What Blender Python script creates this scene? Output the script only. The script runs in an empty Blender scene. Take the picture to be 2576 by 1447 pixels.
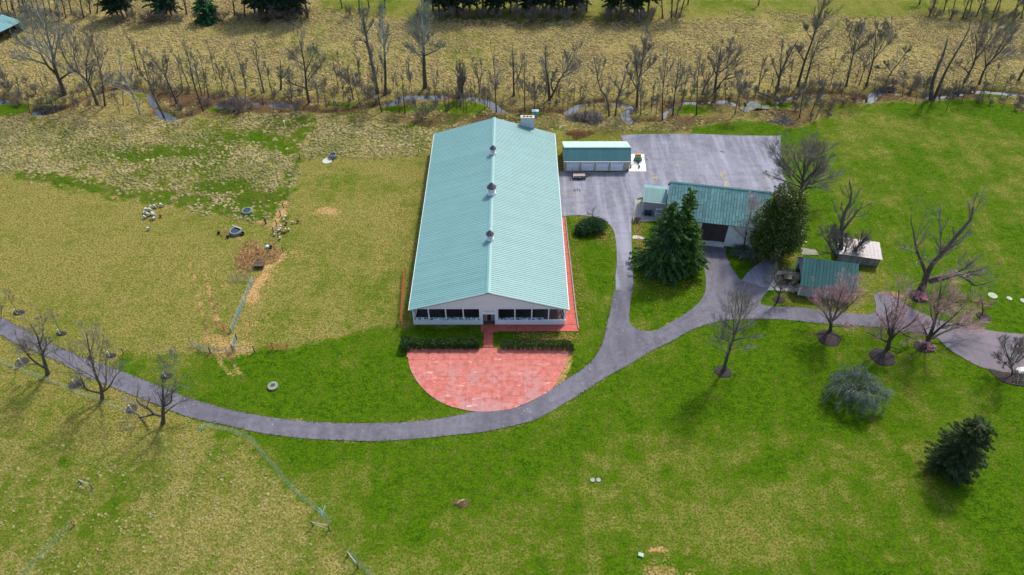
import bpy, math, random
import numpy as np
from mathutils import Vector, geometry as mgeo
R = math.radians
rng = np.random.default_rng(7)
random.seed(7)
SC = bpy.context.scene

# ------------------------------------------------------------------ camera, world, sun
FPX, CAMH, PITCH = 1790.0, 92.4, math.atan(1733/1790.)      # focal length for a 2576 px wide frame
SP, CP = math.sin(PITCH), math.cos(PITCH)
cam_d = bpy.data.cameras.new('camera'); cam = bpy.data.objects.new('camera', cam_d)
SC.collection.objects.link(cam); SC.camera = cam
cam_d.sensor_width = 36; cam_d.lens = 36*FPX/2576
cam_d.clip_start = 1; cam_d.clip_end = 6000
cam.location = (0, 0, CAMH); cam.rotation_euler = (math.pi/2-PITCH, 0, 0)
SUN_EL, SUN_AZ = R(53), R(33)                                # azimuth measured from +Y towards +X
w = bpy.data.worlds.new('World'); SC.world = w; w.use_nodes = True
nt = w.node_tree; nt.nodes.clear()
sky = nt.nodes.new('ShaderNodeTexSky'); sky.sky_type = 'NISHITA'; sky.sun_disc = False
sky.sun_elevation = SUN_EL; sky.sun_rotation = SUN_AZ; sky.dust_density = 3.0; sky.air_density = 1.0
bg = nt.nodes.new('ShaderNodeBackground'); bg.inputs[1].default_value = 0.15
wo = nt.nodes.new('ShaderNodeOutputWorld')
nt.links.new(sky.outputs[0], bg.inputs[0]); nt.links.new(bg.outputs[0], wo.inputs[0])
sd = bpy.data.lights.new('sun', 'SUN'); sd.energy = 2.45; sd.angle = R(6.0); sd.color = (1.0, .94, .85)
sun = bpy.data.objects.new('sun', sd); SC.collection.objects.link(sun)
sv = Vector((math.sin(SUN_AZ)*math.cos(SUN_EL), math.cos(SUN_AZ)*math.cos(SUN_EL), math.sin(SUN_EL)))
sun.rotation_euler = sv.to_track_quat('Z', 'Y').to_euler()
sun.location = (60, 120, 150)
SC.view_settings.view_transform = 'Standard'; SC.view_settings.look = 'None'
SC.view_settings.gamma = 1; SC.view_settings.use_curve_mapping = False
SC.view_settings.exposure = 0.68

# ------------------------------------------------------------------ placing helpers
def G(x, y, z=0.0):
    """survey: photo position (2576 px frame) -> point of the place at height z"""
    u = (x-1288)/FPX; v = (723.5-y)/FPX
    t = (CAMH-z)/(SP-v*CP)
    return (u*t, t*(CP+v*SP), z)
def PY(x, y, Y):
    u = (x-1288)/FPX; v = (723.5-y)/FPX
    t = Y/(CP+v*SP)
    return (u*t, Y, CAMH-t*(SP-v*CP))

# ------------------------------------------------------------------ object helpers
def tag(o, label=None, cat=None, group=None, kind=None):
    if label: o['label'] = label
    if cat: o['category'] = cat
    if group: o['group'] = group
    if kind: o['kind'] = kind
    return o
def thing(name, label, cat, loc=(0, 0, 0), rz=0, group=None):
    o = bpy.data.objects.new(name, None); SC.collection.objects.link(o)
    o.location = loc; o.rotation_euler = (0, 0, rz); o.empty_display_size = .5
    return tag(o, label, cat, group)
def link(name, me, parent=None, loc=(0, 0, 0), rz=0):
    o = bpy.data.objects.new(name, me); SC.collection.objects.link(o)
    o.parent = parent; o.location = loc; o.rotation_euler = (0, 0, rz)
    return o
def copy_tree(o, parent=None):
    c = o.copy(); SC.collection.objects.link(c); c.parent = parent
    for ch in [q for q in ALLCH.get(o.name, [])]: copy_tree(ch, c)
    return c
ALLCH = {}
def index_children():
    ALLCH.clear()
    for o in SC.objects:
        if o.parent: ALLCH.setdefault(o.parent.name, []).append(o)

def np_mesh(name, V, F, mat=None, smooth=False):
    """V (n,3), F (m,k) arrays"""
    V = np.asarray(V, np.float32); F = np.asarray(F, np.int32)
    me = bpy.data.meshes.new(name); m, k = F.shape
    me.vertices.add(len(V)); me.vertices.foreach_set('co', V.ravel())
    me.loops.add(m*k); me.loops.foreach_set('vertex_index', F.ravel())
    me.polygons.add(m); me.polygons.foreach_set('loop_start', np.arange(0, m*k, k, dtype=np.int32))
    me.polygons.foreach_set('loop_total', np.full(m, k, np.int32))
    me.update(calc_edges=True)
    me.polygons.foreach_set('use_smooth', np.full(m, smooth))
    if mat: me.materials.append(mat)
    return me

class MB:
    def __init__(s): s.v = []; s.f = []
    def add(s, vs, fs):
        n = len(s.v); s.v += [tuple(p) for p in vs]; s.f += [tuple(i+n for i in f) for f in fs]; return s
    def hexa(s, b, t):      # bottom 4 pts, top 4 pts (ccw from above)
        return s.add(list(b)+list(t), [(3,2,1,0),(4,5,6,7),(0,1,5,4),(1,2,6,5),(2,3,7,6),(3,0,4,7)])
    def box(s, x0, x1, y0, y1, z0, z1):
        return s.hexa([(x0,y0,z0),(x1,y0,z0),(x1,y1,z0),(x0,y1,z0)], [(x0,y0,z1),(x1,y0,z1),(x1,y1,z1),(x0,y1,z1)])
    def slab(s, pts, t):    # four top corners ccw from above, thickness downwards
        return s.hexa([(p[0],p[1],p[2]-t) for p in pts], pts)
    def prism(s, pts, z0, z1):   # planar polygon extruded in z
        n = len(pts)
        vs = [(p[0],p[1],z0) for p in pts]+[(p[0],p[1],z1) for p in pts]
        return s.add(vs, [tuple(range(n))[::-1], tuple(range(n, 2*n))]+[(i,(i+1)%n,n+(i+1)%n,n+i) for i in range(n)])
    def prism_y(s, pts, y0, y1):  # polygon in (x,z) extruded in y
        n = len(pts)
        vs = [(p[0],y0,p[1]) for p in pts]+[(p[0],y1,p[1]) for p in pts]
        return s.add(vs, [tuple(range(n)), tuple(range(n, 2*n))[::-1]]+[(i,n+i,n+(i+1)%n,(i+1)%n) for i in range(n)])
    def prism_x(s, pts, x0, x1):  # polygon in (y,z)
        n = len(pts)
        vs = [(x0,p[0],p[1]) for p in pts]+[(x1,p[0],p[1]) for p in pts]
        return s.add(vs, [tuple(range(n))[::-1], tuple(range(n, 2*n))]+[(i,(i+1)%n,n+(i+1)%n,n+i) for i in range(n)])
    def tube(s, pts, r, k=6, r2=None):
        pts = [Vector(p) for p in pts]; n = len(pts); vs = []
        for i, p in enumerate(pts):
            d = (pts[min(i+1,n-1)]-pts[max(i-1,0)]).normalized()
            a = d.cross(Vector((0,0,1)) if abs(d.z) < .9 else Vector((1,0,0))).normalized(); b = d.cross(a)
            rr = r if r2 is None else r+(r2-r)*i/(n-1)
            vs += [p+(a*math.cos(2*math.pi*j/k)+b*math.sin(2*math.pi*j/k))*rr for j in range(k)]
        fs = [(i*k+j, i*k+(j+1)%k, (i+1)*k+(j+1)%k, (i+1)*k+j) for i in range(n-1) for j in range(k)]
        fs += [tuple(range(k))[::-1], tuple(range((n-1)*k, n*k))]
        return s.add(vs, fs)
    def lathe(s, prof, k=12, c=(0,0), ph=0, cap=True):   # prof list of (r,z)
        vs = [(c[0]+r*math.cos(ph+2*math.pi*j/k), c[1]+r*math.sin(ph+2*math.pi*j/k), z) for r, z in prof for j in range(k)]
        n = len(prof)
        fs = [(i*k+j, i*k+(j+1)%k, (i+1)*k+(j+1)%k, (i+1)*k+j) for i in range(n-1) for j in range(k)]
        if cap: fs += [tuple(range(k))[::-1], tuple(range((n-1)*k, n*k))]
        return s.add(vs, fs)
    def mesh(s, name, mat, smooth=False):
        me = bpy.data.meshes.new(name); me.from_pydata(s.v, [], s.f); me.update()
        if mat: me.materials.append(mat)
        if smooth: me.polygons.foreach_set('use_smooth', [True]*len(me.polygons))
        return me
    def build(s, name, mat, parent=None, smooth=False, loc=(0,0,0), rz=0):
        return link(name, s.mesh(name, mat, smooth), parent, loc, rz)

# ------------------------------------------------------------------ materials
class NT:
    def __init__(s, name):
        s.m = bpy.data.materials.new(name); s.m.use_nodes = True; s.t = s.m.node_tree; s.t.nodes.clear()
        s.out = s.n('ShaderNodeOutputMaterial'); s.b = s.n('ShaderNodeBsdfPrincipled'); s.l(s.b.outputs[0], s.out.inputs[0])
        s.co = s.n('ShaderNodeNewGeometry').outputs['Position']
    def n(s, t): return s.t.nodes.new(t)
    def l(s, a, b): s.t.links.new(a, b)
    def put(s, inp, v):
        if hasattr(v, 'is_output') or hasattr(v, 'links'): s.l(v, inp)
        else: inp.default_value = v
    def noise(s, scale, detail=3, rough=.6, vec=None, dist=0):
        n = s.n('ShaderNodeTexNoise'); n.inputs['Scale'].default_value = scale; n.inputs['Detail'].default_value = detail
        n.inputs['Roughness'].default_value = rough; n.inputs['Distortion'].default_value = dist
        s.l(vec or s.co, n.inputs['Vector']); return n.outputs[0]
    def vor(s, scale, out='Distance', feat='F1', vec=None, rnd=1):
        n = s.n('ShaderNodeTexVoronoi'); n.feature = feat; n.inputs['Scale'].default_value = scale
        n.inputs['Randomness'].default_value = rnd; s.l(vec or s.co, n.inputs['Vector']); return n.outputs[out]
    def math(s, op, a, b=0.0, c=None, clamp=False):
        n = s.n('ShaderNodeMath'); n.operation = op; n.use_clamp = clamp; s.put(n.inputs[0], a); s.put(n.inputs[1], b)
        if c is not None: s.put(n.inputs[2], c)
        return n.outputs[0]
    def ramp(s, fac, lo, hi, a=0.0, b=1.0):
        n = s.n('ShaderNodeMapRange'); n.interpolation_type = 'SMOOTHSTEP'
        for k, v in zip(range(5), (fac, lo, hi, a, b)): s.put(n.inputs[k], v)
        return n.outputs[0]
    def mix(s, fac, a, b, blend='MIX'):
        n = s.n('ShaderNodeMix'); n.data_type = 'RGBA'; n.blend_type = blend
        s.put(n.inputs[0], fac)
        for i, v in ((6, a), (7, b)): s.put(n.inputs[i], (v+(1,)) if isinstance(v, tuple) and len(v) == 3 else v)
        return n.outputs[2]
    def scale_vec(s, v, sc, rot=0):
        n = s.n('ShaderNodeMapping'); n.inputs['Scale'].default_value = sc; n.inputs['Rotation'].default_value = (0, 0, rot)
        s.l(v, n.inputs[0]); return n.outputs[0]
    def bump(s, h, dist=.05, strength=.6):
        n = s.n('ShaderNodeBump'); n.inputs['Distance'].default_value = dist; n.inputs['Strength'].default_value = strength
        s.l(h, n.inputs['Height']); s.l(n.outputs[0], s.b.inputs['Normal'])
    def done(s, col, rough=.9, metal=0.0, spec=None):
        s.put(s.b.inputs['Base Color'], (col+(1,)) if isinstance(col, tuple) and len(col) == 3 else col)
        s.put(s.b.inputs['Roughness'], rough); s.b.inputs['Metallic'].default_value = metal
        if spec is not None: s.b.inputs['Specular IOR Level'].default_value = spec
        return s.m
_mc = {}
def M(name, col, rough=.85, var=.18, sc=1.5, metal=0.0, island=0.0, objrand=0.0, bump=0.0, dirt=None, spec=None):
    if name in _mc: return _mc[name]
    t = NT(name); tc = t.n('ShaderNodeTexCoord').outputs['Object']
    n1 = t.noise(sc, 4, .65, tc); n2 = t.noise(sc*9, 3, .6, tc)
    f = t.math('ADD', t.math('MULTIPLY', n1, .6), t.math('MULTIPLY', n2, .4))
    lo = tuple(c*(1-var*1.5) for c in col); hi = tuple(min(1, c*(1+var*1.5)) for c in col)
    c = t.mix(t.ramp(f, .3, .7), lo, hi)
    if dirt: c = t.mix(t.math('MULTIPLY', t.ramp(n1, .52, .7), dirt[3]), c, dirt[:3])
    if island:
        r = t.n('ShaderNodeNewGeometry').outputs['Random Per Island']
        c = t.mix(1.0, c, t.mix(r, tuple([1-island]*3), tuple([1+island]*3)), 'MULTIPLY')
    if objrand:
        r = t.n('ShaderNodeObjectInfo').outputs['Random']
        c = t.mix(1.0, c, t.mix(r, tuple([1-objrand]*3), tuple([1+objrand]*3)), 'MULTIPLY')
    if bump: t.bump(n2, bump, .7)
    _mc[name] = t.done(c, rough, metal, spec); return _mc[name]

def ground_mat():
    t = NT('meadow_ground'); at = t.n('ShaderNodeAttribute'); at.attribute_name = 'zone'
    sep = t.n('ShaderNodeSeparateColor'); t.l(at.outputs['Color'], sep.inputs[0])
    g, tu, di = sep.outputs; dk = at.outputs['Alpha']
    aniso = t.scale_vec(t.co, (1, 1.25, 1), .25)
    n0 = t.noise(.035, 3, .55); n1 = t.noise(.16, 4, .62, aniso, .4); n2 = t.noise(.8, 4, .68, aniso)
    n3 = t.noise(3.2, 4, .7); n4 = t.noise(11, 3, .7)
    n15 = t.noise(.38, 4, .7, aniso, .6)
    v = t.math('ADD', g, t.math('MULTIPLY', t.math('SUBTRACT', n0, .5), .9))
    v = t.math('ADD', v, t.math('MULTIPLY', t.math('SUBTRACT', n1, .5), .95))
    v = t.math('ADD', v, t.math('MULTIPLY', t.math('SUBTRACT', n15, .5), 1.0))
    v = t.math('ADD', v, t.math('MULTIPLY', t.math('SUBTRACT', n2, .5), 1.15))
    v = t.math('ADD', v, t.math('MULTIPLY', t.math('SUBTRACT', n3, .5), 1.0))
    mow = t.noise(1, 3, .6, t.scale_vec(t.co, (.30, .035, 1), -.7)); v = t.math('ADD', v, t.math('MULTIPLY', t.math('SUBTRACT', mow, .5), .7))
    straw = t.mix(t.ramp(n3, .40, .60), (.105, .096, .018), (.305, .272, .082))
    straw = t.mix(t.ramp(n4, .38, .62), t.mix(.6, straw, (.09, .08, .015)), straw)
    tanc = t.mix(t.ramp(n3, .38, .62), (.165, .135, .046), (.410, .335, .140))
    straw = t.mix(tu, straw, tanc)
    olive = t.mix(t.ramp(n3, .40, .60), (.060, .082, .006), (.190, .212, .040))
    olive = t.mix(t.ramp(n4, .38, .62), t.mix(.5, olive, (.05, .07, .004)), olive)
    grass = t.mix(t.ramp(n2, .38, .62), (.013, .058, .001), (.048, .108, .002))
    grass = t.mix(t.math('MULTIPLY', t.ramp(n3, .44, .62), .6), grass, (.098, .150, .005))
    c = t.mix(t.ramp(v, .10, .60), straw, olive)
    c = t.mix(t.ramp(v, .50, 1.0), c, grass)
    wv = t.vor(.21); wr = t.ramp(t.noise(.5, 2), .5, .6)
    c = t.mix(t.math('MULTIPLY', t.math('MULTIPLY', t.ramp(wv, .10, .04), wr), .5), c, (.03, .07, .003))
    # tussock relief: shade between clumps painted in as dark gaps
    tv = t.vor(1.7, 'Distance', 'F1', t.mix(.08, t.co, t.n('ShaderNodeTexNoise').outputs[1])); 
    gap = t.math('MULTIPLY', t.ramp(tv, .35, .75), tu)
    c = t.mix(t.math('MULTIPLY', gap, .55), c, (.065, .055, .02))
    soil = t.mix(t.ramp(n3, .3, .7), (.27, .155, .058), (.48, .305, .135))
    dd = t.ramp(t.math('ADD', di, t.math('ADD', t.math('MULTIPLY', t.math('SUBTRACT', n3, .5), 1.1), t.math('MULTIPLY', t.math('SUBTRACT', n15, .5), .9))), .3, .95)
    c = t.mix(dd, c, soil)
    muck_shade = t.mix(t.ramp(n3, .35, .65), (.035, .024, .012), (.15, .095, .05))  # tone of muck and litter, also carries painted tree shade
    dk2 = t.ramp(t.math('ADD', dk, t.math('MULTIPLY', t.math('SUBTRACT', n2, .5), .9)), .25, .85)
    c = t.mix(dk2, c, muck_shade)
    h = t.math('ADD', t.math('MULTIPLY', n4, .35), t.math('MULTIPLY', n3, .8))
    h = t.math('ADD', h, t.math('MULTIPLY', t.math('MULTIPLY', t.math('SUBTRACT', 1.0, tv), tu), 1.6))
    t.bump(h, .22, .8)
    return t.done(c, 1.0, 0, .04)
def asphalt_mat(name, lo, hi, streak=0.0, rot=0.0, speck=.5):
    t = NT(name); n0 = t.noise(.08, 4, .6, None, .5); n1 = t.noise(.7, 5, .65); n2 = t.noise(9, 3, .7)
    f = t.math('ADD', t.math('MULTIPLY', n0, .55), t.math('MULTIPLY', n1, .45))
    c = t.mix(t.ramp(f, .36, .64), lo, hi)
    if streak:
        sn = t.noise(1, 4, .6, t.scale_vec(t.co, (.55, .045, 1), rot))
        c = t.mix(t.math('MULTIPLY', t.ramp(sn, .42, .66), streak), c, tuple(min(1, x*1.7) for x in hi))
        sn2 = t.noise(1, 3, .6, t.scale_vec(t.co, (.05, .9, 1), rot))
        c = t.mix(t.math('MULTIPLY', t.ramp(sn2, .5, .72), streak*.5), c, tuple(x*.72 for x in lo))
    c = t.mix(t.math('MULTIPLY', t.ramp(n2, .4, .8), .35), c, tuple(x*.75 for x in lo))
    sp = t.vor(1.5); kp = t.ramp(sp, .12, .07)
    msk = t.ramp(t.noise(.12, 2), .45, .6)
    c = t.mix(t.math('MULTIPLY', t.math('MULTIPLY', kp, msk), speck), c, (.55, .5, .42))
    cr = t.vor(.22, 'Distance', 'DISTANCE_TO_EDGE', t.mix(.04, t.co, t.n('ShaderNodeTexNoise').outputs[1]))
    c = t.mix(t.math('MULTIPLY', t.ramp(cr, .012, .004), .22), c, (.05, .045, .05))
    xx = t.n('ShaderNodeSeparateXYZ'); t.l(t.co, xx.inputs[0])
    if 'driveway' in name: c = t.mix(t.ramp(xx.outputs[0], 55, 85, 0, .55), c, (.175, .145, .160))
    t.bump(n2, .01, .4)
    return t.done(c, .9, 0, .25)
def patio_mat():
    t = NT('stained_patio_concrete'); n0 = t.noise(.2, 5, .62, None, .6); n1 = t.noise(1.1, 5, .7); n2 = t.noise(8, 3, .7)
    c = t.mix(t.ramp(n1, .3, .7), (.31, .085, .066), (.50, .155, .125))
    wear = t.ramp(t.math('ADD', n0, t.math('MULTIPLY', t.math('SUBTRACT', n1, .5), .6)), .43, .60)
    yy = t.n('ShaderNodeSeparateXYZ'); t.l(t.co, yy.inputs[0])
    near = t.ramp(yy.outputs[1], 78.5, 73)
    c = t.mix(t.math('MULTIPLY', t.math('MULTIPLY', wear, near), .8), c, (.36, .19, .185))
    st = t.ramp(t.noise(.45, 4, .7, None, 1.2), .54, .70)
    c = t.mix(t.math('MULTIPLY', st, .45), c, (.22, .11, .10))
    sp = t.ramp(t.noise(.9, 3, .7, t.scale_vec(t.co, (.3, 1, 1))), .62, .70); c = t.mix(t.math('MULTIPLY', sp, .6), c, (.66, .42, .36))
    c = t.mix(t.math('MULTIPLY', t.ramp(n2, .5, .8), .3), c, (.56, .27, .23))
    r = t.n('ShaderNodeObjectInfo').outputs['Random']
    c = t.mix(1.0, c, t.mix(r, (.97, .97, .98), (1.03, 1.02, 1.02)), 'MULTIPLY')
    t.bump(n2, .01, .3)
    return t.done(c, .8, 0, .3)
def sheet_metal(name, col, var=.12, weather=None, gloss=.42, objrand=.05):
    t = NT(name); tc = t.n('ShaderNodeTexCoord').outputs['Object']
    n0 = t.noise(.3, 4, .6); n1 = t.noise(2.5, 4, .7); n2 = t.noise(14, 3, .7)
    f = t.math('ADD', t.math('MULTIPLY', n0, .6), t.math('MULTIPLY', n1, .4))
    c = t.mix(t.ramp(f, .3, .7), tuple(x*(1-var) for x in col), tuple(min(1, x*(1+var)) for x in col))
    if weather: c = t.mix(t.math('MULTIPLY', t.ramp(n1, .55, .75), weather[3]), c, weather[:3])
    r = t.n('ShaderNodeObjectInfo').outputs['Random']
    c = t.mix(1.0, c, t.mix(r, tuple([1-objrand]*3), tuple([1+objrand]*3)), 'MULTIPLY')
    t.bump(n1, .02, .35)
    return t.done(c, t.ramp(n2, .2, .8, gloss, gloss+.2), .0, .5)
def bark_mat(name, low, high, z0, z1):
    t = NT(name); z = t.n('ShaderNodeSeparateXYZ'); tc = t.n('ShaderNodeTexCoord').outputs['Object']; t.l(tc, z.inputs[0])
    n1 = t.noise(1.2, 4, .7, tc); n2 = t.noise(6, 3, .7, tc)
    f = t.ramp(t.math('ADD', z.outputs[2], t.math('MULTIPLY', t.math('SUBTRACT', n1, .5), 10)), z0, z1)
    c = t.mix(f, low, high); c = t.mix(t.math('MULTIPLY', t.ramp(n2, .35, .75), .5), c, tuple(x*.5 for x in low))
    return t.done(c, .9, 0, .2)
def leaf_mat(name, lo, hi, spot=None, trans=.25, rough=.6):
    t = NT(name); r = t.n('ShaderNodeNewGeometry').outputs['Random Per Island']
    n = t.noise(.7, 3); f = t.math('ADD', t.math('MULTIPLY', r, .6), t.math('MULTIPLY', t.ramp(n, .3, .7), .4))
    c = t.mix(f, lo, hi)
    if spot: c = t.mix(t.math('MULTIPLY', t.ramp(r, .78, .84), spot[3]), c, spot[:3])
    t.put(t.b.inputs['Base Color'], c); t.b.inputs['Roughness'].default_value = rough
    t.b.inputs['Specular IOR Level'].default_value = .35
    tr = t.n('ShaderNodeBsdfTranslucent'); t.l(c, tr.inputs[0]); mx = t.n('ShaderNodeMixShader'); mx.inputs[0].default_value = trans
    t.l(t.b.outputs[0], mx.inputs[1]); t.l(tr.outputs[0], mx.inputs[2]); t.l(mx.outputs[0], t.out.inputs[0])
    return t.m

GROUND = ground_mat()
LOT = asphalt_mat('parking_lot_asphalt', (.130, .134, .165), (.210, .216, .262), .38, .12, .5)
ROAD = asphalt_mat('driveway_asphalt', (.085, .083, .104), (.140, .138, .166), .22, 0, .9)
PATIO = patio_mat()
WALK = M('red_walkway_brick', (.40, .085, .065), .85, .2, 1.2, bump=.01)
CONC = M('pale_concrete', (.40, .42, .36), .85, .12, .8, dirt=(.22, .2, .17, .5))
CONC_W = M('white_concrete', (.70, .70, .67), .85, .08, .8, dirt=(.4, .38, .33, .4))
CONC_G = M('grey_concrete', (.27, .27, .26), .85, .14, .8, dirt=(.15, .14, .12, .6))
ROOF_A = sheet_metal('pale_teal_roof_metal', (.132, .278, .276), .05)
ROOF_G = sheet_metal('shaded_teal_roof_metal', (.050, .170, .175), .06, None, .5)  # garage front slope: its shade away from the sun is in the colour
ROOF_GL = sheet_metal('sunlit_green_roof_metal', (.40, .62, .50), .06, None, .5)  # back slope of the same roof, sunlight put into the colour
ROOF_B = sheet_metal('weathered_teal_roof_metal', (.125, .270, .265), .22, (.20, .34, .32, .6), .4, .16)
ROOF_C = sheet_metal('peeling_green_roof_metal', (.030, .125, .118), .16, (.18, .15, .12, .35), .5, .12)
ROOF_S = sheet_metal('bare_grey_roof_metal', (.30, .27, .27), .14, (.16, .12, .11, .6), .45, .05)
UNDER = M('dark_roof_underlay', (.045, .13, .14), .8)
SIDING = M('grey_white_siding', (.80, .79, .79), .7, .06, .5, dirt=(.66, .65, .64, .4))
SIDING_Y = M('cream_siding', (.42, .40, .31), .7, .05, .5)
SIDING_D = M('grey_siding', (.36, .35, .37), .7, .06, .5)
WHITE = M('white_paint', (.80, .80, .80), .55, .05, 1)
WHITE_G = M('greenish_white_paint', (.52, .66, .66), .6, .06, 1)
DOORW = M('white_door_paint', (.80, .82, .90), .5, .03, .4)
STUCCO = M('white_stucco', (.72, .70, .70), .9, .1, .6, dirt=(.36, .34, .33, .5))
BROWN = M('dark_brown_paint', (.060, .038, .045), .7, .15, .7, objrand=.12)
BRONZE = M('bronze_cupola_metal', (.075, .062, .075), .45, .1, 2)
GLASS = M('dark_glass', (.012, .014, .018), .15, .1, 1, spec=.6)
DARKIN = M('dark_interior_timber', (.060, .045, .040), .9, .25, .6)
DIRTFL = M('arena_sand_floor', (.095, .075, .068), .95, .2, .5)
WOODP = M('weathered_wood', (.11, .085, .06), .9, .2, 2)
WOODB = M('pale_planks', (.36, .31, .27), .85, .15, 2)
GALV = M('galvanised_steel', (.13, .185, .175), .5, .12, 3, metal=.3)
BLUEP = M('blue_enamel', (.05, .22, .33), .5, .1, 3)
REDP = M('rusty_red_enamel', (.33, .060, .035), .6, .15, 3)
BLACK = M('black_rubber', (.018, .018, .02), .8, .15, 4)
WATER = M('trough_water', (.015, .03, .055), .08, .1, 1, spec=.6)
CLAY = M('orange_clay_flue', (.45, .10, .04), .8, .12, 4)
BARK = bark_mat('grey_brown_bark', (.085, .068, .055), (.120, .105, .088), 5, 20)
BARKP = bark_mat('pale_sycamore_bark', (.095, .080, .062), (.40, .44, .40), 8, 15)
BARKW = bark_mat('whitish_bark', (.30, .29, .25), (.46, .52, .50), 1, 8)
BARKD = bark_mat('dark_bark', (.095, .080, .066), (.150, .130, .108), 2, 12)
TWIG = M('brown_twigs', (.205, .182, .148), .9, .2, 1, island=.4)
TWIGP = M('pale_twigs', (.22, .235, .205), .9, .15, 1, island=.35)
TWIGR = M('red_budding_twigs', (.66, .36, .38), .9, .2, 1, island=.45)
TWIGG = M('grey_green_twigs', (.135, .165, .135), .9, .15, 1, island=.45)
TWIGV = M('violet_brown_twigs', (.175, .145, .125), .9, .2, 1, island=.4)
TWIGW = M('bleached_twigs', (.42, .38, .38), .9, .12, 1, island=.35)
MULCH = M('black_mulch', (.030, .024, .022), 1, .35, 3, bump=.05)

# ------------------------------------------------------------------ polygon fields
def W2(pts, z=0): return np.array([G(x, y, z)[:2] for x, y in pts])
def smooth_poly(pts, n=4, closed=True):
    P = np.asarray(pts, float); m = len(P); out = []
    for i in range(m if closed else m-1):
        if closed: a, b, c, d = P[(i-1) % m], P[i], P[(i+1) % m], P[(i+2) % m]
        else: a, b, c, d = P[max(i-1, 0)], P[i], P[i+1], P[min(i+2, m-1)]
        for k in range(n):
            t = k/n
            out.append(.5*((2*b)+(-a+c)*t+(2*a-5*b+4*c-d)*t*t+(-a+3*b-3*c+d)*t**3))
    if not closed: out.append(P[-1])
    return np.array(out)
def dseg(X, Y, P, closed):
    D = np.full(X.shape, 1e9); m = len(P)
    for i in range(m if closed else m-1):
        a = P[i]; b = P[(i+1) % m]; ab = b-a; L = max((ab**2).sum(), 1e-9)
        t = np.clip(((X-a[0])*ab[0]+(Y-a[1])*ab[1])/L, 0, 1)
        D = np.minimum(D, (X-a[0]-t*ab[0])**2+(Y-a[1]-t*ab[1])**2)
    return np.sqrt(D)
def inside(X, Y, P):
    c = np.zeros(X.shape, bool); m = len(P); j = m-1
    for i in range(m):
        xi, yi = P[i]; xj, yj = P[j]
        if yi != yj:
            k = ((yi > Y) != (yj > Y)) & (X < (xj-xi)*(Y-yi)/(yj-yi)+xi)
            c ^= k
        j = i
    return c
def poly_mask(X, Y, pts, soft=.6, nz=None, namp=0):
    P = W2(pts); lo = P.min(0)-soft*3; hi = P.max(0)+soft*3
    out = np.zeros(X.shape); box = (X > lo[0]) & (X < hi[0]) & (Y > lo[1]) & (Y < hi[1])
    if not box.any(): return out
    x, y = X[box], Y[box]; d = dseg(x, y, P, True); d = np.where(inside(x, y, P), d, -d)
    if nz is not None: d = d+nz[box]*namp
    out[box] = np.clip(d/soft*.5+.5, 0, 1); return out
def stroke(X, Y, pts, width, soft=.5, nz=None, namp=0, sm=True):
    P = W2(pts); P = smooth_poly(P, 4, False) if sm and len(P) > 2 else P
    r = width/2+soft*2+namp; lo = P.min(0)-r; hi = P.max(0)+r
    out = np.zeros(X.shape); box = (X > lo[0]) & (X < hi[0]) & (Y > lo[1]) & (Y < hi[1])
    if not box.any(): return out
    d = dseg(X[box], Y[box], P, False)
    if nz is not None: d = d+nz[box]*namp
    out[box] = np.clip((width/2-d)/soft*.5+.5, 0, 1); return out
def blob(X, Y, x, y, rx, ry, nz=None, namp=0):
    c = G(x, y); ex = G(x+rx, y); ey = G(x, y-ry)
    a = max(abs(ex[0]-c[0]), .1); b = max(abs(ey[1]-c[1]), .1)
    d = np.sqrt(((X-c[0])/a)**2+((Y-c[1])/b)**2)
    if nz is not None: d = d+nz*namp
    return np.clip(1.35-d, 0, .7)/.7
def vnoise(X, Y, s, seed):
    r = np.random.default_rng(seed); T = r.random((256, 256))*2-1
    x = X/s+100; y = Y/s+100; xi = np.floor(x).astype(int); yi = np.floor(y).astype(int); fx = x-xi; fy = y-yi
    fx = fx*fx*(3-2*fx); fy = fy*fy*(3-2*fy); g = lambda a, b: T[a % 256, b % 256]
    return (g(xi, yi)*(1-fx)+g(xi+1, yi)*fx)*(1-fy)+(g(xi, yi+1)*(1-fx)+g(xi+1, yi+1)*fx)*fy
def fbm(X, Y, s, seed, o=4):
    return sum(vnoise(X, Y, s/2**k, seed+k)*.5**k for k in range(o))

FENCE_N = [(-60,430),(0,439),(57,448),(99,454),(140,461),(217,477),(297,493),(381,509),(425,514),(514,529),(559,539),(644,556),(668,562),(697,567)]
LAWN = [(275,920),(290,903),(311,890),(375,886),(444,886),(530,887),(592,885),(641,886),(687,879),(724,876),(775,860),(846,846),(913,832),(966,822),(1000,822),
        (1012,830),(1045,817),(1300,817),(1415,700),(1412,440),(1560,430),(1565,345),(1740,345),(1748,318),(1800,308),(1900,303),(1955,312),(1975,322),(2030,312),(2068,300),
        (2062,278),(2100,267),(2170,260),(2260,255),(2350,259),(2440,251),(2530,262),(2576,282),(2750,330),(2750,1650),(1010,1650),(890,1447),(860,1400),(830,1335),(806,1291),(751,1248),(689,1178),(644,1136),(590,1092),
        (500,1050),(400,1000),(330,950)]
TUSS_A = [(-200,300),(0,296),(100,292),(300,300),(450,300),(560,296),(700,284),(790,282),(900,292),(1000,312),(1100,330),(1095,380),(1052,389),(990,393),(900,396),(849,396),(755,400),(735,454),(720,490),(704,545),(668,560),(559,536),(381,506),(217,474),(140,458),(0,436),(-200,408)]
TUSS_B = [(-200,985),(0,1040),(80,1080),(300,1130),(480,1110),(575,1090),(644,1140),(689,1183),(751,1253),(806,1297),(825,1345),(850,1410),(900,1500),(960,1650),(-400,1650)]
TUSS_C = [(858,1392),(890,1400),(960,1480),(860,1480)]
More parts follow.
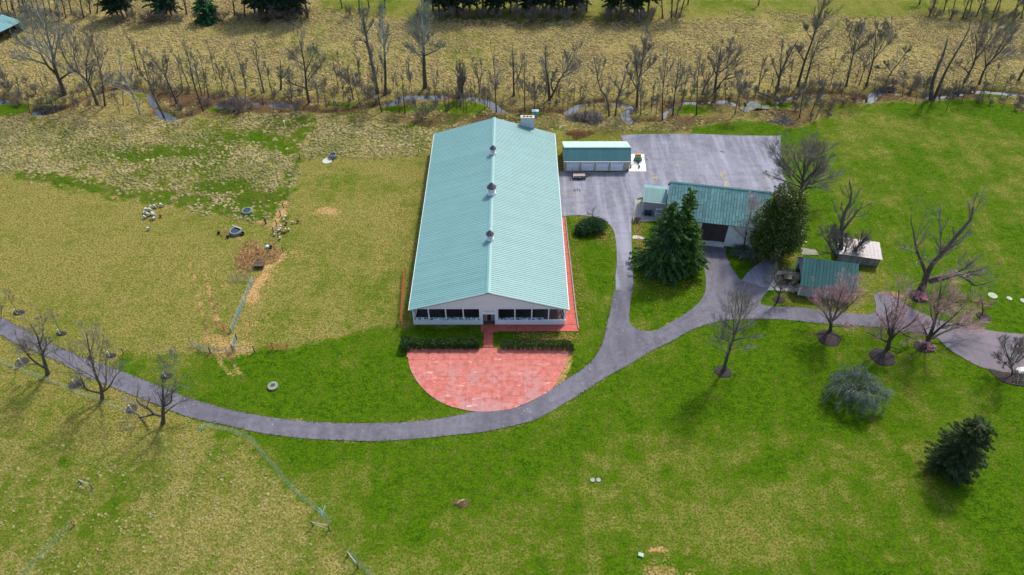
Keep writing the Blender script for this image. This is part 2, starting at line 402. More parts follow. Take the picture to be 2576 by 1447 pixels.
FARM = [(-600,-90),(0,-90),(300,-90),(600,-90),(770,-90),(800,20),(830,33),(1000,42),(1100,50),(1400,53),(1640,52),(1760,44),(2000,38),(2300,38),(2400,48),(2600,58),(3100,75),(3100,215),(2500,216),(2300,215),(2130,214),(1900,228),(1700,232),(1400,238),(1300,225),(1000,218),(700,228),(420,205),(250,205),(150,225),(0,205),(-500,205)]
STREAM = [(-120,245),(-40,262),(5,251),(30,262),(60,274),(85,278),(105,283),(140,276),(180,262),(224,240),(265,226),(300,220),(335,222),(368,232),(382,246),(385,262),(400,280),(432,295),(470,288),(510,272),(543,262),(590,266),(635,257),(660,258),(687,260),(727,262),(770,274),(829,278),(884,271),(940,264),(989,255),(1014,242),(1044,240),(1094,240),(1135,241),(1174,242),(1219,250),(1244,264),(1262,275),(1303,279),(1370,277),(1425,280),(1443,270),(1463,261),(1500,253),(1538,255),(1563,260),(1585,267),(1582,277),(1572,288),(1580,297),(1592,302),(1625,301),(1655,299),(1668,293),(1678,277),(1703,260),(1728,254),(1763,255),(1813,251),(1845,257),(1870,268),(1900,272),(1923,265),(1937,260),(1962,252),(1990,242),(2007,237),(2050,232),(2095,230),(2145,237),(2180,249),(2192,246),(2203,234),(2232,226),(2262,231),(2300,240),(2340,243),(2370,240),(2420,234),(2457,227),(2507,229),(2557,234),(2640,240),(2760,250)]
STREAM_W = smooth_poly(W2(STREAM), 3, False)

# ------------------------------------------------------------------ ground
def build_ground():
    st = .45; xs = np.arange(-178, 178+st, st); ys = np.arange(30, 242+st, st)
    X, Y = np.meshgrid(xs, ys); nx, ny = len(xs), len(ys)
    A = fbm(X, Y, 3.0, 11); B = fbm(X, Y, 14, 31); C0 = fbm(X, Y, 1.2, 51, 2)
    lawn = poly_mask(X, Y, LAWN, .7, A, .7)
    ta = poly_mask(X, Y, TUSS_A, 1.2, A, 1.2); tb = poly_mask(X, Y, TUSS_B, 4, B, 5); tc = poly_mask(X, Y, TUSS_C, 1, A, 1)
    fm = poly_mask(X, Y, FARM, 3, B, 3)
    ds = dseg(X, Y, STREAM_W, False)
    g = np.full(X.shape, .25); tu = np.zeros(X.shape); di = np.zeros(X.shape); dk = np.zeros(X.shape)
    g = g+.07*B+.10*fbm(X, Y, 30, 201, 2)
    g = g*(1-lawn)+lawn*(.96+.16*B)
    far = Y > 196
    tm = np.clip((Y-150)/3, 0, 1)
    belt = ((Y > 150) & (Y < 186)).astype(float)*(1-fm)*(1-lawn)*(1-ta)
    g = np.where(belt > 0, .22+.2*B, g)
    tu = np.maximum.reduce([ta*.95, tb*.22, tc*.5, fm*.85, belt*.35])
    g = g*(1-ta)+ta*(.44+.30*B); g = g*(1-tb)+tb*(.42+.22*B); g = g*(1-fm)+fm*(.10+.20*B)
    back = (Y > 195)*(1-fm); g = g*(1-back)+back*(.42+.15*B)
    dk = dk+belt*(.58+.30*B)+fm*np.clip(.10+.38*fbm(X, Y*1.6, 22, 61), 0, .5)  # dark belt litter with shade; far meadow streaks are painted tree shadows
    # stream banks
    SV = smooth_poly(np.array(STREAM, float), 3, False); wv_ = np.full(len(SV), .18)
    for a_, b_, k_ in ((-60,20,.7),(80,110,.8),(212,235,.6),(325,350,.7),(372,388,.7),(398,440,1.3),(538,560,.8),(625,645,.7),(680,735,1.15),(985,1110,1.1),(1165,1262,.95),(1300,1345,.35),(1425,1468,.9),(1530,1570,.35),(1571,1592,.8),(1665,1770,.55),(1808,1850,.9),(1925,2010,.45),(2180,2215,1.1),(2216,2265,.6),(2315,2425,.5),(2455,2600,.6)):
        wv_[(SV[:, 0] >= a_) & (SV[:, 0] <= b_)] = k_
    wv_ = wv_*.62; wv_ = np.convolve(np.pad(wv_, 1, 'edge'), [.25, .5, .25], 'valid'); near = ds < 5; SW = smooth_poly(W2(STREAM), 3, False); wid = np.full(X.shape, .2)
    nd = ((X[near][:, None]-SW[None, :, 0])**2+(Y[near][:, None]-SW[None, :, 1])**2).argmin(1); wid[near] = wv_[nd]
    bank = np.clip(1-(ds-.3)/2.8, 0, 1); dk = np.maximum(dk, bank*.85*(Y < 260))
    for x, y, rx, ry, k in [(20,275,55,18,.9),(110,255,60,10,.5),(1010,275,60,9,1),(1170,270,85,14,1),(1740,277,60,13,1),(1960,262,70,8,.7),(560,275,40,7,.7),(360,238,25,7,.7),(2420,258,90,7,.8),(2520,240,60,5,1),(1330,288,60,8,.7),(850,262,60,6,.6)]:
        m = blob(X, Y, x, y, rx, ry, A, .35)*k; g = np.maximum(g, m*1.15); dk = dk*(1-m*.9); tu = tu*(1-m*.5)
    # bright green streaks in the rough field
    for pts, wd, k in [([(60,446),(140,452),(217,466),(297,482),(381,498),(470,510),(560,524),(640,536),(690,548)], 4.2, 1.45),
                       ([(690,548),(706,520),(716,490),(730,440),(748,400)], 3.0, 1.1),
                       ([(1050,312),(1100,300),(1160,298),(1210,296),(1250,292)], 4.5, 1.25), ([(1230,300),(1320,300),(1400,318)], 3, .7),
                       ([(640,340),(690,350),(725,385),(750,350),(775,300)], 3.2, 1.5), ([(560,345),(640,352),(700,372)], 4.0, 1.2),
                       ([(0,1098),(60,1120),(120,1145),(190,1170)], 1.3, 1.0), ([(150,1390),(200,1350),(250,1290),(320,1260)], 1.6, .7),
                       ([(820,1330),(840,1380),(880,1440)], 2.5, .7), ([(560,1090),(644,1155),(700,1215),(790,1300)], 2.5, .8),
                       ([(590,1420),(640,1380),(700,1400)], 2.5, .6)]:
        m = stroke(X, Y, pts, wd, .9, A, 1.3)*k*np.clip(.75+.6*C0, 0, 1.2); g = np.maximum(g, m); tu = tu*(1-np.clip(m, 0, 1)*.5)
    for x, y, rx, ry, k in [(430,380,120,14,.75),(330,400,60,8,.7),(560,470,80,16,.75),(640,500,60,18,.85),(980,745,120,60,.25),(880,460,80,30,.25),(1000,470,70,18,.3),(1130,940,130,70,.2),(720,1010,150,40,.15),
                            (1500,640,25,60,.5),(1700,760,80,40,.4),(2080,560,110,80,.2),(2280,640,120,50,.15),(1350,720,0.5,.5,0),(2050,1000,150,60,.1),(1000,1120,200,18,.25),(1600,980,140,40,.12)]:
        if k: g = g+blob(X, Y, x, y, rx, ry, B, .4)*k*(1 if k < .5 else .8)
    for x, y, rx, ry, k in [(2330,350,280,70,.44),(2420,460,240,110,.42),(2200,440,100,60,.25),(2450,600,120,50,.2),(1850,1320,440,130,.42),(2200,1200,260,110,.34),(1400,1420,330,80,.34),(1650,1150,200,50,.22),(2350,1390,200,60,.30),(860,1230,110,60,.2),(700,1040,120,10,.2),(2520,860,50,12,.3),(250,640,300,100,.05),(1010,560,80,60,.1),(2240,280,60,10,-.3),
                            (1850,1110,150,50,.22),(1130,1270,180,60,.1)]:
        g = g-blob(X, Y, x, y, rx, ry, B, .5)*k
    for x, y, rx, ry, k in [(1985,765,60,16,.55),(2080,775,110,14,.55),(2185,735,24,45,.6),(2170,770,40,14,.5),(1995,650,14,40,.3),(2200,690,30,30,.4)]: g = g-blob(X, Y, x, y, rx, ry, A, .3)*k
    g = np.where(lawn > .5, np.maximum(g, .70+.08*A), g)
    # bare soil
    for pts, wd, k in [([(697,650),(672,668),(655,700),(640,735),(625,775),(605,815),(590,845),(583,870)], 2.6, .78),([(690,660),(665,690),(650,730),(630,780),(600,840)], 5.5, .42), ([(700,640),(760,645),(800,665)], 3.5, .45),
                       ([(640,850),(655,830),(665,800),(690,770)], 3, .35), ([(598,598),(610,615),(625,640)], 1.4, .8), ([(672,556),(690,562),(700,545),(710,530),(718,508)], 1.7, .9),
                       ([(655,560),(690,566)], 2.4, .85), ([(560,700),(585,720),(600,745)], 2.6, .35), ([(550,850),(575,870),(600,875)], 5, .6),
                       ([(765,395),(800,400),(815,415),(823,428)], .5, .0), ([(793,285),(780,315),(765,360),(757,398)], .8, .35),
                       ([(275,924),(300,905),(311,892),(375,889),(444,889),(530,890),(640,889),(690,881),(775,862),(846,848),(913,834),(1000,824)], .5, .35),
                       ([(57,451),(140,464),(217,480),(297,496),(381,512),(514,532),(640,560)], .7, .5)]:
        if k: di = np.maximum(di, stroke(X, Y, pts, wd, .9, A, 1.1)*k)
    for kk, pts in enumerate(([(478,660),(492,720),(505,770),(518,815),(530,850),(546,890),(560,920),(585,948)], [(515,650),(520,700),(533,770),(552,820),(566,860),(580,900),(600,935),(615,955)],
                [(498,690),(512,760),(528,820)], [(540,680),(545,760),(560,830)])):
        m = stroke(X, Y, pts, .6, .4, A, .25); q_ = np.clip((112-Y)/14, .25, 1) if kk < 2 else .25; di = np.maximum(di, m*.76*q_*np.clip(.9+.5*C0, .5, 1.2)); dk = np.maximum(dk, m*.60*np.clip(.8-.8*C0, .2, 1.2)*np.clip(q_, .55, 1))
    for x, y, rx, ry, k in [(822,532,38,16,.75),(2130,800,60,12,.25),(1652,1383,22,6,.8),(640,640,60,20,.7),(590,865,30,14,.6),(2245,740,30,8,.6),(1425,400,10,30,.5),(1660,1440,90,38,.55),(760,600,60,40,.1)]:
        di = np.maximum(di, blob(X, Y, x, y, rx, ry, A, .5)*k)
    for x, y, rx, ry, k in [(650,645,44,22,.55),(610,665,46,12,.45),(680,612,18,10,.5),(520,770,30,60,.12),(1960,300,60,14,.6),(2040,285,70,14,.6),(1480,295,60,12,.7),(2080,745,130,10,.55),(1960,750,50,10,.35),(2100,735,60,20,.5),(1880,640,60,14,.75),(1930,660,50,12,.6),(1400,60,300,14,.55),(330,50,90,10,.6),
                            (540,55,100,10,.5),(700,50,80,10,.65),(90,55,120,18,.4),(2480,45,140,10,.5),(1200,45,90,8,.5),(560,200,60,10,.2),(260,215,60,12,.5),(120,230,110,16,.45),(1440,312,30,9,.35),(1660,1440,80,22,.35),(1700,680,60,14,.35),(2020,720,60,30,.4),(1610,552,18,6,.6)]:
        dk = np.maximum(dk, blob(X, Y, x, y, rx, ry, A, .5)*k)  # spots along the back mix dark wood floor with painted pine shade
    # crumbly gravel edges of the driveway
    for pts in ([(1288,1074),(1375,1043),(1463,991),(1538,943),(1588,916),(1638,886),(1738,833),(1838,806)], [(1593,823),(1638,834),(1688,812),(1755,766)], [(575,1073),(644,1089),(794,1107),(969,1111),(1144,1096),(1219,1088)], [(719,1054),(869,1063),(1044,1058),(1190,1035)]):
        di = np.maximum(di, stroke(X, Y, pts, .5, .3, A, .4)*.42)
    di = np.maximum(di, stroke(X, Y, [(1432,880),(1428,905),(1418,935),(1405,960)], 1.3, .4, A, .8)*.7)
    Z = -.05+.02*A
    Z = Z+tu*(.16*np.clip(fbm(X, Y, 2.2, 77, 3), -1, 1))*(1-lawn)
    Z = Z-np.clip(.45+wid, 0, .95)*np.clip(1-(ds-wid)/1.5, 0, 1)+.25*np.clip(fbm(X, Y, 2.0, 95, 2), 0, 1)*np.clip(1-ds/4, 0, 1)
    V = np.stack([X, Y, Z], -1).reshape(-1, 3)
    idx = np.arange(nx*ny).reshape(ny, nx)
    F = np.stack([idx[:-1, :-1], idx[:-1, 1:], idx[1:, 1:], idx[1:, :-1]], -1).reshape(-1, 4)
    def fc(a): return ((a[:-1, :-1]+a[1:, 1:])/2).ravel()
    zone = np.zeros(len(F), int)                    # 0 pasture
    zone[fc(belt) > .5] = 4
    zone[(fc(Y*1.0) > 195) & (fc(fm) < .5)] = 5
    zone[fc(fm) > .5] = 3; zone[fc(ta) > .5] = 2; zone[fc(np.maximum(tb, tc)) > .5] = 6
    zone[fc(lawn) > .5] = 1
    col = np.stack([g, tu, di, dk], -1).reshape(-1, 4).clip(0, 1).astype(np.float32)
    names = ['pasture', 'lawn', 'tussock_field', 'far_meadow', 'creek_bank', 'mown_field', 'rough_grass']
    for k, nm in enumerate(names):
        f = F[zone == k]; used, inv = np.unique(f, return_inverse=True)
        me = np_mesh(nm, V[used], inv.reshape(f.shape), GROUND, True)
        a = me.color_attributes.new('zone', 'FLOAT_COLOR', 'POINT'); a.data.foreach_set('color', col[used].ravel())
        tag(link(nm, me), kind='structure')
    # far ground to the horizon
    x0, x1, y0, y1 = xs[0], xs[-1], ys[0], ys[-1]; L = 2600
    m = MB(); z = -.05
    for a, b, c, d in ((-L, L, y1, L*1.5), (-L, L, -L, y0), (-L, x0, y0, y1), (x1, L, y0, y1)):
        m.add([(a,c,z),(b,c,z),(b,d,z),(a,d,z)], [(0,1,2,3)])
    me = m.mesh('ground', GROUND); a = me.color_attributes.new('zone', 'FLOAT_COLOR', 'POINT')
    a.data.foreach_set('color', np.tile([.5, .3, 0, .1], len(me.vertices)))
    tag(link('ground', me), kind='structure')
    return X, Y, Z, tu, g, di, dk, lawn, ds
GX, GY, GZ, GT, GG, GD, GK, GL, GS = build_ground()
def gz(x, y):
    i = int(round((y-30)/.45)); j = int(round((x+178)/.45))
    if 0 <= i < GX.shape[0] and 0 <= j < GX.shape[1]: return float(GZ[i, j])
    return -.05

# water of the creek
def strip(P, wd, z):
    T = np.gradient(P, axis=0); T /= np.linalg.norm(T, axis=1)[:, None]; N = np.stack([-T[:, 1], T[:, 0]], 1)
    a = P+N*wd/2; b = P-N*wd/2; n = len(P)
    V = np.concatenate([np.c_[a, np.full(n, z)], np.c_[b, np.full(n, z)]])
    return V, np.array([(i, i+1, n+i+1, n+i) for i in range(n-1)])
wt = NT('creek_water'); wn = wt.noise(1.3, 3); wt.bump(wn, .02, .25)
WCR = wt.done((.05, .062, .072), .08, 0, .8)
sP = smooth_poly(STREAM_W, 2, False)
# one simple ribbon, lying in the cut; the banks hide its edges
V, F = strip(sP, 3.6, -.66)
tag(link('creek_water', np_mesh('creek_water', V, F, WCR)), kind='structure')

def sheet(name, pts, mat, z, sm=0, kind='structure', thick=0.0, parent=None):
    P = W2(pts)
    if sm: P = smooth_poly(P, sm)
    vs = [Vector((p[0], p[1], z)) for p in P]
    tris = mgeo.tessellate_polygon([vs])
    n = len(vs); fs = [tuple(t) for t in tris]; v = [tuple(q) for q in vs]
    area = 0
    for a, b, c in fs[:1]: area = (vs[b]-vs[a]).cross(vs[c]-vs[a]).z
    if area < 0: fs = [f[::-1] for f in fs]
    if thick:
        v += [(q[0], q[1], z-thick) for q in vs]
        fs += [(i, (i+1) % n, n+(i+1) % n, n+i) for i in range(n)]
    me = bpy.data.meshes.new(name); me.from_pydata(v, [], fs); me.update(); me.materials.append(mat)
    o = link(name, me, parent)
    if kind: o['kind'] = kind
    return o
UP = [(0,797),(25,810),(50,824),(82,841),(112,859),(150,874),(187,891),(225,906),(275,924),(325,941),(375,961),(425,981),(475,1001),(525,1016),(575,1030),(644,1044),(719,1055),(794,1061),(869,1065),(969,1064),(1044,1060),(1119,1051),(1196,1036),(1240,1035),(1288,1028),(1330,1013),(1375,988),(1413,961),(1438,946),(1463,930),(1488,908),(1505,884),(1518,856),(1525,824),(1532,794),(1538,769),(1549,727)]
DOWN = [(1590,727),(1588,744),(1584,774),(1583,805),(1592,822),(1613,831),(1638,833),(1658,829),(1688,811),(1725,789),(1755,764),(1770,744),(1775,724),(1775,699),(1770,662),(1763,637),(1764,613),(1824,617),(1825,637),(1838,669),(1855,694),(1866,705),(1933,724),(1928,737),(1920,745),(1913,761),(1932,770),(2020,774),(2095,784),(2157,790),(2195,789),(2204,769),(2199,741),(2230,737),(2260,751),(2282,769),(2357,804),(2432,820),(2507,834),(2576,841),(2700,850)]
LOW = [(2700,955),(2576,945),(2487,929),(2457,919),(2432,906),(2407,891),(2382,874),(2352,849),(2282,830),(2207,823),(2132,818),(2057,813),(1982,805),(1932,803),(1838,804),(1788,814),(1738,831),(1688,859),(1638,884),(1588,914),(1538,941),(1513,956),(1463,989),(1413,1019),(1375,1041),(1338,1059),(1288,1072),(1219,1086),(1144,1094),(1069,1102),(969,1109),(894,1109),(794,1105),(719,1098),(644,1087),(575,1071),(500,1056),(450,1041),(400,1021),(350,1001),(300,981),(237,956),(200,939),(150,911),(112,894),(62,873),(25,856),(0,842),(-90,795),(-90,750)]
sheet('driveway', UP+DOWN+LOW, ROAD, .012, 3)
sheet('parking_lot', [(1408,432),(1500,433),(1582,432),(1588,395),(1563,346),(1566,341),(1613,338),(1750,337),(1850,341),(1955,342),(1963,346),(1966,400),(1967,440),(1950,480),(1900,500),(1680,490),(1604,500),(1596,530),(1589,555),(1588,587),(1590,640),(1592,690),(1590,726.6),(1549,726.6),(1552,662),(1550,612),(1543,579),(1530,562),(1510,549),(1460,541),(1425,543),(1412,540),(1409,480)], LOT, .020, 2)
sheet('service_lane', [(1866,704.5),(1900,669),(1932,644),(1950,600),(1952,520),(1945,470),(1967,437),(1985,480),(1990,540),(1984,590),(1973,622),(1957,662),(1944,694),(1933,723.5),(1900,716)], ROAD if False else LOT, .0165, 2)
sheet('annex_pad', [(1598,503),(1625,503),(1680,520),(1680,560),(1650,556),(1620,558),(1592,555)], CONC_G, .03, 0, 'structure', .08)
sheet('garage_slab', [(1580,388),(1620,388),(1626,431.5),(1576,431.5)], CONC_W, .06, 0, 'structure', .12)
sheet('carport_pad', [(1955,681),(1985,684),(2060,690),(2060,736),(2004,733),(1931,730)], CONC, .03, 0, 'structure', .08)
for nm, pts in (('grass_path', [(1592,593),(1600,592),(1611,594),(1621,599),(1619,603),(1608,600),(1592,601)]),):
    sheet(nm, pts, CONC, .0, 2, 'structure', .06)

CRK = M('dry_crack_grass', (.30, .25, .13), .95, .4, 3); OIL = M('oil_stain', (.06, .06, .075), .7, .2, 2)
def crack(pts, wd, mat=None, nm='crack_grass'):
    P = smooth_poly(W2(pts), 5, False); T = np.gradient(P, axis=0); T /= np.linalg.norm(T, axis=1)[:, None]; N = np.stack([-T[:, 1], T[:, 0]], 1); n = len(P)
    P = P+N*rng.normal(0, wd*.35, (n, 1)); w_ = wd*rng.uniform(.2, 1, (n, 1)); w_[0] = w_[-1] = .02
    a = P+N*w_/2; b = P-N*w_/2; V = np.concatenate([np.c_[a, np.full(n, .034)], np.c_[b, np.full(n, .034)]])
    link(nm, np_mesh(nm, V, np.array([(n+i, n+i+1, i+1, i) for i in range(n-1)]), mat or CRK))['kind'] = 'stuff'
crack([(1815,432),(1819,446),(1824,455),(1828,474)], .8); crack([(1413,484),(1428,491),(1445,492),(1468,496)], .4); crack([(1628,431),(1638,434),(1648,441)], .35); crack([(1420,431),(1460,434),(1500,435),(1540,434),(1580,433)], .4)
crack([(1640,447),(1648,447),(1658,446)], 1.0); crack([(1698,417),(1704,414),(1712,417)], .7); crack([(1575,410),(1588,411),(1592,410)], .3); crack([(1585,482),(1600,480),(1606,481)], .0001) if False else None
crack([(1444,482),(1450,480),(1461,478)], 1.3, OIL, 'oil_stain'); crack([(1812,382),(1818,380),(1825,382)], 1.0, OIL, 'oil_stain'); crack([(1618,402),(1625,398)], 1.2, OIL, 'oil_stain')
crack([(1920,452),(1932,450),(1942,452)], .5); crack([(1440,523),(1448,524),(1458,522)], .6)

t = NT('worn_tyre_lane'); at_ = t.n('ShaderNodeAttribute'); at_.attribute_name = 'fade'
fa_ = t.math('MULTIPLY', t.ramp(at_.outputs['Fac'], 0, 1), t.ramp(t.noise(.5, 4, .7), .3, .75)); t.put(t.b.inputs['Alpha'], t.math('MULTIPLY', fa_, .62))
t.bump(t.noise(12, 3, .7), .01, .4); LANE = t.done(t.mix(t.ramp(t.noise(1.4, 4, .7), .35, .65), (.165, .160, .195), (.235, .225, .255)), .9, 0, .2)
def lane(pts, off, wd, z):
    P = smooth_poly(W2(pts), 6, False); T = np.gradient(P, axis=0); T /= np.linalg.norm(T, axis=1)[:, None]; N = np.stack([-T[:, 1], T[:, 0]], 1); n = len(P); P = P+N*off
    r = [np.c_[P+N*wd*k, np.full(n, z)] for k in (-.5, 0, .5)]; V = np.concatenate(r); F = [(k*n+i, k*n+i+1, (k+1)*n+i+1, (k+1)*n+i) for k in (0, 1) for i in range(n-1)]
    me = np_mesh('worn_lane', V, np.array(F), LANE); a = me.attributes.new('fade', 'FLOAT', 'POINT'); a.data.foreach_set('value', np.concatenate([np.zeros(n), np.ones(n), np.zeros(n)]).astype(np.float32)); link('worn_lane', me)['kind'] = 'structure'
MID = [(-30,806),(0,820),(100,870),(200,916),(300,957),(400,994),(500,1030),(600,1056),(700,1073),(800,1084),(900,1088),(1000,1087),(1100,1078),(1200,1063),(1300,1042),(1360,1018),(1440,974),(1520,922),(1620,864),(1720,812),(1800,783),(1880,780),(1980,789),(2100,802),(2200,810),(2300,826),(2400,855),(2500,880),(2600,892)]
lane(MID, .85, 1.1, .0165); lane(MID, -.85, 1.1, .0165); LEG = [(1440,985),(1490,945),(1528,890),(1548,830),(1562,770),(1569,729)]
lane(LEG, .7, .9, .0215); lane(LEG, -.7, .9, .0215); BD = [(1795,620),(1802,660),(1803,710),(1785,755),(1740,798),(1680,838),(1620,866)]; lane(BD, .75, .9, .0215); lane(BD, -.75, .9, .0215)

# ------------------------------------------------------------------ patio and walkway
pp = [(1027,876),(1027,900),(1031,925),(1046,955),(1069,983),(1094,1003),(1119,1017),(1150,1027),(1185,1034),(1215,1036),(1250,1034),(1288,1028),(1330,1012),(1372,990),(1393,974),(1403,957),(1414,934),(1422,915),(1428,895),(1430,877)]
PP = W2(pp)[::-1] if False else W2(pp)
def clip_poly(P, x0, x1, y0, y1):
    def cl(P, ins, itx):
        o = []
        for i in range(len(P)):
            a, b = P[i-1], P[i]; ia, ib = ins(a), ins(b)
            if ia != ib: o.append(itx(a, b))
            if ib: o.append(b)
        return o
    def lx(v): return lambda a, b: (v, a[1]+(b[1]-a[1])*(v-a[0])/(b[0]-a[0]))
    def ly(v): return lambda a, b: (a[0]+(b[0]-a[0])*(v-a[1])/(b[1]-a[1]), v)
    P = [tuple(p) for p in P]
    for ins, it in ((lambda p: p[0] >= x0, lx(x0)), (lambda p: p[0] <= x1, lx(x1)), (lambda p: p[1] >= y0, ly(y0)), (lambda p: p[1] <= y1, ly(y1))):
        if P: P = cl(P, ins, it)
    return P
patio = thing('patio', None, None); patio['kind'] = 'structure'
px0, px1 = PP[:, 0].min(), PP[:, 0].max(); py1, py0 = PP[:, 1].max(), PP[:, 1].min()
cx = [px0-.1, px0+3.6, px0+7.1, px0+10.3, -5.1, -3.2, px1-11.4, px1-7.8, px1-3.9, px1+.1]
cx = sorted(cx); cy = [py0-.1, py0+2.6, 74.2, 77.9, py1+.05]; cy = sorted([c for c in cy])
PPs = smooth_poly(PP, 3)
for i in range(len(cx)-1):
    for j in range(len(cy)-1):
        q = clip_poly(PPs, cx[i]+.012, cx[i+1]-.012, cy[j]+.012, cy[j+1]-.012)
        q2 = []
        for p in q:
            if not q2 or math.dist(p, q2[-1]) > .02: q2.append(p)
        if len(q2) < 3 or cx[i+1]-cx[i] < .3: continue
        ar = .5*sum(q2[k-1][0]*q2[k][1]-q2[k][0]*q2[k-1][1] for k in range(len(q2)))
        if abs(ar) < .15: continue
        if ar < 0: q2 = q2[::-1]
        MB().prism(q2, -.06, .035+random.uniform(-.006, .006)).build('concrete_slab', PATIO, patio)
wk = thing('walkway', None, None); wk['kind'] = 'structure'
def seg_slab(pts, z1=.04):
    P = [G(x, y)[:2] for x, y in pts]
    ar = .5*sum(P[k-1][0]*P[k][1]-P[k][0]*P[k-1][1] for k in range(len(P)))
    if ar < 0: P = P[::-1]
    MB().prism(P, -.06, z1).build('paving_slab', WALK, wk)
# strip in front of the entrance and along the front wall, then up the right side
xa = [1209.5,1252,1300,1350,1400,1455.5]
for a, b in zip(xa[:-1], xa[1:]): seg_slab([(a+.3,817),(b-.3,817),(b-.3,833.5 if a > 1240 else 836),(a+.3,833.5 if a > 1240 else 836)])
ys_ = [816.6,790,765,740,715,690,665,640,615,590,565,547]
def rx_(y): return 1423+(1455.5-1423)*((y-547)/(828-547))**.98
for a, b in zip(ys_[:-1], ys_[1:]):
    xi = lambda y: 1288+FPX*9.42/((CAMH)/(SP-((723.5-y)/FPX)*CP))
    seg_slab([(xi(a), a-.3),(rx_(a), a-.3),(rx_(b), b+.3),(xi(b), b+.3)])
ya = [836.3, 843, 848, 853, 859, 866, 874.3]
for k, (a, b) in enumerate(zip(ya[:-1], ya[1:])): seg_slab([(1216+.2*k, a),(1240, a),(1241, b-.3),(1215, b-.3)], .04+.05*(3-abs(k-1.5))/3)

# ------------------------------------------------------------------ generic building pieces
def battens(m, x0, x1, y, z0, z1f, step=.3, w=.045, t=.02, face=-1):
    x = x0+step/2
    while x < x1:
        z1 = z1f(x) if callable(z1f) else z1f
        if z1 > z0+.05: m.box(x-w/2, x+w/2, y+(face*t if face < 0 else 0), y+(0 if face < 0 else t), z0, z1)
        x += step
def roof_plane(a, b, u, n0, name, mat, parent, step, rows=1, gap=.03, thick=.035, rib=.045, jit=0.0, stag=False):
    """sheets on the plane from eave line a->b up by vector u; each sheet its own part"""
    a = Vector(a); b = Vector(b); u = Vector(u); L = (b-a).length; d = (b-a)/L
    n = max(1, round(L/step)); sw = L/n; nr = d.cross(u).normalized()
    if nr.z < 0: nr = -nr
    um = u.length; uu = u/um; cache = {}
    for i in range(n):
        cuts = [0.0]
        if rows > 1:
            off = random.uniform(.25, 1.0)*um/rows if stag else um/rows
            q = off
            while q < um-.4: cuts.append(q); q += um/rows*(random.uniform(.85, 1.15) if stag else 1)
        cuts.append(um)
        for r0, r1 in zip(cuts[:-1], cuts[1:]):
            key = round(r1-r0, 2)
            if key not in cache or jit:
                m = MB(); w = sw-gap; Lr = r1-r0-(.03 if rows > 1 else 0)
                P = lambda x, s, h: d*x+uu*s+nr*h
                dz = lambda: random.uniform(-jit, jit)
                m.hexa([P(0,0,-thick),P(w,0,-thick),P(w,Lr,-thick),P(0,Lr,-thick)], [P(0,0,dz()),P(w,0,dz()),P(w,Lr,dz()),P(0,Lr,dz())])
                if rib: m.hexa([P(-gap*.2,0,0.001),P(rib,0,0.001),P(rib,Lr,0.001),P(-gap*.2,Lr,0.001)], [P(0,0,rib),P(rib*.7,0,rib),P(rib*.7,Lr,rib),P(0,Lr,rib)])
                cache[key] = m.mesh(name, mat)
            link(name, cache[key], parent, tuple(a+d*(i*sw+gap/2)+uu*r0+nr*(thick+.012)))

# ------------------------------------------------------------------ riding arena barn
barn = thing('arena_barn', 'huge pale teal metal roofed riding barn with three cupolas behind the pink patio', 'barn', (-4.0, 86.0, 0))
HW, RH, EZ, RZ, YB = 13.4, 13.8, 4.12, 8.22, 55.9
sl = (RZ-EZ)/RH
MB().slab([(-RH,-.4,EZ),(0,-.4,RZ),(0,YB+.1,RZ),(-RH,YB+.1,EZ)], .16).slab([(0,-.4,RZ),(RH,-.4,EZ),(RH,YB+.1,EZ),(0,YB+.1,RZ)], .16).build('roof_deck', UNDER, barn)
roof_plane((RH,-.4,EZ), (RH,YB+.1,EZ), (-RH,0,RZ-EZ), 0, 'roof_panel', ROOF_A, barn, .5, 1, .045, .03, .035)
roof_plane((-RH,YB+.1,EZ), (-RH,-.4,EZ), (RH,0,RZ-EZ), 0, 'roof_panel', ROOF_A, barn, .5, 1, .045, .03, .035)
MB().prism_y([(-.42,RZ-.06),(0,RZ+.11),(.42,RZ-.06),(.42,RZ-.02+.06),(0,RZ+.17),(-.42,RZ-.02+.06)], -.46, YB+.14).build('ridge_cap', ROOF_A, barn)
gm = MB()
for s in (-1, 1):
    gm.box(min(s*RH, s*(RH+.13)), max(s*RH, s*(RH+.13)), -.42, YB+.12, EZ-.16, EZ-.02)
gm.build('gutter', WHITE_G, barn)
fm_ = MB()
for s in (-1, 1):
    fm_.hexa([(s*RH,-.46,EZ-.22),(0,-.46,RZ-.22),(0,-.402,RZ-.22),(s*RH,-.402,EZ-.22)][::(1 if s<0 else -1)], [(s*RH,-.46,EZ+.03),(0,-.46,RZ+.03),(0,-.402,RZ+.03),(s*RH,-.402,EZ+.03)][::(1 if s<0 else -1)])
fm_.build('fascia_trim', SIDING_D, barn)
MB().box(-HW+.2, HW-.2, .2, YB-.5, -.03, .015).build('floor', DIRTFL, barn)
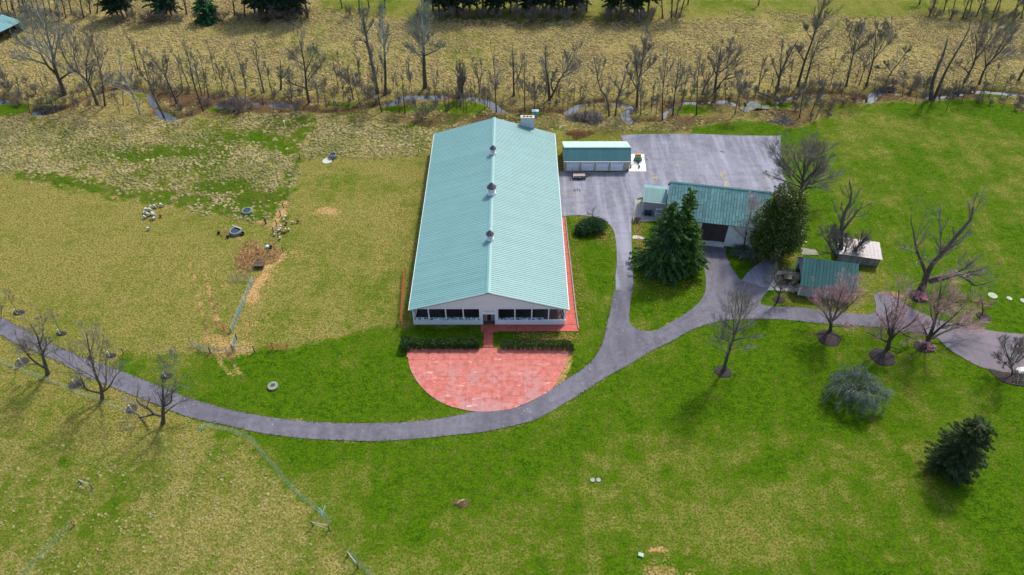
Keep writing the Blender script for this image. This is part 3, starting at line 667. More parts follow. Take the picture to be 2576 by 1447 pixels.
# gable front
gt = lambda x: RZ-.17-abs(x)*sl
MB().prism_y([(-HW,3.93),(HW,3.93),(HW,gt(HW)),(0,gt(0)),(-HW,gt(HW))], 0, .14).build('gable_wall', SIDING, barn)
bt = MB(); battens(bt, -HW, HW, 0, 3.95, lambda x: gt(x)-.02, .3); o = bt.build('siding_batten', SIDING, barn); o['kind'] = 'stuff'
lx = [-13.25,-10.55,-7.55,-4.5,-1.62]; rx = [1.50,4.5,7.45,10.4,13.2]
MB().box(-HW,-1.50,0,.14,0,1.12).build('front_wall', SIDING, barn)
MB().box(1.38,HW,0,.14,0,1.12).build('front_wall', SIDING, barn)
MB().box(-1.50,-1.22,0,.14,0,3.93).box(1.12,1.38,0,.14,0,3.93).box(-1.22,1.12,0,.14,2.78,3.93).build('entrance_wall', SIDING, barn)
bt = MB(); battens(bt, -HW, -1.5, 0, .02, 1.08, .3); battens(bt, 1.4, HW, 0, .02, 1.08, .3); battens(bt, -1.2, 1.1, 0, 2.85, 3.9, .3)
o = bt.build('siding_batten', SIDING, barn); o['kind'] = 'stuff'
for x in lx: MB().box(x-.1,x+.1,-.03,.17,1.12,3.93).build('post', WHITE, barn)
for x in rx: MB().box(x-.1,x+.1,-.03,.17,1.12,3.93).build('post', WHITE, barn)
MB().box(-HW,-1.5,-.09,.16,1.12,1.2).build('window_sill', WHITE_G, barn); MB().box(1.4,HW,-.09,.16,1.12,1.2).build('window_sill', WHITE, barn)
t = NT('sill_frost'); tn = t.noise(3.2, 3, .7); LIN = t.done(t.mix(t.ramp(tn, .46, .52), (.02, .06, .05), (.75, .8, .85)), .8)
MB().box(-HW+.2,-1.7,-.05,.5,1.2,1.36).build('sill_planter', LIN, barn); MB().box(1.6,9.5,-.05,.5,1.2,1.34).build('sill_planter', LIN, barn)
MB().box(-1.0,.95,-.06,.0,3.42,3.5).build('light_bar', SIDING_D, barn)
dm = MB().box(-1.22,-1.1,-.06,.18,0,2.78).box(1.0,1.12,-.06,.18,0,2.78).box(-1.1,1.0,-.06,.18,2.66,2.78); dm.build('door_frame', WHITE, barn)
dr = MB(); 
for x in (-.95,-.72,-.5,.4,.62,.85): dr.box(x-.08,x+.08,.9,1.0,0,2.6)
dr.box(-1.1,1.0,.95,1.05,2.35,2.66); dr.build('vestibule_wall', SIDING_D, barn)
MB().box(-.45,-.36,.86,.96,.02,2.2).box(.28,.37,.86,.96,.02,2.2).box(-.36,.28,.86,.96,2.1,2.2).box(-.36,.28,.86,.96,.02,.12).build('inner_door_frame', M('orange_brown_wood', (.28,.13,.07), .7), barn)
# sides, back, inside
for s in (-1, 1):
    m = MB(); m.box(min(s*HW,s*(HW-.14)), max(s*HW,s*(HW-.14)), .14, YB-.3, 0, 1.15); m.build('side_wall', SIDING, barn)
    MB().box(min(s*HW,s*(HW-.14)), max(s*HW,s*(HW-.14)), .14, YB-.3, 3.75, 4.0).build('side_beam', WHITE, barn)
    y = .3
    pm = None
    while y < YB-.5:
        if pm is None: pm = MB().box(-.09,.09,-.09,.09,1.15,3.75).mesh('post', WHITE_G)
        link('post', pm, barn, (s*(HW-.09), y, 0)); y += 3.66
    MB().tube([(s*(HW-.3), .3, 1.3),(s*(HW-.9), .3, 3.7)], .05, 4).build('brace', WHITE, barn)
bw = MB().prism_y([(-HW,0),(HW,0),(HW,gt(HW)),(0,gt(0)),(-HW,gt(HW))], YB-.3, YB-.1); bw.build('back_wall', SIDING, barn)
tm_ = MB()
for k in range(15):
    y = 1.5+k*3.66
    tm_.box(-HW+.2,HW-.2,y-.05,y+.05,3.9,4.05)
tm_.build('roof_truss', DARKIN, barn)
MB().box(-9,-3.2,2.2,2.26,2.3,2.36).build('arena_rail', WHITE, barn)
MB().box(-HW+.4,HW-.4,5.9,6.05,0,1.5).build('arena_kickboard', DARKIN, barn)
# cupolas
def cupola(y, r, hb, hr):
    c = thing('cupola', None, None, (0, 0, 0)); c.parent = barn; c.location = (0, y, RZ-.5)
    MB().lathe([(r*.98,0),(r*.98,.5+hb*.28),(r*.9,.5+hb*.28+.02),(r*.86,.5+hb*.30)], 8, ph=R(22.5)).build('cupola_base', WHITE, c)
    lv = MB()
    for j in range(8):
        a = R(45*j); ca, sa = math.cos(a), math.sin(a)
        for q in range(5):
            z = .56+hb*.36+q*hb*.115; w2 = r*.27; rr = r*.80
            P = lambda u, h, o: (ca*(rr+o)-sa*u, sa*(rr+o)+ca*u, h)
            lv.hexa([P(-w2,z,0),P(-w2,z,.03),P(w2,z,.03),P(w2,z,0)][::-1], [P(-w2,z+.05,-.05),P(-w2,z+.05,-.02),P(w2,z+.05,-.02),P(w2,z+.05,-.05)][::-1])
    lv.build('louvre', M('cupola_louvre', (.5,.5,.54), .6), c)
    MB().lathe([(r*.82,.5+hb*.3),(r*.82,.5+hb)], 8, ph=R(22.5)).build('cupola_body', WHITE, c)
    z = .5+hb
    MB().lathe([(r*1.12,z-.02),(r*1.12,z+.05),(r*.72,z+hr*.38),(r*.34,z+hr*.72),(r*.05,z+hr)], 8, ph=R(22.5)).build('cupola_roof', BRONZE, c)
    MB().lathe([(.03,z+hr-.05),(.03,z+hr+.12),(.09,z+hr+.2),(.03,z+hr+.3)], 8).build('finial', WHITE, c)
for x, y, r, hb, hr in ((1240,388,.66,1.3,.85), (1238,489,.88,1.6,1.15), (1235,604.5,.70,1.35,.9)):
    cupola(G(x, y, RZ)[1]-86+.2, r, hb, hr)
ch = thing('chimney', None, None); ch.parent = barn
cY = G(1343.6, 324.4, 5.6)[1]-86
ch.location = (7.5, cY+.5, 0)
BRK = M('painted_grey_block', (.50, .50, .53), .8, .08, 1.5)
MB().box(-1.5,1.5,-.55,.55,4.6,8.35).build('stack', BRK, ch); MB().box(-1.58,1.58,-.62,.62,8.35,8.48).build('chimney_cap', CONC, ch)
for x in (-.75,0,.75): MB().box(x-.24,x+.24,-.2,.2,8.48,8.68).build('flue', CLAY, ch)
MB().box(-1.62,1.62,-.7,-.56,5.0,5.75).build('flashing', ROOF_B, ch)
bpy.context.view_layer.update()

# railing beside the entrance path, wall rail on the right walkway
rl = thing('handrail', 'thin black metal handrail beside the red path between the hedges', 'handrail', G(1215, 872))
a = Vector(G(1218.5, 836))-Vector(G(1215, 872))
m = MB(); m.tube([(0,0,.9),(a.x,a.y,.95)], .035, 5)
m.build('rail', BLACK, rl)
for k in (0, .5, 1): MB().tube([(a.x*k,a.y*k,0),(a.x*k,a.y*k,.93)], .03, 5).build('post', BLACK, rl)
kw = thing('kerb_wall', 'low pale retaining kerb along the outer edge of the red side walkway', 'wall')
P = [G(x, y)[:2] for x, y in [(1423.5,548),(1431,620),(1440,700),(1449,780),(1456.5,829)]]
for a, b in zip(P[:-1], P[1:]):
    d = Vector(b)-Vector(a); n = Vector((d.y,-d.x)).normalized()*.16; g_ = d.normalized()*.02
    a2 = Vector(a)+g_; b2 = Vector(b)-g_
    q = [a2, b2, b2-n if False else b2+n*-1, a2+n*-1]
    pts = [tuple(v) for v in (a2, b2, b2+n, a2+n)]
    ar = .5*sum(pts[k-1][0]*pts[k][1]-pts[k][0]*pts[k-1][1] for k in range(4))
    if ar < 0: pts = pts[::-1]
    MB().prism(pts, -.05, .28).build('kerb_stone', M('mossy_kerb', (.22,.25,.2), .9), kw)

# ------------------------------------------------------------------ four door garage (steep front, long back slope)
ga = thing('garage', 'cream four door garage with shade-toned teal steep front roof beside the arena barn', 'garage', (G(1418.5,430)[0], 133.05, 0))
GLN, GE = 14.6, 2.9
MB().prism_x([(0,0),(7.7,0),(7.7,2.55),(2.0,4.78),(0,2.82)], 0, .14).build('gable_wall', SIDING_Y, ga)
MB().prism_x([(0,0),(7.7,0),(7.7,2.55),(2.0,4.78),(0,2.82)], GLN-.14, GLN).build('gable_wall', SIDING_Y, ga)
MB().box(.14,GLN-.14,7.56,7.7,0,2.5).build('back_wall', SIDING_Y, ga)
MB().box(.14,GLN-.14,.3,7.5,-.02,.02).build('floor', CONC_G, ga)
dxs = [.62, 3.92, 7.16, 10.44]; dw = 2.62
fw = MB(); xp = .14
for x in dxs+[GLN-.14]:
    fw.box(xp, x, 0, .14, 0, 2.85); xp = x+dw
fw.box(.14+.0, GLN-.14, .002, .138, 2.6, 2.848) if False else None
for x in dxs: fw.box(x, x+dw, 0, .14, 2.45, 2.85)
fw.build('front_wall', SIDING_Y, ga)
bt = MB(); xp = .14
for x in dxs+[GLN-.14]: battens(bt, xp+.06, x-.06, 0, .02, 2.8, .26, .04); xp = x+dw
o = bt.build('siding_batten', SIDING_Y, ga); o['kind'] = 'stuff'
for x in dxs:
    d = thing('garage_door', None, None); d.parent = ga; d.location = (x, 0, 0)
    for k in range(4): MB().box(.03,dw-.03,.05,.09,.03+k*.6,.03+k*.6+.585).build('door_panel', DOORW, d)
    for k in range(4):
        xx = .26+k*.6; MB().box(xx,xx+.38,.035,.049,2.03,2.2).build('pane', GLASS, d)
    MB().box(-.12,0,-.05,-.005,0,2.45).box(dw,dw+.12,-.05,-.005,0,2.45).box(-.0,dw,-.05,-.005,2.45,2.57).build('door_trim', WHITE, d)
MB().slab([(-.15,-.3,2.78),(GLN+.15,-.3,2.78),(GLN+.15,2.0,4.95),(-.15,2.0,4.95)], .1).build('roof_deck', UNDER, ga)
MB().slab([(-.15,2.0,4.95),(GLN+.15,2.0,4.95),(GLN+.15,7.9,2.68),(-.15,7.9,2.68)], .1).build('roof_deck', UNDER, ga)
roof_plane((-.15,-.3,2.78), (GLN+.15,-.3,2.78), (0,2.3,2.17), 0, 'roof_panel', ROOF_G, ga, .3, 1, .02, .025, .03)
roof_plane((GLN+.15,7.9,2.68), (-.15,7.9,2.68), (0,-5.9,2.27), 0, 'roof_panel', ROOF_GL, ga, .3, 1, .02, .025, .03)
MB().box(-.16,GLN+.16,-.42,-.3,2.66,2.78).build('gutter', WHITE, ga)
MB().prism_x([(1.8,4.88),(2.0,5.06),(2.25,4.92),(2.25,5.0),(2.0,5.12),(1.8,4.96)], -.16, GLN+.16).build('ridge_cap', ROOF_GL, ga)

# ------------------------------------------------------------------ stone barn with annex
AN = R(-10.5)
sb = thing('stone_barn', 'old white stuccoed barn with weathered teal roof and dark brown double doors', 'barn', (30.45, 109.5, 0), AN)
SL, SD, SE, SR = 18.6, 10.6, 5.75, 10.2
hd = SD/2
gy = [(0,0),(SD,0),(SD,SE-.1),(hd,SR-.15),(0,SE-.1)]
MB().prism_x(gy, 0, .4).build('gable_wall', STUCCO, sb); MB().prism_x(gy, SL-.4, SL).build('gable_wall', STUCCO, sb)
MB().box(.4,SL-.4,SD-.4,SD,0,SE-.1).build('back_wall', STUCCO, sb)
D0, D1 = 6.75, 11.75
MB().box(.4,D0,0,.4,0,SE-.1).box(D1,SL-.4,0,.4,0,SE-.1).box(D0,D1,0,.4,5.25,SE-.1).build('front_wall', STUCCO, sb)
MB().box(D0,D1,-.55,.4,0,.8).build('threshold', M('threshold_concrete', (.62,.6,.55), .85), sb)
dd_ = thing('sliding_door', None, None); dd_.parent = sb
for i in range(2):
    n = 8; w_ = (D1-D0)/2/n
    for k in range(n):
        x = D0+i*(D1-D0)/2+k*w_
        MB().box(x+.01,x+w_-.012,.02+i*.07,.075+i*.07,.87,5.24).build('board', BROWN, dd_)
MB().box(D0-.4,D1+.3,-.1,-.005,5.26,5.4).build('door_track', WHITE, sb)
MB().slab([(-.3,-.35,SE-.28),(SL+.3,-.35,SE-.28),(SL+.3,hd,SR),(-.3,hd,SR)], .12).slab([(-.3,hd,SR),(SL+.3,hd,SR),(SL+.3,SD+.35,SE-.28),(-.3,SD+.35,SE-.28)], .12).build('roof_deck', UNDER, sb)
roof_plane((-.3,-.35,SE-.28), (SL+.3,-.35,SE-.28), (0,hd+.35,SR-SE+.28), 0, 'roof_panel', ROOF_B, sb, .56, 5, .06, .03, .06, .03, True)
roof_plane((SL+.3,SD+.35,SE-.28), (-.3,SD+.35,SE-.28), (0,-hd-.35,SR-SE+.28), 0, 'roof_panel', ROOF_B, sb, .56, 1, .025, .03, .04)
MB().prism_x([(hd-.22,SR-.1),(hd,SR+.1),(hd+.22,SR-.1),(hd+.22,SR-.02),(hd,SR+.17),(hd-.22,SR-.02)], -.34, SL+.34).build('ridge_cap', ROOF_A, sb)
# a long, low annex against the left gable
an = thing('annex', 'small grey annex with pale teal roof built against the left end of the stone barn', 'building', (27.1, 117.7, 0), AN)
AL, AD, AE, AR = 4.6, 5.2, 3.6, 4.75
gy = [(0,0),(AD,0),(AD,AE),(AD/2,AR-.1),(0,AE)]
MB().prism_x(gy, 0, .12).build('gable_wall', SIDING_D, an); MB().box(.12,AL,0,.12,0,AE-.05).build('front_wall', SIDING_D, an); MB().box(.12,AL,AD-.12,AD,0,AE-.05).build('back_wall', SIDING_D, an)
bt = MB(); battens(bt, 0, AL, 0, .02, AE-.1, .26, .04); o = bt.build('siding_batten', SIDING_D, an); o['kind'] = 'stuff'
MB().box(-.03,.09,-.05,.0,0,AE-.1).build('corner_trim', WHITE, an)
MB().slab([(-.2,-.3,AE-.15),(AL,-.3,AE-.15),(AL,AD/2,AR),(-.2,AD/2,AR)], .08).slab([(-.2,AD/2,AR),(AL,AD/2,AR),(AL,AD+.3,AE-.15),(-.2,AD+.3,AE-.15)], .08).build('roof_deck', UNDER, an)
roof_plane((-.2,-.3,AE-.15), (AL,-.3,AE-.15), (0,AD/2+.3,AR-AE+.15), 0, 'roof_panel', ROOF_A, an, .42, 1, .03, .03, .04)
roof_plane((AL,AD+.3,AE-.15), (-.2,AD+.3,AE-.15), (0,-AD/2-.3,AR-AE+.15), 0, 'roof_panel', ROOF_A, an, .42, 1, .03, .03, .04)
MB().box(-.22,AL,-.4,-.3,AE-.28,AE-.16).build('gutter', WHITE, an)
# lattice porch screen
pc = thing('porch_screen', 'pale framed lattice porch screen in front of the grey annex', 'porch', (29.6, 116.3, 0), AN)
MB().box(0,.1,-.1,0,0,2.4).box(2.2,2.3,-.1,0,0,2.4).box(.1,2.2,-.1,0,2.3,2.4).box(.1,2.2,-.1,0,1.25,1.33).build('frame', WHITE, pc)
la = MB()
for k in range(12): la.box(.2+k*.17,.24+k*.17,-.06,-.03,1.33,2.3)
for k in range(5): la.box(.1,2.2,-.03,-.01,1.45+k*.18,1.48+k*.18)
la.build('lattice', SIDING_D, pc); MB().box(.1,2.2,-.08,-.02,.02,1.25).build('panel', WOODB, pc)
for k, (x, y, lb) in enumerate(((1624,541,'dark blue lidded rubbish bin nearest the annex corner'),(1634,542,'navy rubbish bin beside the porch screen'))):
    b = thing('rubbish_bin', lb, 'bin', G(x, y), AN, 'rubbish bins by the annex')
    NAVY = M('navy_plastic', (.02,.03,.075), .5, .1)
    MB().hexa([(-.26,-.28,.08),(.26,-.28,.08),(.26,.28,.08),(-.26,.28,.08)], [(-.32,-.36,1.0),(.32,-.36,1.0),(.32,.36,1.0),(-.32,.36,1.0)]).build('body', NAVY, b)
    MB().hexa([(-.35,-.4,1.0),(.35,-.4,1.0),(.35,.38,1.0),(-.35,.38,1.0)], [(-.3,-.34,1.08),(.3,-.34,1.08),(.3,.34,1.1),(-.3,.34,1.1)]).build('lid', NAVY, b)
    for s in (-1, 1): MB().prism_x([(.26+.12*math.cos(q),.12+.12*math.sin(q)) for q in np.arange(0,6.28,.785)], s*.3-.04, s*.3+.04).build('wheel', BLACK, b)

# ------------------------------------------------------------------ green carport shed and grey shed
cs = thing('carport_shed', 'green metal roofed shed with open end sheltering a black car', 'shed', (52.75, 93.4, 0), R(-10.8))
CL, CD, CE, CR = 9.2, 7.4, 2.85, 6.0
MB().prism_x([(0,CE),(CD,CE),(CD/2,CR-.15)], 0, .14).build('gable_wall', SIDING_D, cs)
MB().box(0,.14,CD-.6,CD,0,CE).box(0,.14,0,.5,0,CE).build('end_post', SIDING, cs)
MB().prism_x([(0,0),(CD,0),(CD,CE),(CD/2,CR-.15),(0,CE)], CL-.14, CL).build('gable_wall', SIDING_D, cs)
MB().box(.14,CL-.14,0,.14,0,CE-.05).build('front_wall', SIDING_D, cs); MB().box(.14,CL-.14,CD-.14,CD,0,CE-.05).build('back_wall', SIDING_D, cs)
bt = MB(); battens(bt, 0, CL, 0, .02, CE-.1, .3, .05); o = bt.build('siding_batten', SIDING_D, cs); o['kind'] = 'stuff'
MB().tube([(.05,.1,0),(.05,1.3,2.7)], .07, 4).tube([(.05,CD-.1,0),(.05,CD-1.6,3.6)], .07, 4).build('brace', SIDING, cs)
MB().slab([(-.3,-.3,CE-.2),(CL+.25,-.3,CE-.2),(CL+.25,CD/2,CR),(-.3,CD/2,CR)], .1).slab([(-.3,CD/2,CR),(CL+.25,CD/2,CR),(CL+.25,CD+.3,CE-.2),(-.3,CD+.3,CE-.2)], .1).build('roof_deck', UNDER, cs)
roof_plane((-.3,-.3,CE-.2), (CL+.25,-.3,CE-.2), (0,CD/2+.3,CR-CE+.2), 0, 'roof_panel', ROOF_C, cs, .6, 1, .03, .03, .05, .01)
roof_plane((CL+.25,CD+.3,CE-.2), (-.3,CD+.3,CE-.2), (0,-CD/2-.3,CR-CE+.2), 0, 'roof_panel', sheet_metal('bright_green_roof_metal', (.06,.25,.25), .1), cs, .6, 1, .03, .03, .05, .01)
gs = thing('grey_shed', 'low grey board shed with bare metal lean-to roof behind the green carport shed', 'shed', (62.9, 102.75, 0), R(-12.5))
for k in range(26):
    MB().box(k*.29+.005,k*.29+.28,0,.05,.05,2.05+random.uniform(-.03,0)).build('board', M('silver_board', (.24,.225,.21), .85, .2, 1, objrand=.25), gs)
MB().box(0,7.54,4.2,4.28,.05,2.3).box(0,.08,.08,4.2,.05,2.05).box(7.46,7.54,.08,4.2,.05,2.05).build('side_walls', M('silver_board', (.24,.225,.21)), gs)
MB().slab([(-.2,-.35,2.14),(7.75,-.35,2.14),(7.75,4.55,2.5),(-.2,4.55,2.5)], .08).build('roof_deck', WOODP, gs)
roof_plane((-.2,-.35,2.14), (7.75,-.35,2.14), (0,4.9,.36), 0, 'roof_panel', ROOF_S, gs, .66, 2, .015, .02, .02, .006, True)
sheet('old_slab', [(2013,623),(2052,629),(2060,642),(2018,641)], M('lichened_slab', (.19, .19, .15), .9, .3), .05, 0, 'structure', .1)

# car under the shed
car = thing('parked_car', 'black car with its nose out of the green shed', 'car', G(1984, 712), R(-10.8))
CB = M('black_car_paint', (.012,.012,.015), .18, .05, 1, spec=.8)
prof = [(-2.2,.35),(2.2,.35),(2.25,.62),(2.15,.88),(1.1,.98),(.75,1.02),(-1.9,1.02),(-2.22,.85),(-2.25,.5)]
MB().prism_y(prof, -.88, .88).build('body', CB, car)
MB().hexa([(-1.85,-.8,1.02),(.95,-.8,1.02),(.95,.8,1.02),(-1.85,.8,1.02)], [(-1.35,-.62,1.46),(.25,-.62,1.5),(.25,.62,1.5),(-1.35,.62,1.46)]).build('cabin', GLASS, car)
MB().hexa([(-1.36,-.63,1.462),(.26,-.63,1.502),(.26,.63,1.502),(-1.36,.63,1.462)], [(-1.3,-.58,1.5),(.2,-.58,1.54),(.2,.58,1.54),(-1.3,.58,1.5)]).build('roof', CB, car)
MB().hexa([(-2.05,-.7,1.022),(-1.9,-.7,1.022),(-1.9,.7,1.022),(-2.05,.7,1.022)],[(-2.05,-.7,1.03),(-1.9,-.7,1.03),(-1.9,.7,1.03),(-2.05,.7,1.03)]).build('trim', GALV, car)
for sx in (-1.4, 1.35):
    for sy in (-.86, .86):
        wh = thing('wheel', None, None); wh.parent = car; wh.location = (sx, sy, .32)
        MB().prism_y([(.32*math.cos(q),.32*math.sin(q)) for q in np.arange(0,6.28,.5236)], -.1, .1).build('tyre', BLACK, wh)
        MB().prism_y([(.19*math.cos(q),.19*math.sin(q)) for q in np.arange(0,6.28,.7854)], -.11, .11).build('rim', GALV, wh)
for sy in (-.66, .66):
    MB().box(-2.27,-2.18,sy-.2,sy+.2,.62,.78).build('headlight', M('lamp_lens', (.6,.62,.65), .2), car)
    MB().box(2.2,2.265,sy-.2,sy+.2,.62,.78).build('tail_light', M('red_lens', (.3,.02,.02), .3), car)

# open field shelter at the top left
fs_ = thing('field_shelter', 'open fronted pole shed with blue-grey metal roof at the far left meadow', 'shed')
c0 = Vector(G(62, 79)); c1 = Vector(G(6, 107)); d = (c1-c0); Lf = 15.0; ang = math.atan2(-d.y, -d.x)
fs_.location = c1+(c0-c1).normalized()*(d.length-Lf); fs_.rotation_euler = (0, 0, ang)
MB().slab([(-.3,-.4,2.9),(Lf+.4,-.4,2.9),(Lf+.4,6.8,3.9),(-.3,6.8,3.9)], .12).build('roof_deck', UNDER, fs_)
roof_plane((-.3,-.4,2.9), (Lf+.4,-.4,2.9), (0,7.2,1.0), 0, 'roof_panel', sheet_metal('blue_grey_roof', (.12,.26,.27), .1), fs_, .9, 1, .03, .03, .04)
for k in range(6): MB().box(k*2.95,k*2.95+.16,-.0,.16,-.1,2.8).build('post', WOODP, fs_)
MB().box(0,Lf,6.3,6.4,0,3.7).box(0,.1,.2,6.3,0,2.9).box(Lf-.1,Lf,.2,6.3,0,2.9).build('wall', DARKIN, fs_)

# ------------------------------------------------------------------ tubes for trees (numpy)
def tubes(P, Rr, k):
    """P (N,m,3) polylines, Rr (N,m) radii, k sides"""
    N, m, _ = P.shape
    T = np.empty_like(P); T[:, 1:-1] = P[:, 2:]-P[:, :-2]; T[:, 0] = P[:, 1]-P[:, 0]; T[:, -1] = P[:, -1]-P[:, -2]
    T /= np.linalg.norm(T, axis=2, keepdims=True)+1e-9
    ref = np.where(np.abs(T[..., 2:3]) > .9, np.array([1., 0, 0]), np.array([0., 0, 1.]))
    A = np.cross(T, ref); A /= np.linalg.norm(A, axis=2, keepdims=True)+1e-9; B = np.cross(T, A)
    th = np.arange(k)*2*np.pi/k
    V = P[:, :, None]+Rr[:, :, None, None]*(A[:, :, None]*np.cos(th)[None, None, :, None]+B[:, :, None]*np.sin(th)[None, None, :, None])
    idx = np.arange(N*m*k).reshape(N, m, k); nx = np.roll(idx, -1, 2)
    F = np.stack([idx[:, :-1], nx[:, :-1], nx[:, 1:], idx[:, 1:]], -1).reshape(-1, 4)
    return V.reshape(-1, 3), F
def join(parts):
    vs, fs, n = [], [], 0
    for V, F in parts: vs.append(V); fs.append(F+n); n += len(V)
    return np.concatenate(vs), np.concatenate(fs)
def resample(P, m):
    P = np.asarray(P, float); d = np.r_[0, np.cumsum(np.linalg.norm(np.diff(P, axis=0), axis=1))]
    if len(P) > 2: Q = smooth_poly(P, 6, False); P = Q; d = np.r_[0, np.cumsum(np.linalg.norm(np.diff(P, axis=0), axis=1))]
    t = np.linspace(0, d[-1], m); return np.stack([np.interp(t, d, P[:, i]) for i in range(3)], 1)
def spawn(P, Rr, n, s0, ratio, ang, m, up=.3, rr=.55, jit=.12, flat=0.0, rmin=.012, droop=0.0):
    """children on every polyline"""
    N, k, _ = P.shape
    s = np.sort(rng.uniform(s0, 1, (N, n)), 1); s[:, -1] = 1.0
    q = s*(k-1); i0 = np.minimum(q.astype(int), k-2); fr = (q-i0)[..., None]; ar = np.arange(N)[:, None]
    st = P[ar, i0]*(1-fr)+P[ar, i0+1]*fr; r0 = Rr[ar, i0]*(1-fr[..., 0])+Rr[ar, i0+1]*fr[..., 0]
    T = P[ar, i0+1]-P[ar, i0]; T /= np.linalg.norm(T, axis=-1, keepdims=True)+1e-9
    L = np.linalg.norm(P[:, -1]-P[:, 0], axis=1)[:, None]
    rv = rng.normal(size=T.shape); S = np.cross(T, rv); S /= np.linalg.norm(S, axis=-1, keepdims=True)+1e-9
    a = rng.normal(ang, ang*.25, s.shape)[..., None]; a = np.where((s == 1)[..., None], a*.35, a)
    D = T*np.cos(a)+S*np.sin(a); D[..., 2] += up; D[..., 2] *= (1-flat); D /= np.linalg.norm(D, axis=-1, keepdims=True)+1e-9
    Lc = (L*ratio*(1.15-.75*(s-s0)/(1-s0+1e-9))*rng.uniform(.7, 1.25, s.shape))[..., None]
    Q = np.empty((N, n, m, 3)); Q[:, :, 0] = st; step = Lc/(m-1)
    for j in range(1, m):
        Q[:, :, j] = Q[:, :, j-1]+D*step
        D = D+rng.normal(0, jit, D.shape); D[..., 2] += up*.25-droop; D /= np.linalg.norm(D, axis=-1, keepdims=True)+1e-9
    rc = np.minimum(r0*rr, Lc[..., 0]*.03)*rng.uniform(.8, 1.1, s.shape); rc = np.maximum(rc, rmin)
    RR = rc[..., None]*np.linspace(1, .45, m); RR = np.maximum(RR, rmin*.7)
    return Q.reshape(N*n, m, 3), RR.reshape(N*n, m)

def bare_tree(label, limbs, r0, spec='mid', bark=BARK, twig=TWIG, name='bare_tree', group=None, cat='tree', dens=1.0, tip=None, rmin=.022, limb_depth=.35, autol=0, seed=None):
    """limbs: polylines in photo coordinates; the first is the trunk. Depth of the limbs is spread around the trunk's."""
    b = limbs[0][0]; base = G(*b); Y0 = base[1]; org = np.array([base[0], base[1], 0.])
    polys, rads = [], []
    tr = [PY(x, y, Y0) for x, y in limbs[0]]; tr[0] = (tr[0][0], tr[0][1], -.6)
    T = resample(tr, 9)-org; Ltot = np.linalg.norm(T[-1]-T[0])
    top_r = .24 if len(limbs) > 1 else .12
    polys.append(T); rr = r0*np.linspace(1, top_r, 9); rr[0] *= 1.35; rads.append(rr)
    zz = T[:, 2]
    for i, lb in enumerate(limbs[1:]):
        pts = [PY(x, y, Y0) for x, y in lb]; p0 = np.array(pts[0])-org
        side = (1 if i % 2 else -1)*limb_depth*rng.uniform(.5, 1.2)
        out = []
        for (x, y), p in zip(lb, pts):
            h = math.dist(p, pts[0]); out.append(PY(x, y, Y0+side*h))
        L = resample(out, 9)-org; ln = np.linalg.norm(L[-1]-L[0])
        rb = r0*np.interp(p0[2], zz, np.linspace(1, top_r, 9))*.72; rb = min(rb, max(.05, ln*.034))
        polys.append(L); rads.append(np.maximum(rb*(1-np.linspace(0, .93, 9))**.8, .02))
    if autol:
        Pa, Ra = spawn(np.array(polys[:1]), np.array(rads[:1]), autol, .28, .55, .6, 9, .25, .6, .10)
        polys += list(Pa); rads += list(Ra)
    P0 = np.array(polys); R0 = np.array(rads)
    if Y0 > 145: rmin = rmin*1.75; dens = dens*1.35; r0 = r0*.85
    S = {'slim': (9, .25, .24, .55, 6, .35, 4, .3, 5, .35), 'mid': (8, .25, .38, .65, 7, .5, 6, .45, 5, .35), 'vase': (9, .3, .36, .5, 8, .45, 6, .42, 5, .5),
         'dense': (13, .15, .46, .6, 9, .5, 7, .5, 6, .35), 'dead': (4, .35, .22, .8, 3, .5, 3, .5, 2, .2)}[spec]
    n1, s0, ra1, an1, n2, ra2, n3, ra3, _, up = S; ra2 *= 1.1; ra1 *= 1.1
    n1 = max(2, int(n1*dens))
    P1, R1 = spawn(P0, R0, n1, s0, ra1, an1, 5, up, .5, .14, rmin=rmin*1.3)
    P2, R2 = spawn(P1, R1, n2, .2, ra2, .65, 4, up, .55, .15, rmin=rmin)
    P3, R3 = spawn(P2, R2, n3, .2, ra3+.15, .55, 3, up*.7, .6, .2, rmin=rmin*.75)
    o = thing(name, label, cat, (org[0], org[1], gz(org[0], org[1])), 0, group)
    V, F = tubes(P0, R0, 7); link('trunk', np_mesh('trunk', V, F, bark, True), o)
    V, F = join([tubes(P1, R1, 4), tubes(P2, R2, 3)]); 
    V3, F3 = tubes(P3, R3, 3)
    if tip:
        link('branches', np_mesh('branches', V, F, twig, True), o); link('crown', np_mesh('crown', V3, F3, tip), o)
    else:
        V, F = join([(V, F), (V3, F3)]); link('crown', np_mesh('crown', V, F, twig), o)
    return o

# ------------------------------------------------------------------ individual bare trees
B_ = bare_tree
B_('tall pale topped sycamore leaning left beside the creek near the open pole shed', [[(162,238),(150,200),(140,185),(135,150),(125,108),(110,62),(92,30)], [(140,185),(117,162),(102,132),(84,85),(78,20)], [(135,152),(144,108),(150,70),(152,25)], [(102,134),(70,118),(34,88)], [(117,162),(80,150),(40,140)], [(150,200),(180,180),(200,172)]], .55, 'mid', BARKP, TWIGP, 'sycamore_tree')
B_('dark fan shaped bare tree right of the tall leaning sycamore', [[(245,263),(222,207),(200,185),(170,160),(150,112)], [(218,200),(217,150),(226,120),(233,82)], [(200,185),(186,140),(184,84)], [(222,207),(228,180),(232,160)]], .42, 'mid', BARKD)
B_('thin crooked tree just right of the dark fan shaped tree', [[(262,265),(252,175),(240,135),(228,78)], [(252,175),(262,140),(270,128)]], .22, 'slim')
B_('small whitish sycamore with level pale branches in the creek bend', [[(352,288),(338,245),(325,218),(310,187),(297,135)], [(326,222),(330,200),(331,168)], [(325,216),(290,205),(252,212)], [(328,222),(300,192),(282,180)], [(338,245),(300,222),(272,218)]], .2, 'slim', BARKW, TWIGP, 'sycamore_tree')
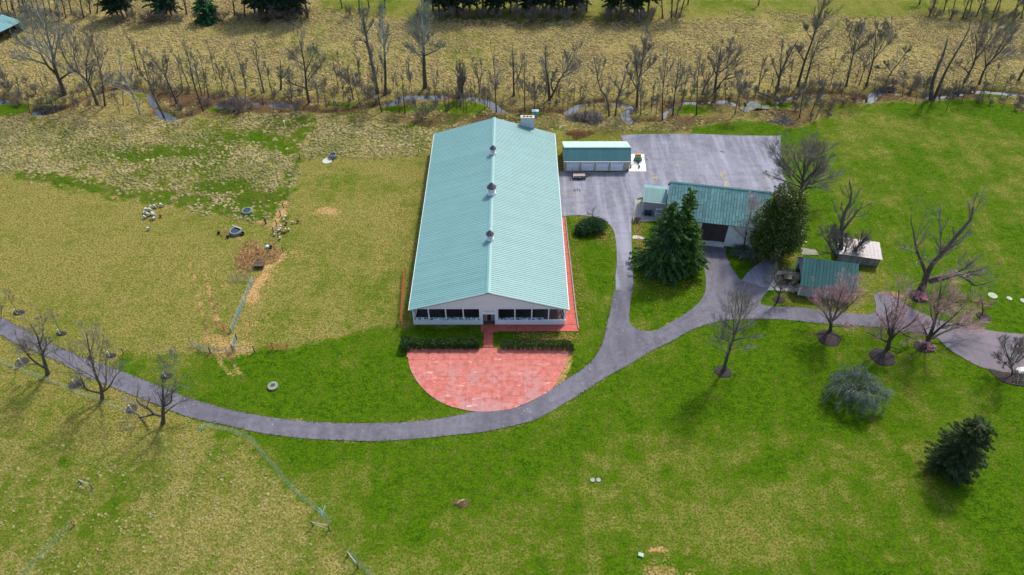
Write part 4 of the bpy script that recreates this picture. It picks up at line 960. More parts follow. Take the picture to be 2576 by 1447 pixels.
B_('slender tree beyond the creek behind the small whitish sycamore', [[(346,175),(330,112),(310,75)]], .17, 'slim')
B_('forked leaning tree rooted in the blue pool at the creek bend', [[(412,290),(380,225),(360,160),(346,115)], [(372,200),(352,180),(340,150)]], .24, 'slim')
B_('wide tree with a hooked low limb right of the blue pool', [[(445,260),(425,212),(405,175),(377,138)], [(443,245),(458,232),(460,218)], [(415,192),(422,160),(412,135)], [(405,175),(385,170),(368,160)]], .28, 'mid')
B_('first tall sapling of the thicket left of the round violet bush', [[(475,217),(457,170),(435,130),(425,106)]], .15, 'slim')
B_('leaning thicket tree standing nearest the field left of the round violet bush', [[(512,278),(492,225),(480,175),(465,112)], [(490,215),(478,180),(470,160)]], .24, 'slim')
B_('straight sapling in the middle of the thicket left of the violet bush', [[(507,240),(496,190),(482,130)]], .15, 'slim')
B_('sapling at the right side of the thicket left of the violet bush', [[(524,245),(515,195),(500,134)]], .15, 'slim')
B_('lone thin sapling beyond the creek above the violet bush', [[(542,200),(534,160),(521,106)]], .12, 'slim')
B_('twin stemmed sapling directly behind the violet bush', [[(560,225),(550,180),(537,135)], [(556,210),(560,180),(558,160)]], .13, 'slim')
B_('curved sapling rising over the right shoulder of the violet bush', [[(592,225),(582,190),(567,150)]], .13, 'slim')
B_('tall forked sapling right of the violet bush', [[(620,220),(606,170),(590,112)], [(612,190),(618,165),(622,150)]], .15, 'slim')
B_('ivy dark trunked leaning tree above the first creek pool right of the violet bush', [[(664,232),(654,190),(645,145),(641,100)]], .26, 'slim', BARKD)
B_('twisted sapling between the creek pools in front of the wide limbed tree', [[(686,237),(676,200),(666,150)]], .12, 'slim')
B_('vine choked dark stump tree with drooping brambles beside the wide limbed tree', [[(706,225),(707,195),(706,160)], [(706,200),(722,185),(728,168)]], .34, 'slim', BARKD, TWIGV)
B_('wide limbed bare tree with low horizontal branches near the pasture corner', [[(779,260),(771,225),(769,195),(764,150),(754,105)], [(776,202),(799,172),(816,152)], [(764,162),(739,147),(726,132)], [(770,222),(731,207),(700,178)], [(775,228),(800,222),(814,228)], [(768,180),(785,145),(790,118)]], .36, 'mid')
B_('very thin upright sapling left of the tall leaning trunks', [[(850,215),(844,180),(836,142)]], .12, 'slim')
B_('thin pole like sapling with bare lower stem left of the tall leaning trunks', [[(861,225),(857,185),(848,138)]], .12, 'slim')
B_('slender bent sapling nearest the left tall leaning trunk', [[(906,212),(900,165),(893,118)]], .14, 'slim')
B_('scrubby multi stemmed tree at the creek left of the tall leaning trunks', [[(889,250),(880,210),(864,170)], [(885,235),(895,205),(900,190)], [(884,230),(872,205),(850,190)]], .18, 'mid')
B_('very tall ivy clad leaning trunk, left one of the pair behind the barn', [[(950,234),(940,180),(931,140),(919,78),(912,26)], [(925,105),(900,100),(885,110)], [(920,85),(935,60),(940,45)]], .52, 'slim', BARKD, TWIGG, dens=1.6)
B_('very tall straight trunk with pale crown, right one of the pair behind the barn', [[(969,236),(969,170),(966,100),(962,50),(966,2)], [(967,120),(975,90),(978,62)], [(965,100),(958,75),(955,50)], [(968,165),(958,150),(957,140)]], .40, 'slim', BARKP, TWIGP, 'sycamore_tree', dens=1.3)
B_('massive pale branched sycamore towering straight behind the arena barn', [[(1070,222),(1067,170),(1066,125),(1064,80),(1059,22)], [(1067,140),(1095,128),(1116,115)], [(1066,140),(1040,130),(1018,115)], [(1066,125),(1053,100),(1046,82)], [(1066,118),(1076,98),(1088,88)], [(1064,85),(1072,55),(1078,20)], [(1062,75),(1052,45),(1050,25)]], .58, 'mid', BARKP, TWIGP, 'sycamore_tree', dens=1.2)
B_('thin sapling beyond the creek left of the massive pale sycamore', [[(1034,215),(1030,185),(1025,150)]], .1, 'slim')
B_('straight sapling on the bright green creek bank nearest the barn roof peak', [[(1019,285),(1015,240),(1011,183)]], .17, 'slim')
B_('small straight sapling left of the one on the bright green creek bank', [[(1005,282),(1001,240),(997,200)]], .12, 'slim')
B_('thick column of dead vines wrapped round a dead trunk right of the pale sycamore', [[(1159,240),(1158,195),(1156,150)], [(1162,238),(1164,190),(1163,152)], [(1155,238),(1152,190),(1150,155)]], .5, 'slim', BARKD, TWIGV, 'vine_covered_tree', dens=2.2)
B_('tall sapling in front of the creek right of the vine column', [[(1249,284),(1246,230),(1244,175),(1236,125)], [(1246,225),(1236,200),(1230,180)]], .18, 'slim')
B_('forked sapling between the vine column and the barn peak', [[(1206,232),(1202,190),(1184,142)], [(1204,210),(1212,180),(1210,150)]], .16, 'slim')
B_('arching bramble tree bending over the brown stump behind the barn peak', [[(1065,300),(1075,285),(1092,275),(1095,262)], [(1070,292),(1050,270),(1030,262)]], .14, 'mid', BARK, TWIGV)
B_('leaning brushy tree crossing the creek left of the green bank', [[(961,281),(952,245),(947,210),(941,172)], [(955,262),(930,240),(905,215)]], .2, 'mid')
B_('tall tree with two upright limbs directly above the ridge end of the barn', [[(1293,240),(1292,200),(1291,160),(1290,120)], [(1293,215),(1305,190),(1315,150),(1320,130)]], .3, 'slim')
B_('slim tree behind the block chimney', [[(1320,277),(1320,210),(1319,140)], [(1320,230),(1308,205),(1300,195)]], .17, 'slim')
B_('short brushy tree between the chimney and the forked tree', [[(1345,275),(1346,240),(1345,205)], [(1346,250),(1360,225),(1366,212)], [(1346,245),(1330,225),(1325,210)]], .16, 'mid')
B_('big forked dark tree with two thick limbs right of the chimney', [[(1383,252),(1380,212),(1373,165),(1372,135)], [(1386,246),(1398,222),(1410,195),(1428,170),(1453,126)], [(1410,195),(1440,180),(1460,160)], [(1393,232),(1386,205),(1396,180)], [(1428,170),(1425,145),(1420,130)]], .42, 'mid', BARKD)
B_('leaning tree behind the right end of the brush pile', [[(1533,292),(1528,250),(1508,220),(1503,187),(1493,145)], [(1506,205),(1518,175),(1520,150)], [(1503,190),(1490,180),(1480,170)]], .22, 'slim')
B_('tree with crossing limbs at the small oxbow of the creek', [[(1548,291),(1553,250),(1562,225),(1574,178)], [(1560,230),(1545,205),(1530,195)], [(1556,240),(1590,235),(1605,205)]], .22, 'slim')
B_('tall vase shaped tree above the oxbow of the creek', [[(1603,268),(1605,212),(1615,162),(1623,98)], [(1606,210),(1602,170),(1598,130)], [(1610,190),(1635,165),(1652,148)], [(1613,170),(1622,140),(1640,115)], [(1605,225),(1585,190),(1575,160)]], .34, 'vase')
B_('narrow twin stemmed tree on the near bank right of the oxbow', [[(1613,290),(1611,240),(1609,200)], [(1612,270),(1620,235),(1640,222)]], .14, 'slim')
B_('straight tree rooted where the creek turns toward the parking lot', [[(1668,298),(1668,225),(1675,162),(1680,128)], [(1672,190),(1690,165),(1693,150)], [(1669,210),(1662,180),(1660,160)]], .2, 'slim')
B_('brushy tree right of the straight tree at the creek turn', [[(1693,290),(1697,240),(1704,190),(1708,138)], [(1699,225),(1718,185),(1722,160)]], .2, 'slim')
B_('thin tree standing in the inner bank of the creek loop', [[(1713,272),(1722,225),(1733,172)]], .15, 'slim')
B_('ivy green based sapling behind the mown strip', [[(1753,288),(1754,240),(1755,200),(1763,136)], [(1755,210),(1740,185),(1735,165)]], .2, 'slim')
B_('largest round crowned dark tree in the middle of the creek belt', [[(1798,234),(1803,187),(1810,150),(1814,120)], [(1800,230),(1818,203),(1838,185),(1857,158)], [(1806,180),(1826,172),(1838,120),(1846,92)], [(1820,200),(1845,195),(1865,180)], [(1803,190),(1790,160),(1784,140)], [(1826,172),(1848,150),(1862,130)]], .42, 'mid', BARKD)
B_('leaning trunk crossing behind the largest round crowned tree', [[(1765,238),(1776,212),(1789,193),(1800,170)], [(1776,212),(1766,180),(1770,150)]], .24, 'slim')
B_('small dark tree beside the broken concrete slabs', [[(1849,288),(1856,250),(1864,222),(1876,196)], [(1860,235),(1880,215),(1895,205)]], .15, 'mid')
B_('pair of light stems above the fallen log by the slabs', [[(1908,227),(1915,180),(1926,145)], [(1910,215),(1925,180),(1938,165)]], .16, 'slim')
B_('dark multi trunk tree with broken limbs right of the fallen log', [[(1957,227),(1962,190),(1982,145),(2006,102)], [(1962,190),(1965,150),(1967,108)], [(1968,180),(1990,158),(2000,150)], [(1972,165),(1984,130),(1988,122)], [(1960,200),(1945,160),(1938,140)]], .38, 'slim', BARKD)
B_('tallest straight leaning tree of the creek belt reaching into the mown field', [[(2007,217),(2024,155),(2044,100),(2059,48),(2072,8)], [(2040,112),(2052,75),(2080,40)], [(2044,100),(2030,80),(2022,60)], [(2024,155),(2010,130),(2000,120)]], .36, 'vase')
B_('second tall leaning tree right of the tallest one', [[(2027,207),(2042,150),(2055,115),(2062,95)], [(2055,118),(2075,92),(2096,70)], [(2048,135),(2070,125),(2085,118)]], .28, 'slim')
B_('handsome even crowned tree leaning right at the far bank', [[(2129,217),(2144,150),(2149,118),(2150,90)], [(2148,125),(2138,90),(2130,62)], [(2149,122),(2162,85),(2174,55)], [(2147,130),(2175,110),(2196,90)], [(2143,152),(2130,140),(2112,162)], [(2150,112),(2160,70),(2158,60)]], .28, 'mid')
B_('even crowned tree just right of its matching neighbour at the far bank', [[(2179,219),(2194,162),(2200,130),(2203,75)], [(2198,150),(2220,112),(2243,62)], [(2199,148),(2228,118),(2258,82)], [(2194,162),(2208,172),(2215,160)], [(2215,125),(2212,90),(2206,70)]], .28, 'mid')
B_('thin leaning tree between the two even crowned trees', [[(2162,213),(2176,170),(2193,125)]], .16, 'slim')
B_('leaning branchy tree over the creek cut bank', [[(2229,209),(2240,185),(2256,165),(2283,128)], [(2243,183),(2230,165),(2225,158)], [(2240,190),(2262,192),(2275,196)]], .2, 'mid')
B_('dead broken top twin trunk tree beside the right lawn', [[(2347,250),(2344,217),(2357,175),(2374,135),(2384,98)], [(2352,245),(2365,212),(2384,170),(2407,130),(2427,95),(2442,62),(2443,42)], [(2410,125),(2435,95),(2453,76)]], .62, 'dead', BARKD, TWIG, 'dead_tree', limb_depth=.1)
B_('large spreading tree leaning right behind the dead twin trunks', [[(2426,207),(2440,180),(2452,155),(2458,112),(2452,80)], [(2453,152),(2478,118),(2516,58)], [(2455,145),(2490,115),(2530,75)], [(2438,185),(2415,165),(2398,172)], [(2462,130),(2470,95),(2480,60)]], .32, 'mid')
B_('outermost spreading tree leaning right at the picture edge', [[(2464,212),(2482,165),(2514,132),(2558,70)], [(2480,168),(2478,130),(2470,110)], [(2484,163),(2522,145),(2562,140)], [(2500,145),(2525,100),(2540,70)]], .3, 'mid')
B_('stub of a leaning trunk cut off by the right picture edge', [[(2562,202),(2580,168),(2610,110)], [(2575,178),(2590,180),(2612,170)]], .34, 'mid')
B_('slim stem in the leaf litter patch in front of the tallest trees', [[(2012,296),(2022,225),(2030,190)], [(2018,250),(2032,225),(2040,205)]], .16, 'slim')
B_('leaning slim stem in the middle of the leaf litter patch', [[(2040,286),(2067,220),(2085,190)]], .14, 'slim')
B_('small crooked sapling at the right side of the leaf litter patch', [[(2052,298),(2065,268),(2080,250)]], .12, 'slim')
B_('lone sapling in its own mulch ring on the lawn edge', [[(2083,287),(2090,272),(2098,252)]], .09, 'slim')
sap = [(1117,263,1116,205),(1129,272,1127,215),(1149,275,1149,210),(1165,280,1164,222),(1174,280,1172,215),(1122,278,1121,232),(1219,272,1216,205),(1196,268,1192,208),(1159,274,1158,228),
       (1098,262,1092,200),(1186,262,1184,205),(1232,275,1228,205),(1416,288,1420,235),(1473,302,1474,258),(1495,300,1496,248),(1430,272,1432,200),(1400,262,1402,205),(1650,290,1655,230),(1640,280,1642,235),(1700,299,1712,255),
       (735,250,733,205),(800,262,792,215),(822,270,815,225),(930,262,915,205),(912,285,905,235),(905,262,890,200),(848,285,842,240),(600,262,590,215),(575,250,560,200),(455,288,440,240),(300,285,286,240),(430,255,420,205),
       (1735,262,1745,215),(1778,232,1785,180),(1820,240,1828,200),(1870,280,1880,240),(1935,230,1946,190),(1980,240,1992,195),(2000,262,2012,215),(2035,255,2048,212),(2060,250,2075,215),(2105,232,2118,200),(2292,235,2300,195),
       (2330,230,2340,185),(2398,240,2418,195),(2465,240,2485,200),(2420,225,2432,190),(2530,255,2545,215),(200,245,186,200),(120,215,110,180),(20,240,10,170),(45,225,35,185),(1330,240,1331,200),(1460,250,1462,205),(1515,240,1516,195),(1365,285,1368,250)]
for x_ in np.arange(15, 2560, 34):
    yb_ = 250+18*math.sin(x_*.011)+rng.uniform(-26, 24); hh_ = rng.uniform(40, 85); sap.append((x_+rng.uniform(-14, 14), yb_, x_+rng.uniform(-6, 6)+(x_-1288)*.010*hh_/60*6/6, yb_-hh_))
for i, (x, y, a, b) in enumerate(sap):
    B_('slender bare sapling standing in the tree belt along the creek', [[(x,y),((x+a)/2+rng.uniform(-3,3),(y+b)/2),(a,b)]], .085, 'slim', name='sapling', group='slender saplings of the creek belt', dens=.7)

# named trees around the yard
B_('large round bare tree with fan of fine branches beside the parking lot corner', [[(2007,512),(2013,480),(2019,462),(2022,430),(2026,385)], [(2018,465),(1985,432),(1950,408)], [(2017,470),(1975,455),(1935,440)], [(2020,460),(2050,430),(2085,400)], [(2019,466),(2070,452),(2112,438)], [(2020,450),(2000,400),(1985,365)], [(2021,448),(2040,395),(2050,350)], [(2014,482),(2045,470),(2080,480)], [(2022,430),(2065,385),(2095,370)], [(2020,455),(1975,410),(1950,375)]], .42, 'dense', BARKD, TWIG, rmin=.017)
B_('old half dead tree rising behind the green carport shed', [[(2117,648),(2117,580),(2124,537),(2142,502),(2142,480),(2137,458)], [(2119,580),(2147,545),(2167,522),(2202,510)], [(2140,498),(2122,488),(2115,470)], [(2124,540),(2118,525),(2117,508)], [(2147,545),(2175,540),(2192,525)]], .55, 'slim', BARKD, TWIG, 'old_tree', limb_depth=.2)
B_('vine covered stub limbs crossing over the grey shed roof', [[(2128,652),(2145,637),(2162,617),(2183,592)], [(2108,650),(2092,627),(2082,607),(2067,590)], [(2112,645),(2100,600),(2098,575)], [(2120,648),(2130,620),(2128,600)], [(2135,645),(2150,640),(2170,628)]], .5, 'dense', BARKD, TWIGV, 'vine_tree', limb_depth=.2, dens=1.3)
B_('big black limbed bare tree with two arching arms on the right lawn', [[(2318,733),(2332,692),(2338,672),(2372,637),(2395,607),(2415,582),(2440,559),(2448,522)], [(2330,690),(2325,674),(2305,624),(2300,587),(2290,552),(2292,540)], [(2330,705),(2350,698),(2395,692),(2440,684),(2490,672)], [(2337,709),(2380,700),(2407,689),(2435,704),(2457,719),(2500,705)], [(2372,637),(2362,620),(2352,600)], [(2415,582),(2432,592),(2450,590)], [(2395,607),(2400,590),(2395,575)], [(2395,692),(2430,672),(2460,650)], [(2407,689),(2450,690),(2480,695)], [(2350,660),(2362,640),(2372,620)]], .62, 'mid', BARKD, TWIG, 'old_tree', limb_depth=.15, dens=.8, rmin=.016)
rm = 'red_maple_tree'
B_('red budding maple in front of the green carport shed', [[(2091,832),(2091,808),(2087,780),(2080,745)], [(2093,808),(2104,785),(2112,750),(2125,715)], [(2090,812),(2070,780),(2040,755)], [(2096,805),(2130,775),(2160,745)], [(2086,780),(2065,745),(2050,715)], [(2092,820),(2120,822),(2150,825)], [(2088,790),(2095,750),(2098,705)], [(2104,785),(2140,740),(2150,710)]], .34, 'dense', BARK, TWIG, rm, tip=TWIGR, dens=.62, rmin=.012)
B_('red budding maple in the largest mulch ring at the lawn centre right', [[(2236,876),(2240,850),(2250,815),(2258,770),(2262,730)], [(2240,856),(2262,832),(2290,815),(2310,790)], [(2240,850),(2225,815),(2205,790)], [(2238,862),(2212,850),(2180,835)], [(2252,812),(2270,780),(2282,745)], [(2240,848),(2232,800),(2225,760)], [(2262,832),(2282,845),(2305,855)], [(2236,872),(2262,880),(2278,905)]], .36, 'dense', BARK, TWIG, rm, tip=TWIGR, dens=.62, rmin=.012)
B_('red budding maple leaning right over the bend of the driveway', [[(2334,860),(2345,830),(2355,795),(2362,755),(2368,720)], [(2338,850),(2365,825),(2400,795),(2430,765)], [(2336,855),(2375,835),(2420,820),(2455,815)], [(2334,852),(2325,825),(2315,810)], [(2355,800),(2350,765),(2342,735)], [(2356,792),(2385,755),(2400,730)], [(2365,825),(2410,815),(2450,835)]], .36, 'dense', BARK, TWIG, rm, tip=TWIGR, dens=.62, rmin=.012)
B_('small red twigged tree in the mulch ring near the white pads', [[(2474,792),(2473,775),(2470,752)], [(2473,782),(2490,768),(2505,760)], [(2473,780),(2460,765),(2448,755)]], .12, 'mid', BARK, TWIG, rm, tip=TWIGR)
B_('lone tall bare tree in a mulch ring in the middle of the front lawn', [[(1822,932),(1827,905),(1838,870),(1850,835),(1862,800),(1868,745)], [(1845,850),(1846,810),(1835,760)], [(1848,838),(1872,822),(1905,812)], [(1842,858),(1870,850),(1910,848)], [(1858,805),(1880,770),(1895,735)], [(1840,862),(1815,850),(1785,845)], [(1835,880),(1860,872),(1885,880)], [(1850,838),(1825,810),(1800,800)], [(1860,800),(1855,750),(1850,725)]], .32, 'dense', BARKD, TWIG, dens=.6, rmin=.013)
B_('small bare tree in a mulch ring by the concrete carport pad', [[(1957,759),(1960,742),(1964,728),(1966,705)], [(1961,740),(1945,722),(1925,705)], [(1963,730),(1985,715),(2012,700)], [(1964,728),(1950,705),(1948,680)], [(1962,736),(1990,732),(2018,728)], [(1964,722),(1978,695),(1985,675)]], .22, 'mid', BARK, TWIGV)
B_('bleached grey dead conifer against the right wall of the stone barn', [[(1872,624),(1876,590),(1884,555),(1892,518)]], .2, 'dense', BARK, TWIGW, 'dead_conifer', dens=1.5)
B_('spindly pale tree growing through the dark yew bush', [[(1489,562),(1490,545),(1492,528),(1497,520)], [(1490,545),(1480,538),(1475,530)]], .1, 'slim', BARKW, TWIGP)
B_('ivy trunked roadside tree at the left picture edge, first of three', [[(118,941),(110,905),(100,870),(92,840),(75,815)], [(112,925),(95,915),(70,894),(55,870),(40,848)], [(104,890),(118,870),(135,850)], [(100,868),(108,835),(105,810)], [(110,900),(125,885),(150,882)], [(95,915),(60,920),(30,935)]], .34, 'mid', BARKD, TWIG)
B_('roadside tree with upturned candelabra limbs, middle of three', [[(254,1004),(252,966),(240,944),(230,905),(222,870),(217,838)], [(250,988),(225,982),(212,972),(200,940)], [(256,985),(266,965),(267,930),(264,895)], [(258,985),(275,972),(290,945),(308,930)], [(234,925),(226,905),(222,895)], [(225,982),(210,978),(195,955)]], .28, 'mid', BARKD, TWIG)
B_('broken topped roadside tree with whitish twigs nearest the netting, last of three', [[(407,1064),(410,1024),(410,995),(408,950)], [(404,1046),(385,1040),(370,1024),(345,1011),(347,980)], [(414,1040),(430,1025),(455,1010),(485,1000)], [(412,1022),(430,1010),(434,985),(465,966)], [(370,1024),(375,1008),(380,998)], [(408,1015),(402,1000),(398,990)], [(385,1042),(350,1050),(310,1045)]], .34, 'mid', BARKD, TWIG, dens=.8, rmin=.014)
B_('little bare tree leaning out of the mulched corner bed at the right edge', [[(2552,942),(2545,918),(2535,895),(2528,870)], [(2546,922),(2562,900),(2575,880)], [(2548,930),(2520,908),(2500,898)], [(2540,905),(2552,880),(2560,862)]], .15, 'dense', BARK, TWIGV, rmin=.015)
for lb, tp, bs in (('newly planted tree with white trunk guard at the far left above the road', (14,735), (42,790)), ('newly planted tree with white trunk guard above the road, second from the left', (131,790), (152,842)),
                   ('newly planted tree with white trunk guard near the wooden corner post', (262,852), (277,897))):
    B_(lb, [[bs, ((bs[0]+tp[0])/2+2, (bs[1]+tp[1])/2), tp]], .055, 'mid', BARK, TWIG, 'young_tree', 'young trees with guards', rmin=.012)
B_('young grey green tree in mulch between the road and the livestock gates', [[(419,950),(416,935),(412,915)], [(418,940),(432,920),(445,900)], [(417,938),(405,915),(398,900)], [(418,936),(422,910),(425,892)]], .09, 'mid', BARKW, TWIGG, 'young_tree', rmin=.012)
for lb, tp, bs in (('young tree in mulch under the left roadside tree', (47,885), (56,917)), ('young tree in mulch under the middle roadside tree', (180,940), (191,972)), ('young tree in mulch under the broken topped roadside tree', (322,1000), (334,1036))):
    B_(lb, [[bs, ((bs[0]+tp[0])/2+1, (bs[1]+tp[1])/2), tp]], .05, 'slim', BARKW, TWIGP, 'young_tree', 'young trees with guards', rmin=.012)
B_('small bare sapling by the road at the very left edge', [[(-2,802),(4,780),(12,760)]], .07, 'slim')

# mulch rings (mounded, uneven)
def mulch(x, y, rx, ry, label, group=None):
    c = G(x, y); a = abs(G(x+rx, y)[0]-c[0]); b = abs(G(x, y-ry)[1]-c[1])
    n, rg = 44, 8; V = [(0, 0, .16)]; F = []
    for i in range(1, rg+1):
        for j in range(n):
            t = 2*math.pi*j/n; k = i/rg; w_ = 1+.035*math.sin(2*t+x)+.02*math.sin(5*t+y)+random.uniform(-.012,.012)
            V.append((a*k*w_*math.cos(t), b*k*w_*math.sin(t), .17*(1-k**2.2)+random.uniform(-.025,.025)*(k<1)-(.05 if i == rg else 0)))
    F = [(0, 1+j, 1+(j+1)%n) for j in range(n)]
    for i in range(rg-1):
        for j in range(n): F.append((1+i*n+j, 1+(i+1)*n+j, 1+(i+1)*n+(j+1)%n, 1+i*n+(j+1)%n))
    me = bpy.data.meshes.new('mulch_ring'); me.from_pydata(V, [], F); me.update(); me.materials.append(MULCH)
    o = link('mulch_ring', me, None, (c[0], c[1], 0)); tag(o, label, 'mulch ring', group)
for x, y, rx, ry, lb in ((2085,850,31,21,'round dark mulch bed under the maple by the green shed'),(2220,898,31,24,'largest round dark mulch bed under the middle red maple'),(2326,872,27,17,'dark mulch bed under the maple at the driveway bend'),
                         (2312,745,27,17,'reddish brown mulch bed under the big black limbed tree'),(2474,796,18,12,'small mulch bed near the white pads'),(1819,935,22,16,'dark mulch bed of the lone front lawn tree'),(1959,754,17,9,'oval mulch bed beside the carport pad'),
                         (2150,985,26,17,'dark mulch bed under the grey weeping tree'),(47,786,15,7,'mulch ring of the far left newly planted tree'),(154,839,14,6,'mulch ring of the second newly planted tree'),(279,894,13,7,'mulch ring beside the wooden corner post'),
                         (419,946,16,9,'mulch ring between the road and the livestock gates'),(55,911,18,12,'mulch ring under the left roadside tree'),(189,966,17,12,'mulch ring under the middle roadside tree'),(331,1029,15,11,'mulch ring under the broken topped roadside tree'),(2086,287,8,5,'tiny mulch ring on the lawn edge near the creek')):
    mulch(x, y, rx, ry, lb)
# trunk guards
for i, (x, y, lb) in enumerate(((43,789,'white tube guard on the far left young tree'),(151,840,'white tube guard on the second young tree'),(276,896,'white tube guard near the wooden corner post'),(416,948,'white tube guard on the young grey green tree'),
                    (55,913,'white tube guard under the left roadside tree'),(189,967,'white tube guard under the middle roadside tree'),(331,1031,'white tube guard under the broken topped tree'))):
    g_ = MB().lathe([(.085,0),(.085,1.15)], 8).lathe([(.10,.0),(.10,.04)], 8).build('tree_guard', WHITE_G, None, loc=G(x, y, .1)); tag(g_, lb, 'tree guard', 'tree guards')

# ------------------------------------------------------------------ shrubs of twigs
def twig_bush(r, h, n, mat, thick=.03, arch=.25, droop=0.0, name='bush', n2=7, n3=5, up=.35):
    th = rng.uniform(0, 2*np.pi, n); sp = rng.uniform(.1, 1, n)**.6
    P = np.zeros((n, 6, 3)); P[:, 0, 0] = np.cos(th)*r*.18*rng.random(n); P[:, 0, 1] = np.sin(th)*r*.18*rng.random(n); P[:, 0, 2] = -.2
    for j in range(1, 6):
        t = j/5; P[:, j, 0] = np.cos(th)*r*sp*t; P[:, j, 1] = np.sin(th)*r*sp*t
        P[:, j, 2] = h*(t**(1-arch*.5))*np.sqrt(np.maximum(.15, 1-.6*sp**2))*(1-droop*t*t)
    P[:, 1:] += rng.normal(0, r*.03, P[:, 1:].shape)
    R0 = np.tile(np.linspace(thick, thick*.5, 6), (n, 1))
    P1, R1 = spawn(P, R0, n2, .25, .42, .6, 4, up, .6, .2, rmin=.02, droop=droop*.2)
    P2, R2 = spawn(P1, R1, n3, .2, .55, .6, 3, up*.7, .7, .25, rmin=.016, droop=droop*.3)
    V, F = join([tubes(P, R0, 4), tubes(P1, R1, 3), tubes(P2, R2, 3)])
    return np_mesh(name, V, F, mat)
bm_ = [twig_bush(1.6, 2.3, 16, TWIGV), twig_bush(2.1, 1.8, 18, TWIG), twig_bush(1.2, 3.0, 12, TWIG), twig_bush(2.4, 2.2, 20, TWIGV)]
spots = [(20,232,1.6),(45,245,1.3),(90,235,1.2),(150,240,1.3),(185,240,1),(215,225,1.1),(160,225,1),(270,205,1.3),(300,215,1.1),(340,210,1.2),(395,222,1.2),(420,232,1.2),(455,275,1.1),(480,285,1),(405,210,1),(520,262,.9),(690,245,1.2),(710,262,1.3),(735,240,1),(750,275,1.2),
         (640,235,.9),(825,262,.9),(880,262,.9),(930,250,1.1),(945,258,1),(980,235,.9),(1080,232,1.1),(1105,238,.8),(1150,240,1.2),(1170,245,1),(1215,238,.9),(1060,300,1.1),(1310,285,.9),(1290,262,1),(1345,240,.9),(1400,262,.9),(1480,262,1),(1520,245,1),(1560,245,1.1),(1600,280,.8),
         (1580,245,.9),(1690,260,1.1),(1720,245,1),(1775,245,1.1),(1800,246,1),(1835,245,.9),(1900,240,1.2),(1925,250,1.2),(1950,238,1.5),(1975,232,1.5),(2010,232,1.3),(2045,222,1.5),(2070,222,1.6),(2110,220,1.1),(2095,226,1.2),(2225,216,1.3),(2245,218,1.1),(2180,218,.9),(2300,222,1.7),(2320,215,1.8),(2290,232,1.2),
         (2330,240,1.2),(2385,240,1.5),(2410,232,1.5),(2440,228,1.3),(2480,218,1),(2540,205,1.2),(2565,262,1.6),(2590,275,2),(1975,300,.9),(2040,300,.9),(2065,262,1),(2000,275,.9),(1870,240,1.2),(1640,262,.9),(1450,300,.8),(870,240,.8),(560,240,.9),(15,205,1),(65,205,.9)]+[(x_, 243+22*math.sin(x_*.013)+rng.uniform(-14, 14), rng.uniform(.6, 1.05)) for x_ in np.arange(10, 2570, 31)]
for i, (x, y, s) in enumerate(spots):
    c = G(x, y); o = link('thicket_bush', bm_[i % 4], None, (c[0], c[1], gz(c[0], c[1])), rng.uniform(0, 6.28))
    s *= rng.uniform(.6, 1.0); o.scale = (s, s, s*rng.uniform(.75, 1.1))
    tag(o, 'bare brown thicket bush growing along the creek', 'bush', 'thicket bushes along the creek')
def one_bush(x, y, me, lb, name='bush', s=1, group=None):
    c = G(x, y); o = link(name, me, None, (c[0], c[1], gz(c[0], c[1]))); o.scale = (s, s, s); return tag(o, lb, 'bush', group)
one_bush(598, 277, twig_bush(4.3, 3.2, 70, TWIGV, .035, .3, .35), 'big round violet brown bush at the pasture side of the creek', 'round_bush')
one_bush(568, 275, twig_bush(2.2, 2.4, 40, TWIGV, .03, .3, .3), 'smaller violet brown bush at the left foot of the big round one', 'round_bush')
one_bush(2312, 748, twig_bush(1.6, .9, 40, TWIGR, .02, .3, .3), 'low red twigged shrub in the mulch under the black limbed tree', 'red_shrub')
one_bush(2335, 874, twig_bush(1.2, .6, 26, TWIGR, .02, .3, .3), 'low red twigged shrub in the mulch at the driveway bend', 'red_shrub')
one_bush(1870, 636, twig_bush(3.0, 1.9, 60, TWIGG, .03, .6, .7, up=-.1), 'arching grey green shrub below the white wall of the stone barn', 'arching_shrub')
one_bush(2010, 716, twig_bush(1.5, 2.1, 30, TWIGV, .03, .2, .1), 'tangled bare vine bush at the open end of the green shed', 'vine_bush')
one_bush(2565, 950, twig_bush(2.0, .8, 30, TWIG, .02, .4, .5), 'low dry shrub in the mulched corner bed', 'dry_shrub')
one_bush(1600, 556, twig_bush(1.2, .7, 30, TWIGV, .02, .4, .5), 'low dry shrub bed at the edge of the annex pad', 'dry_shrub')

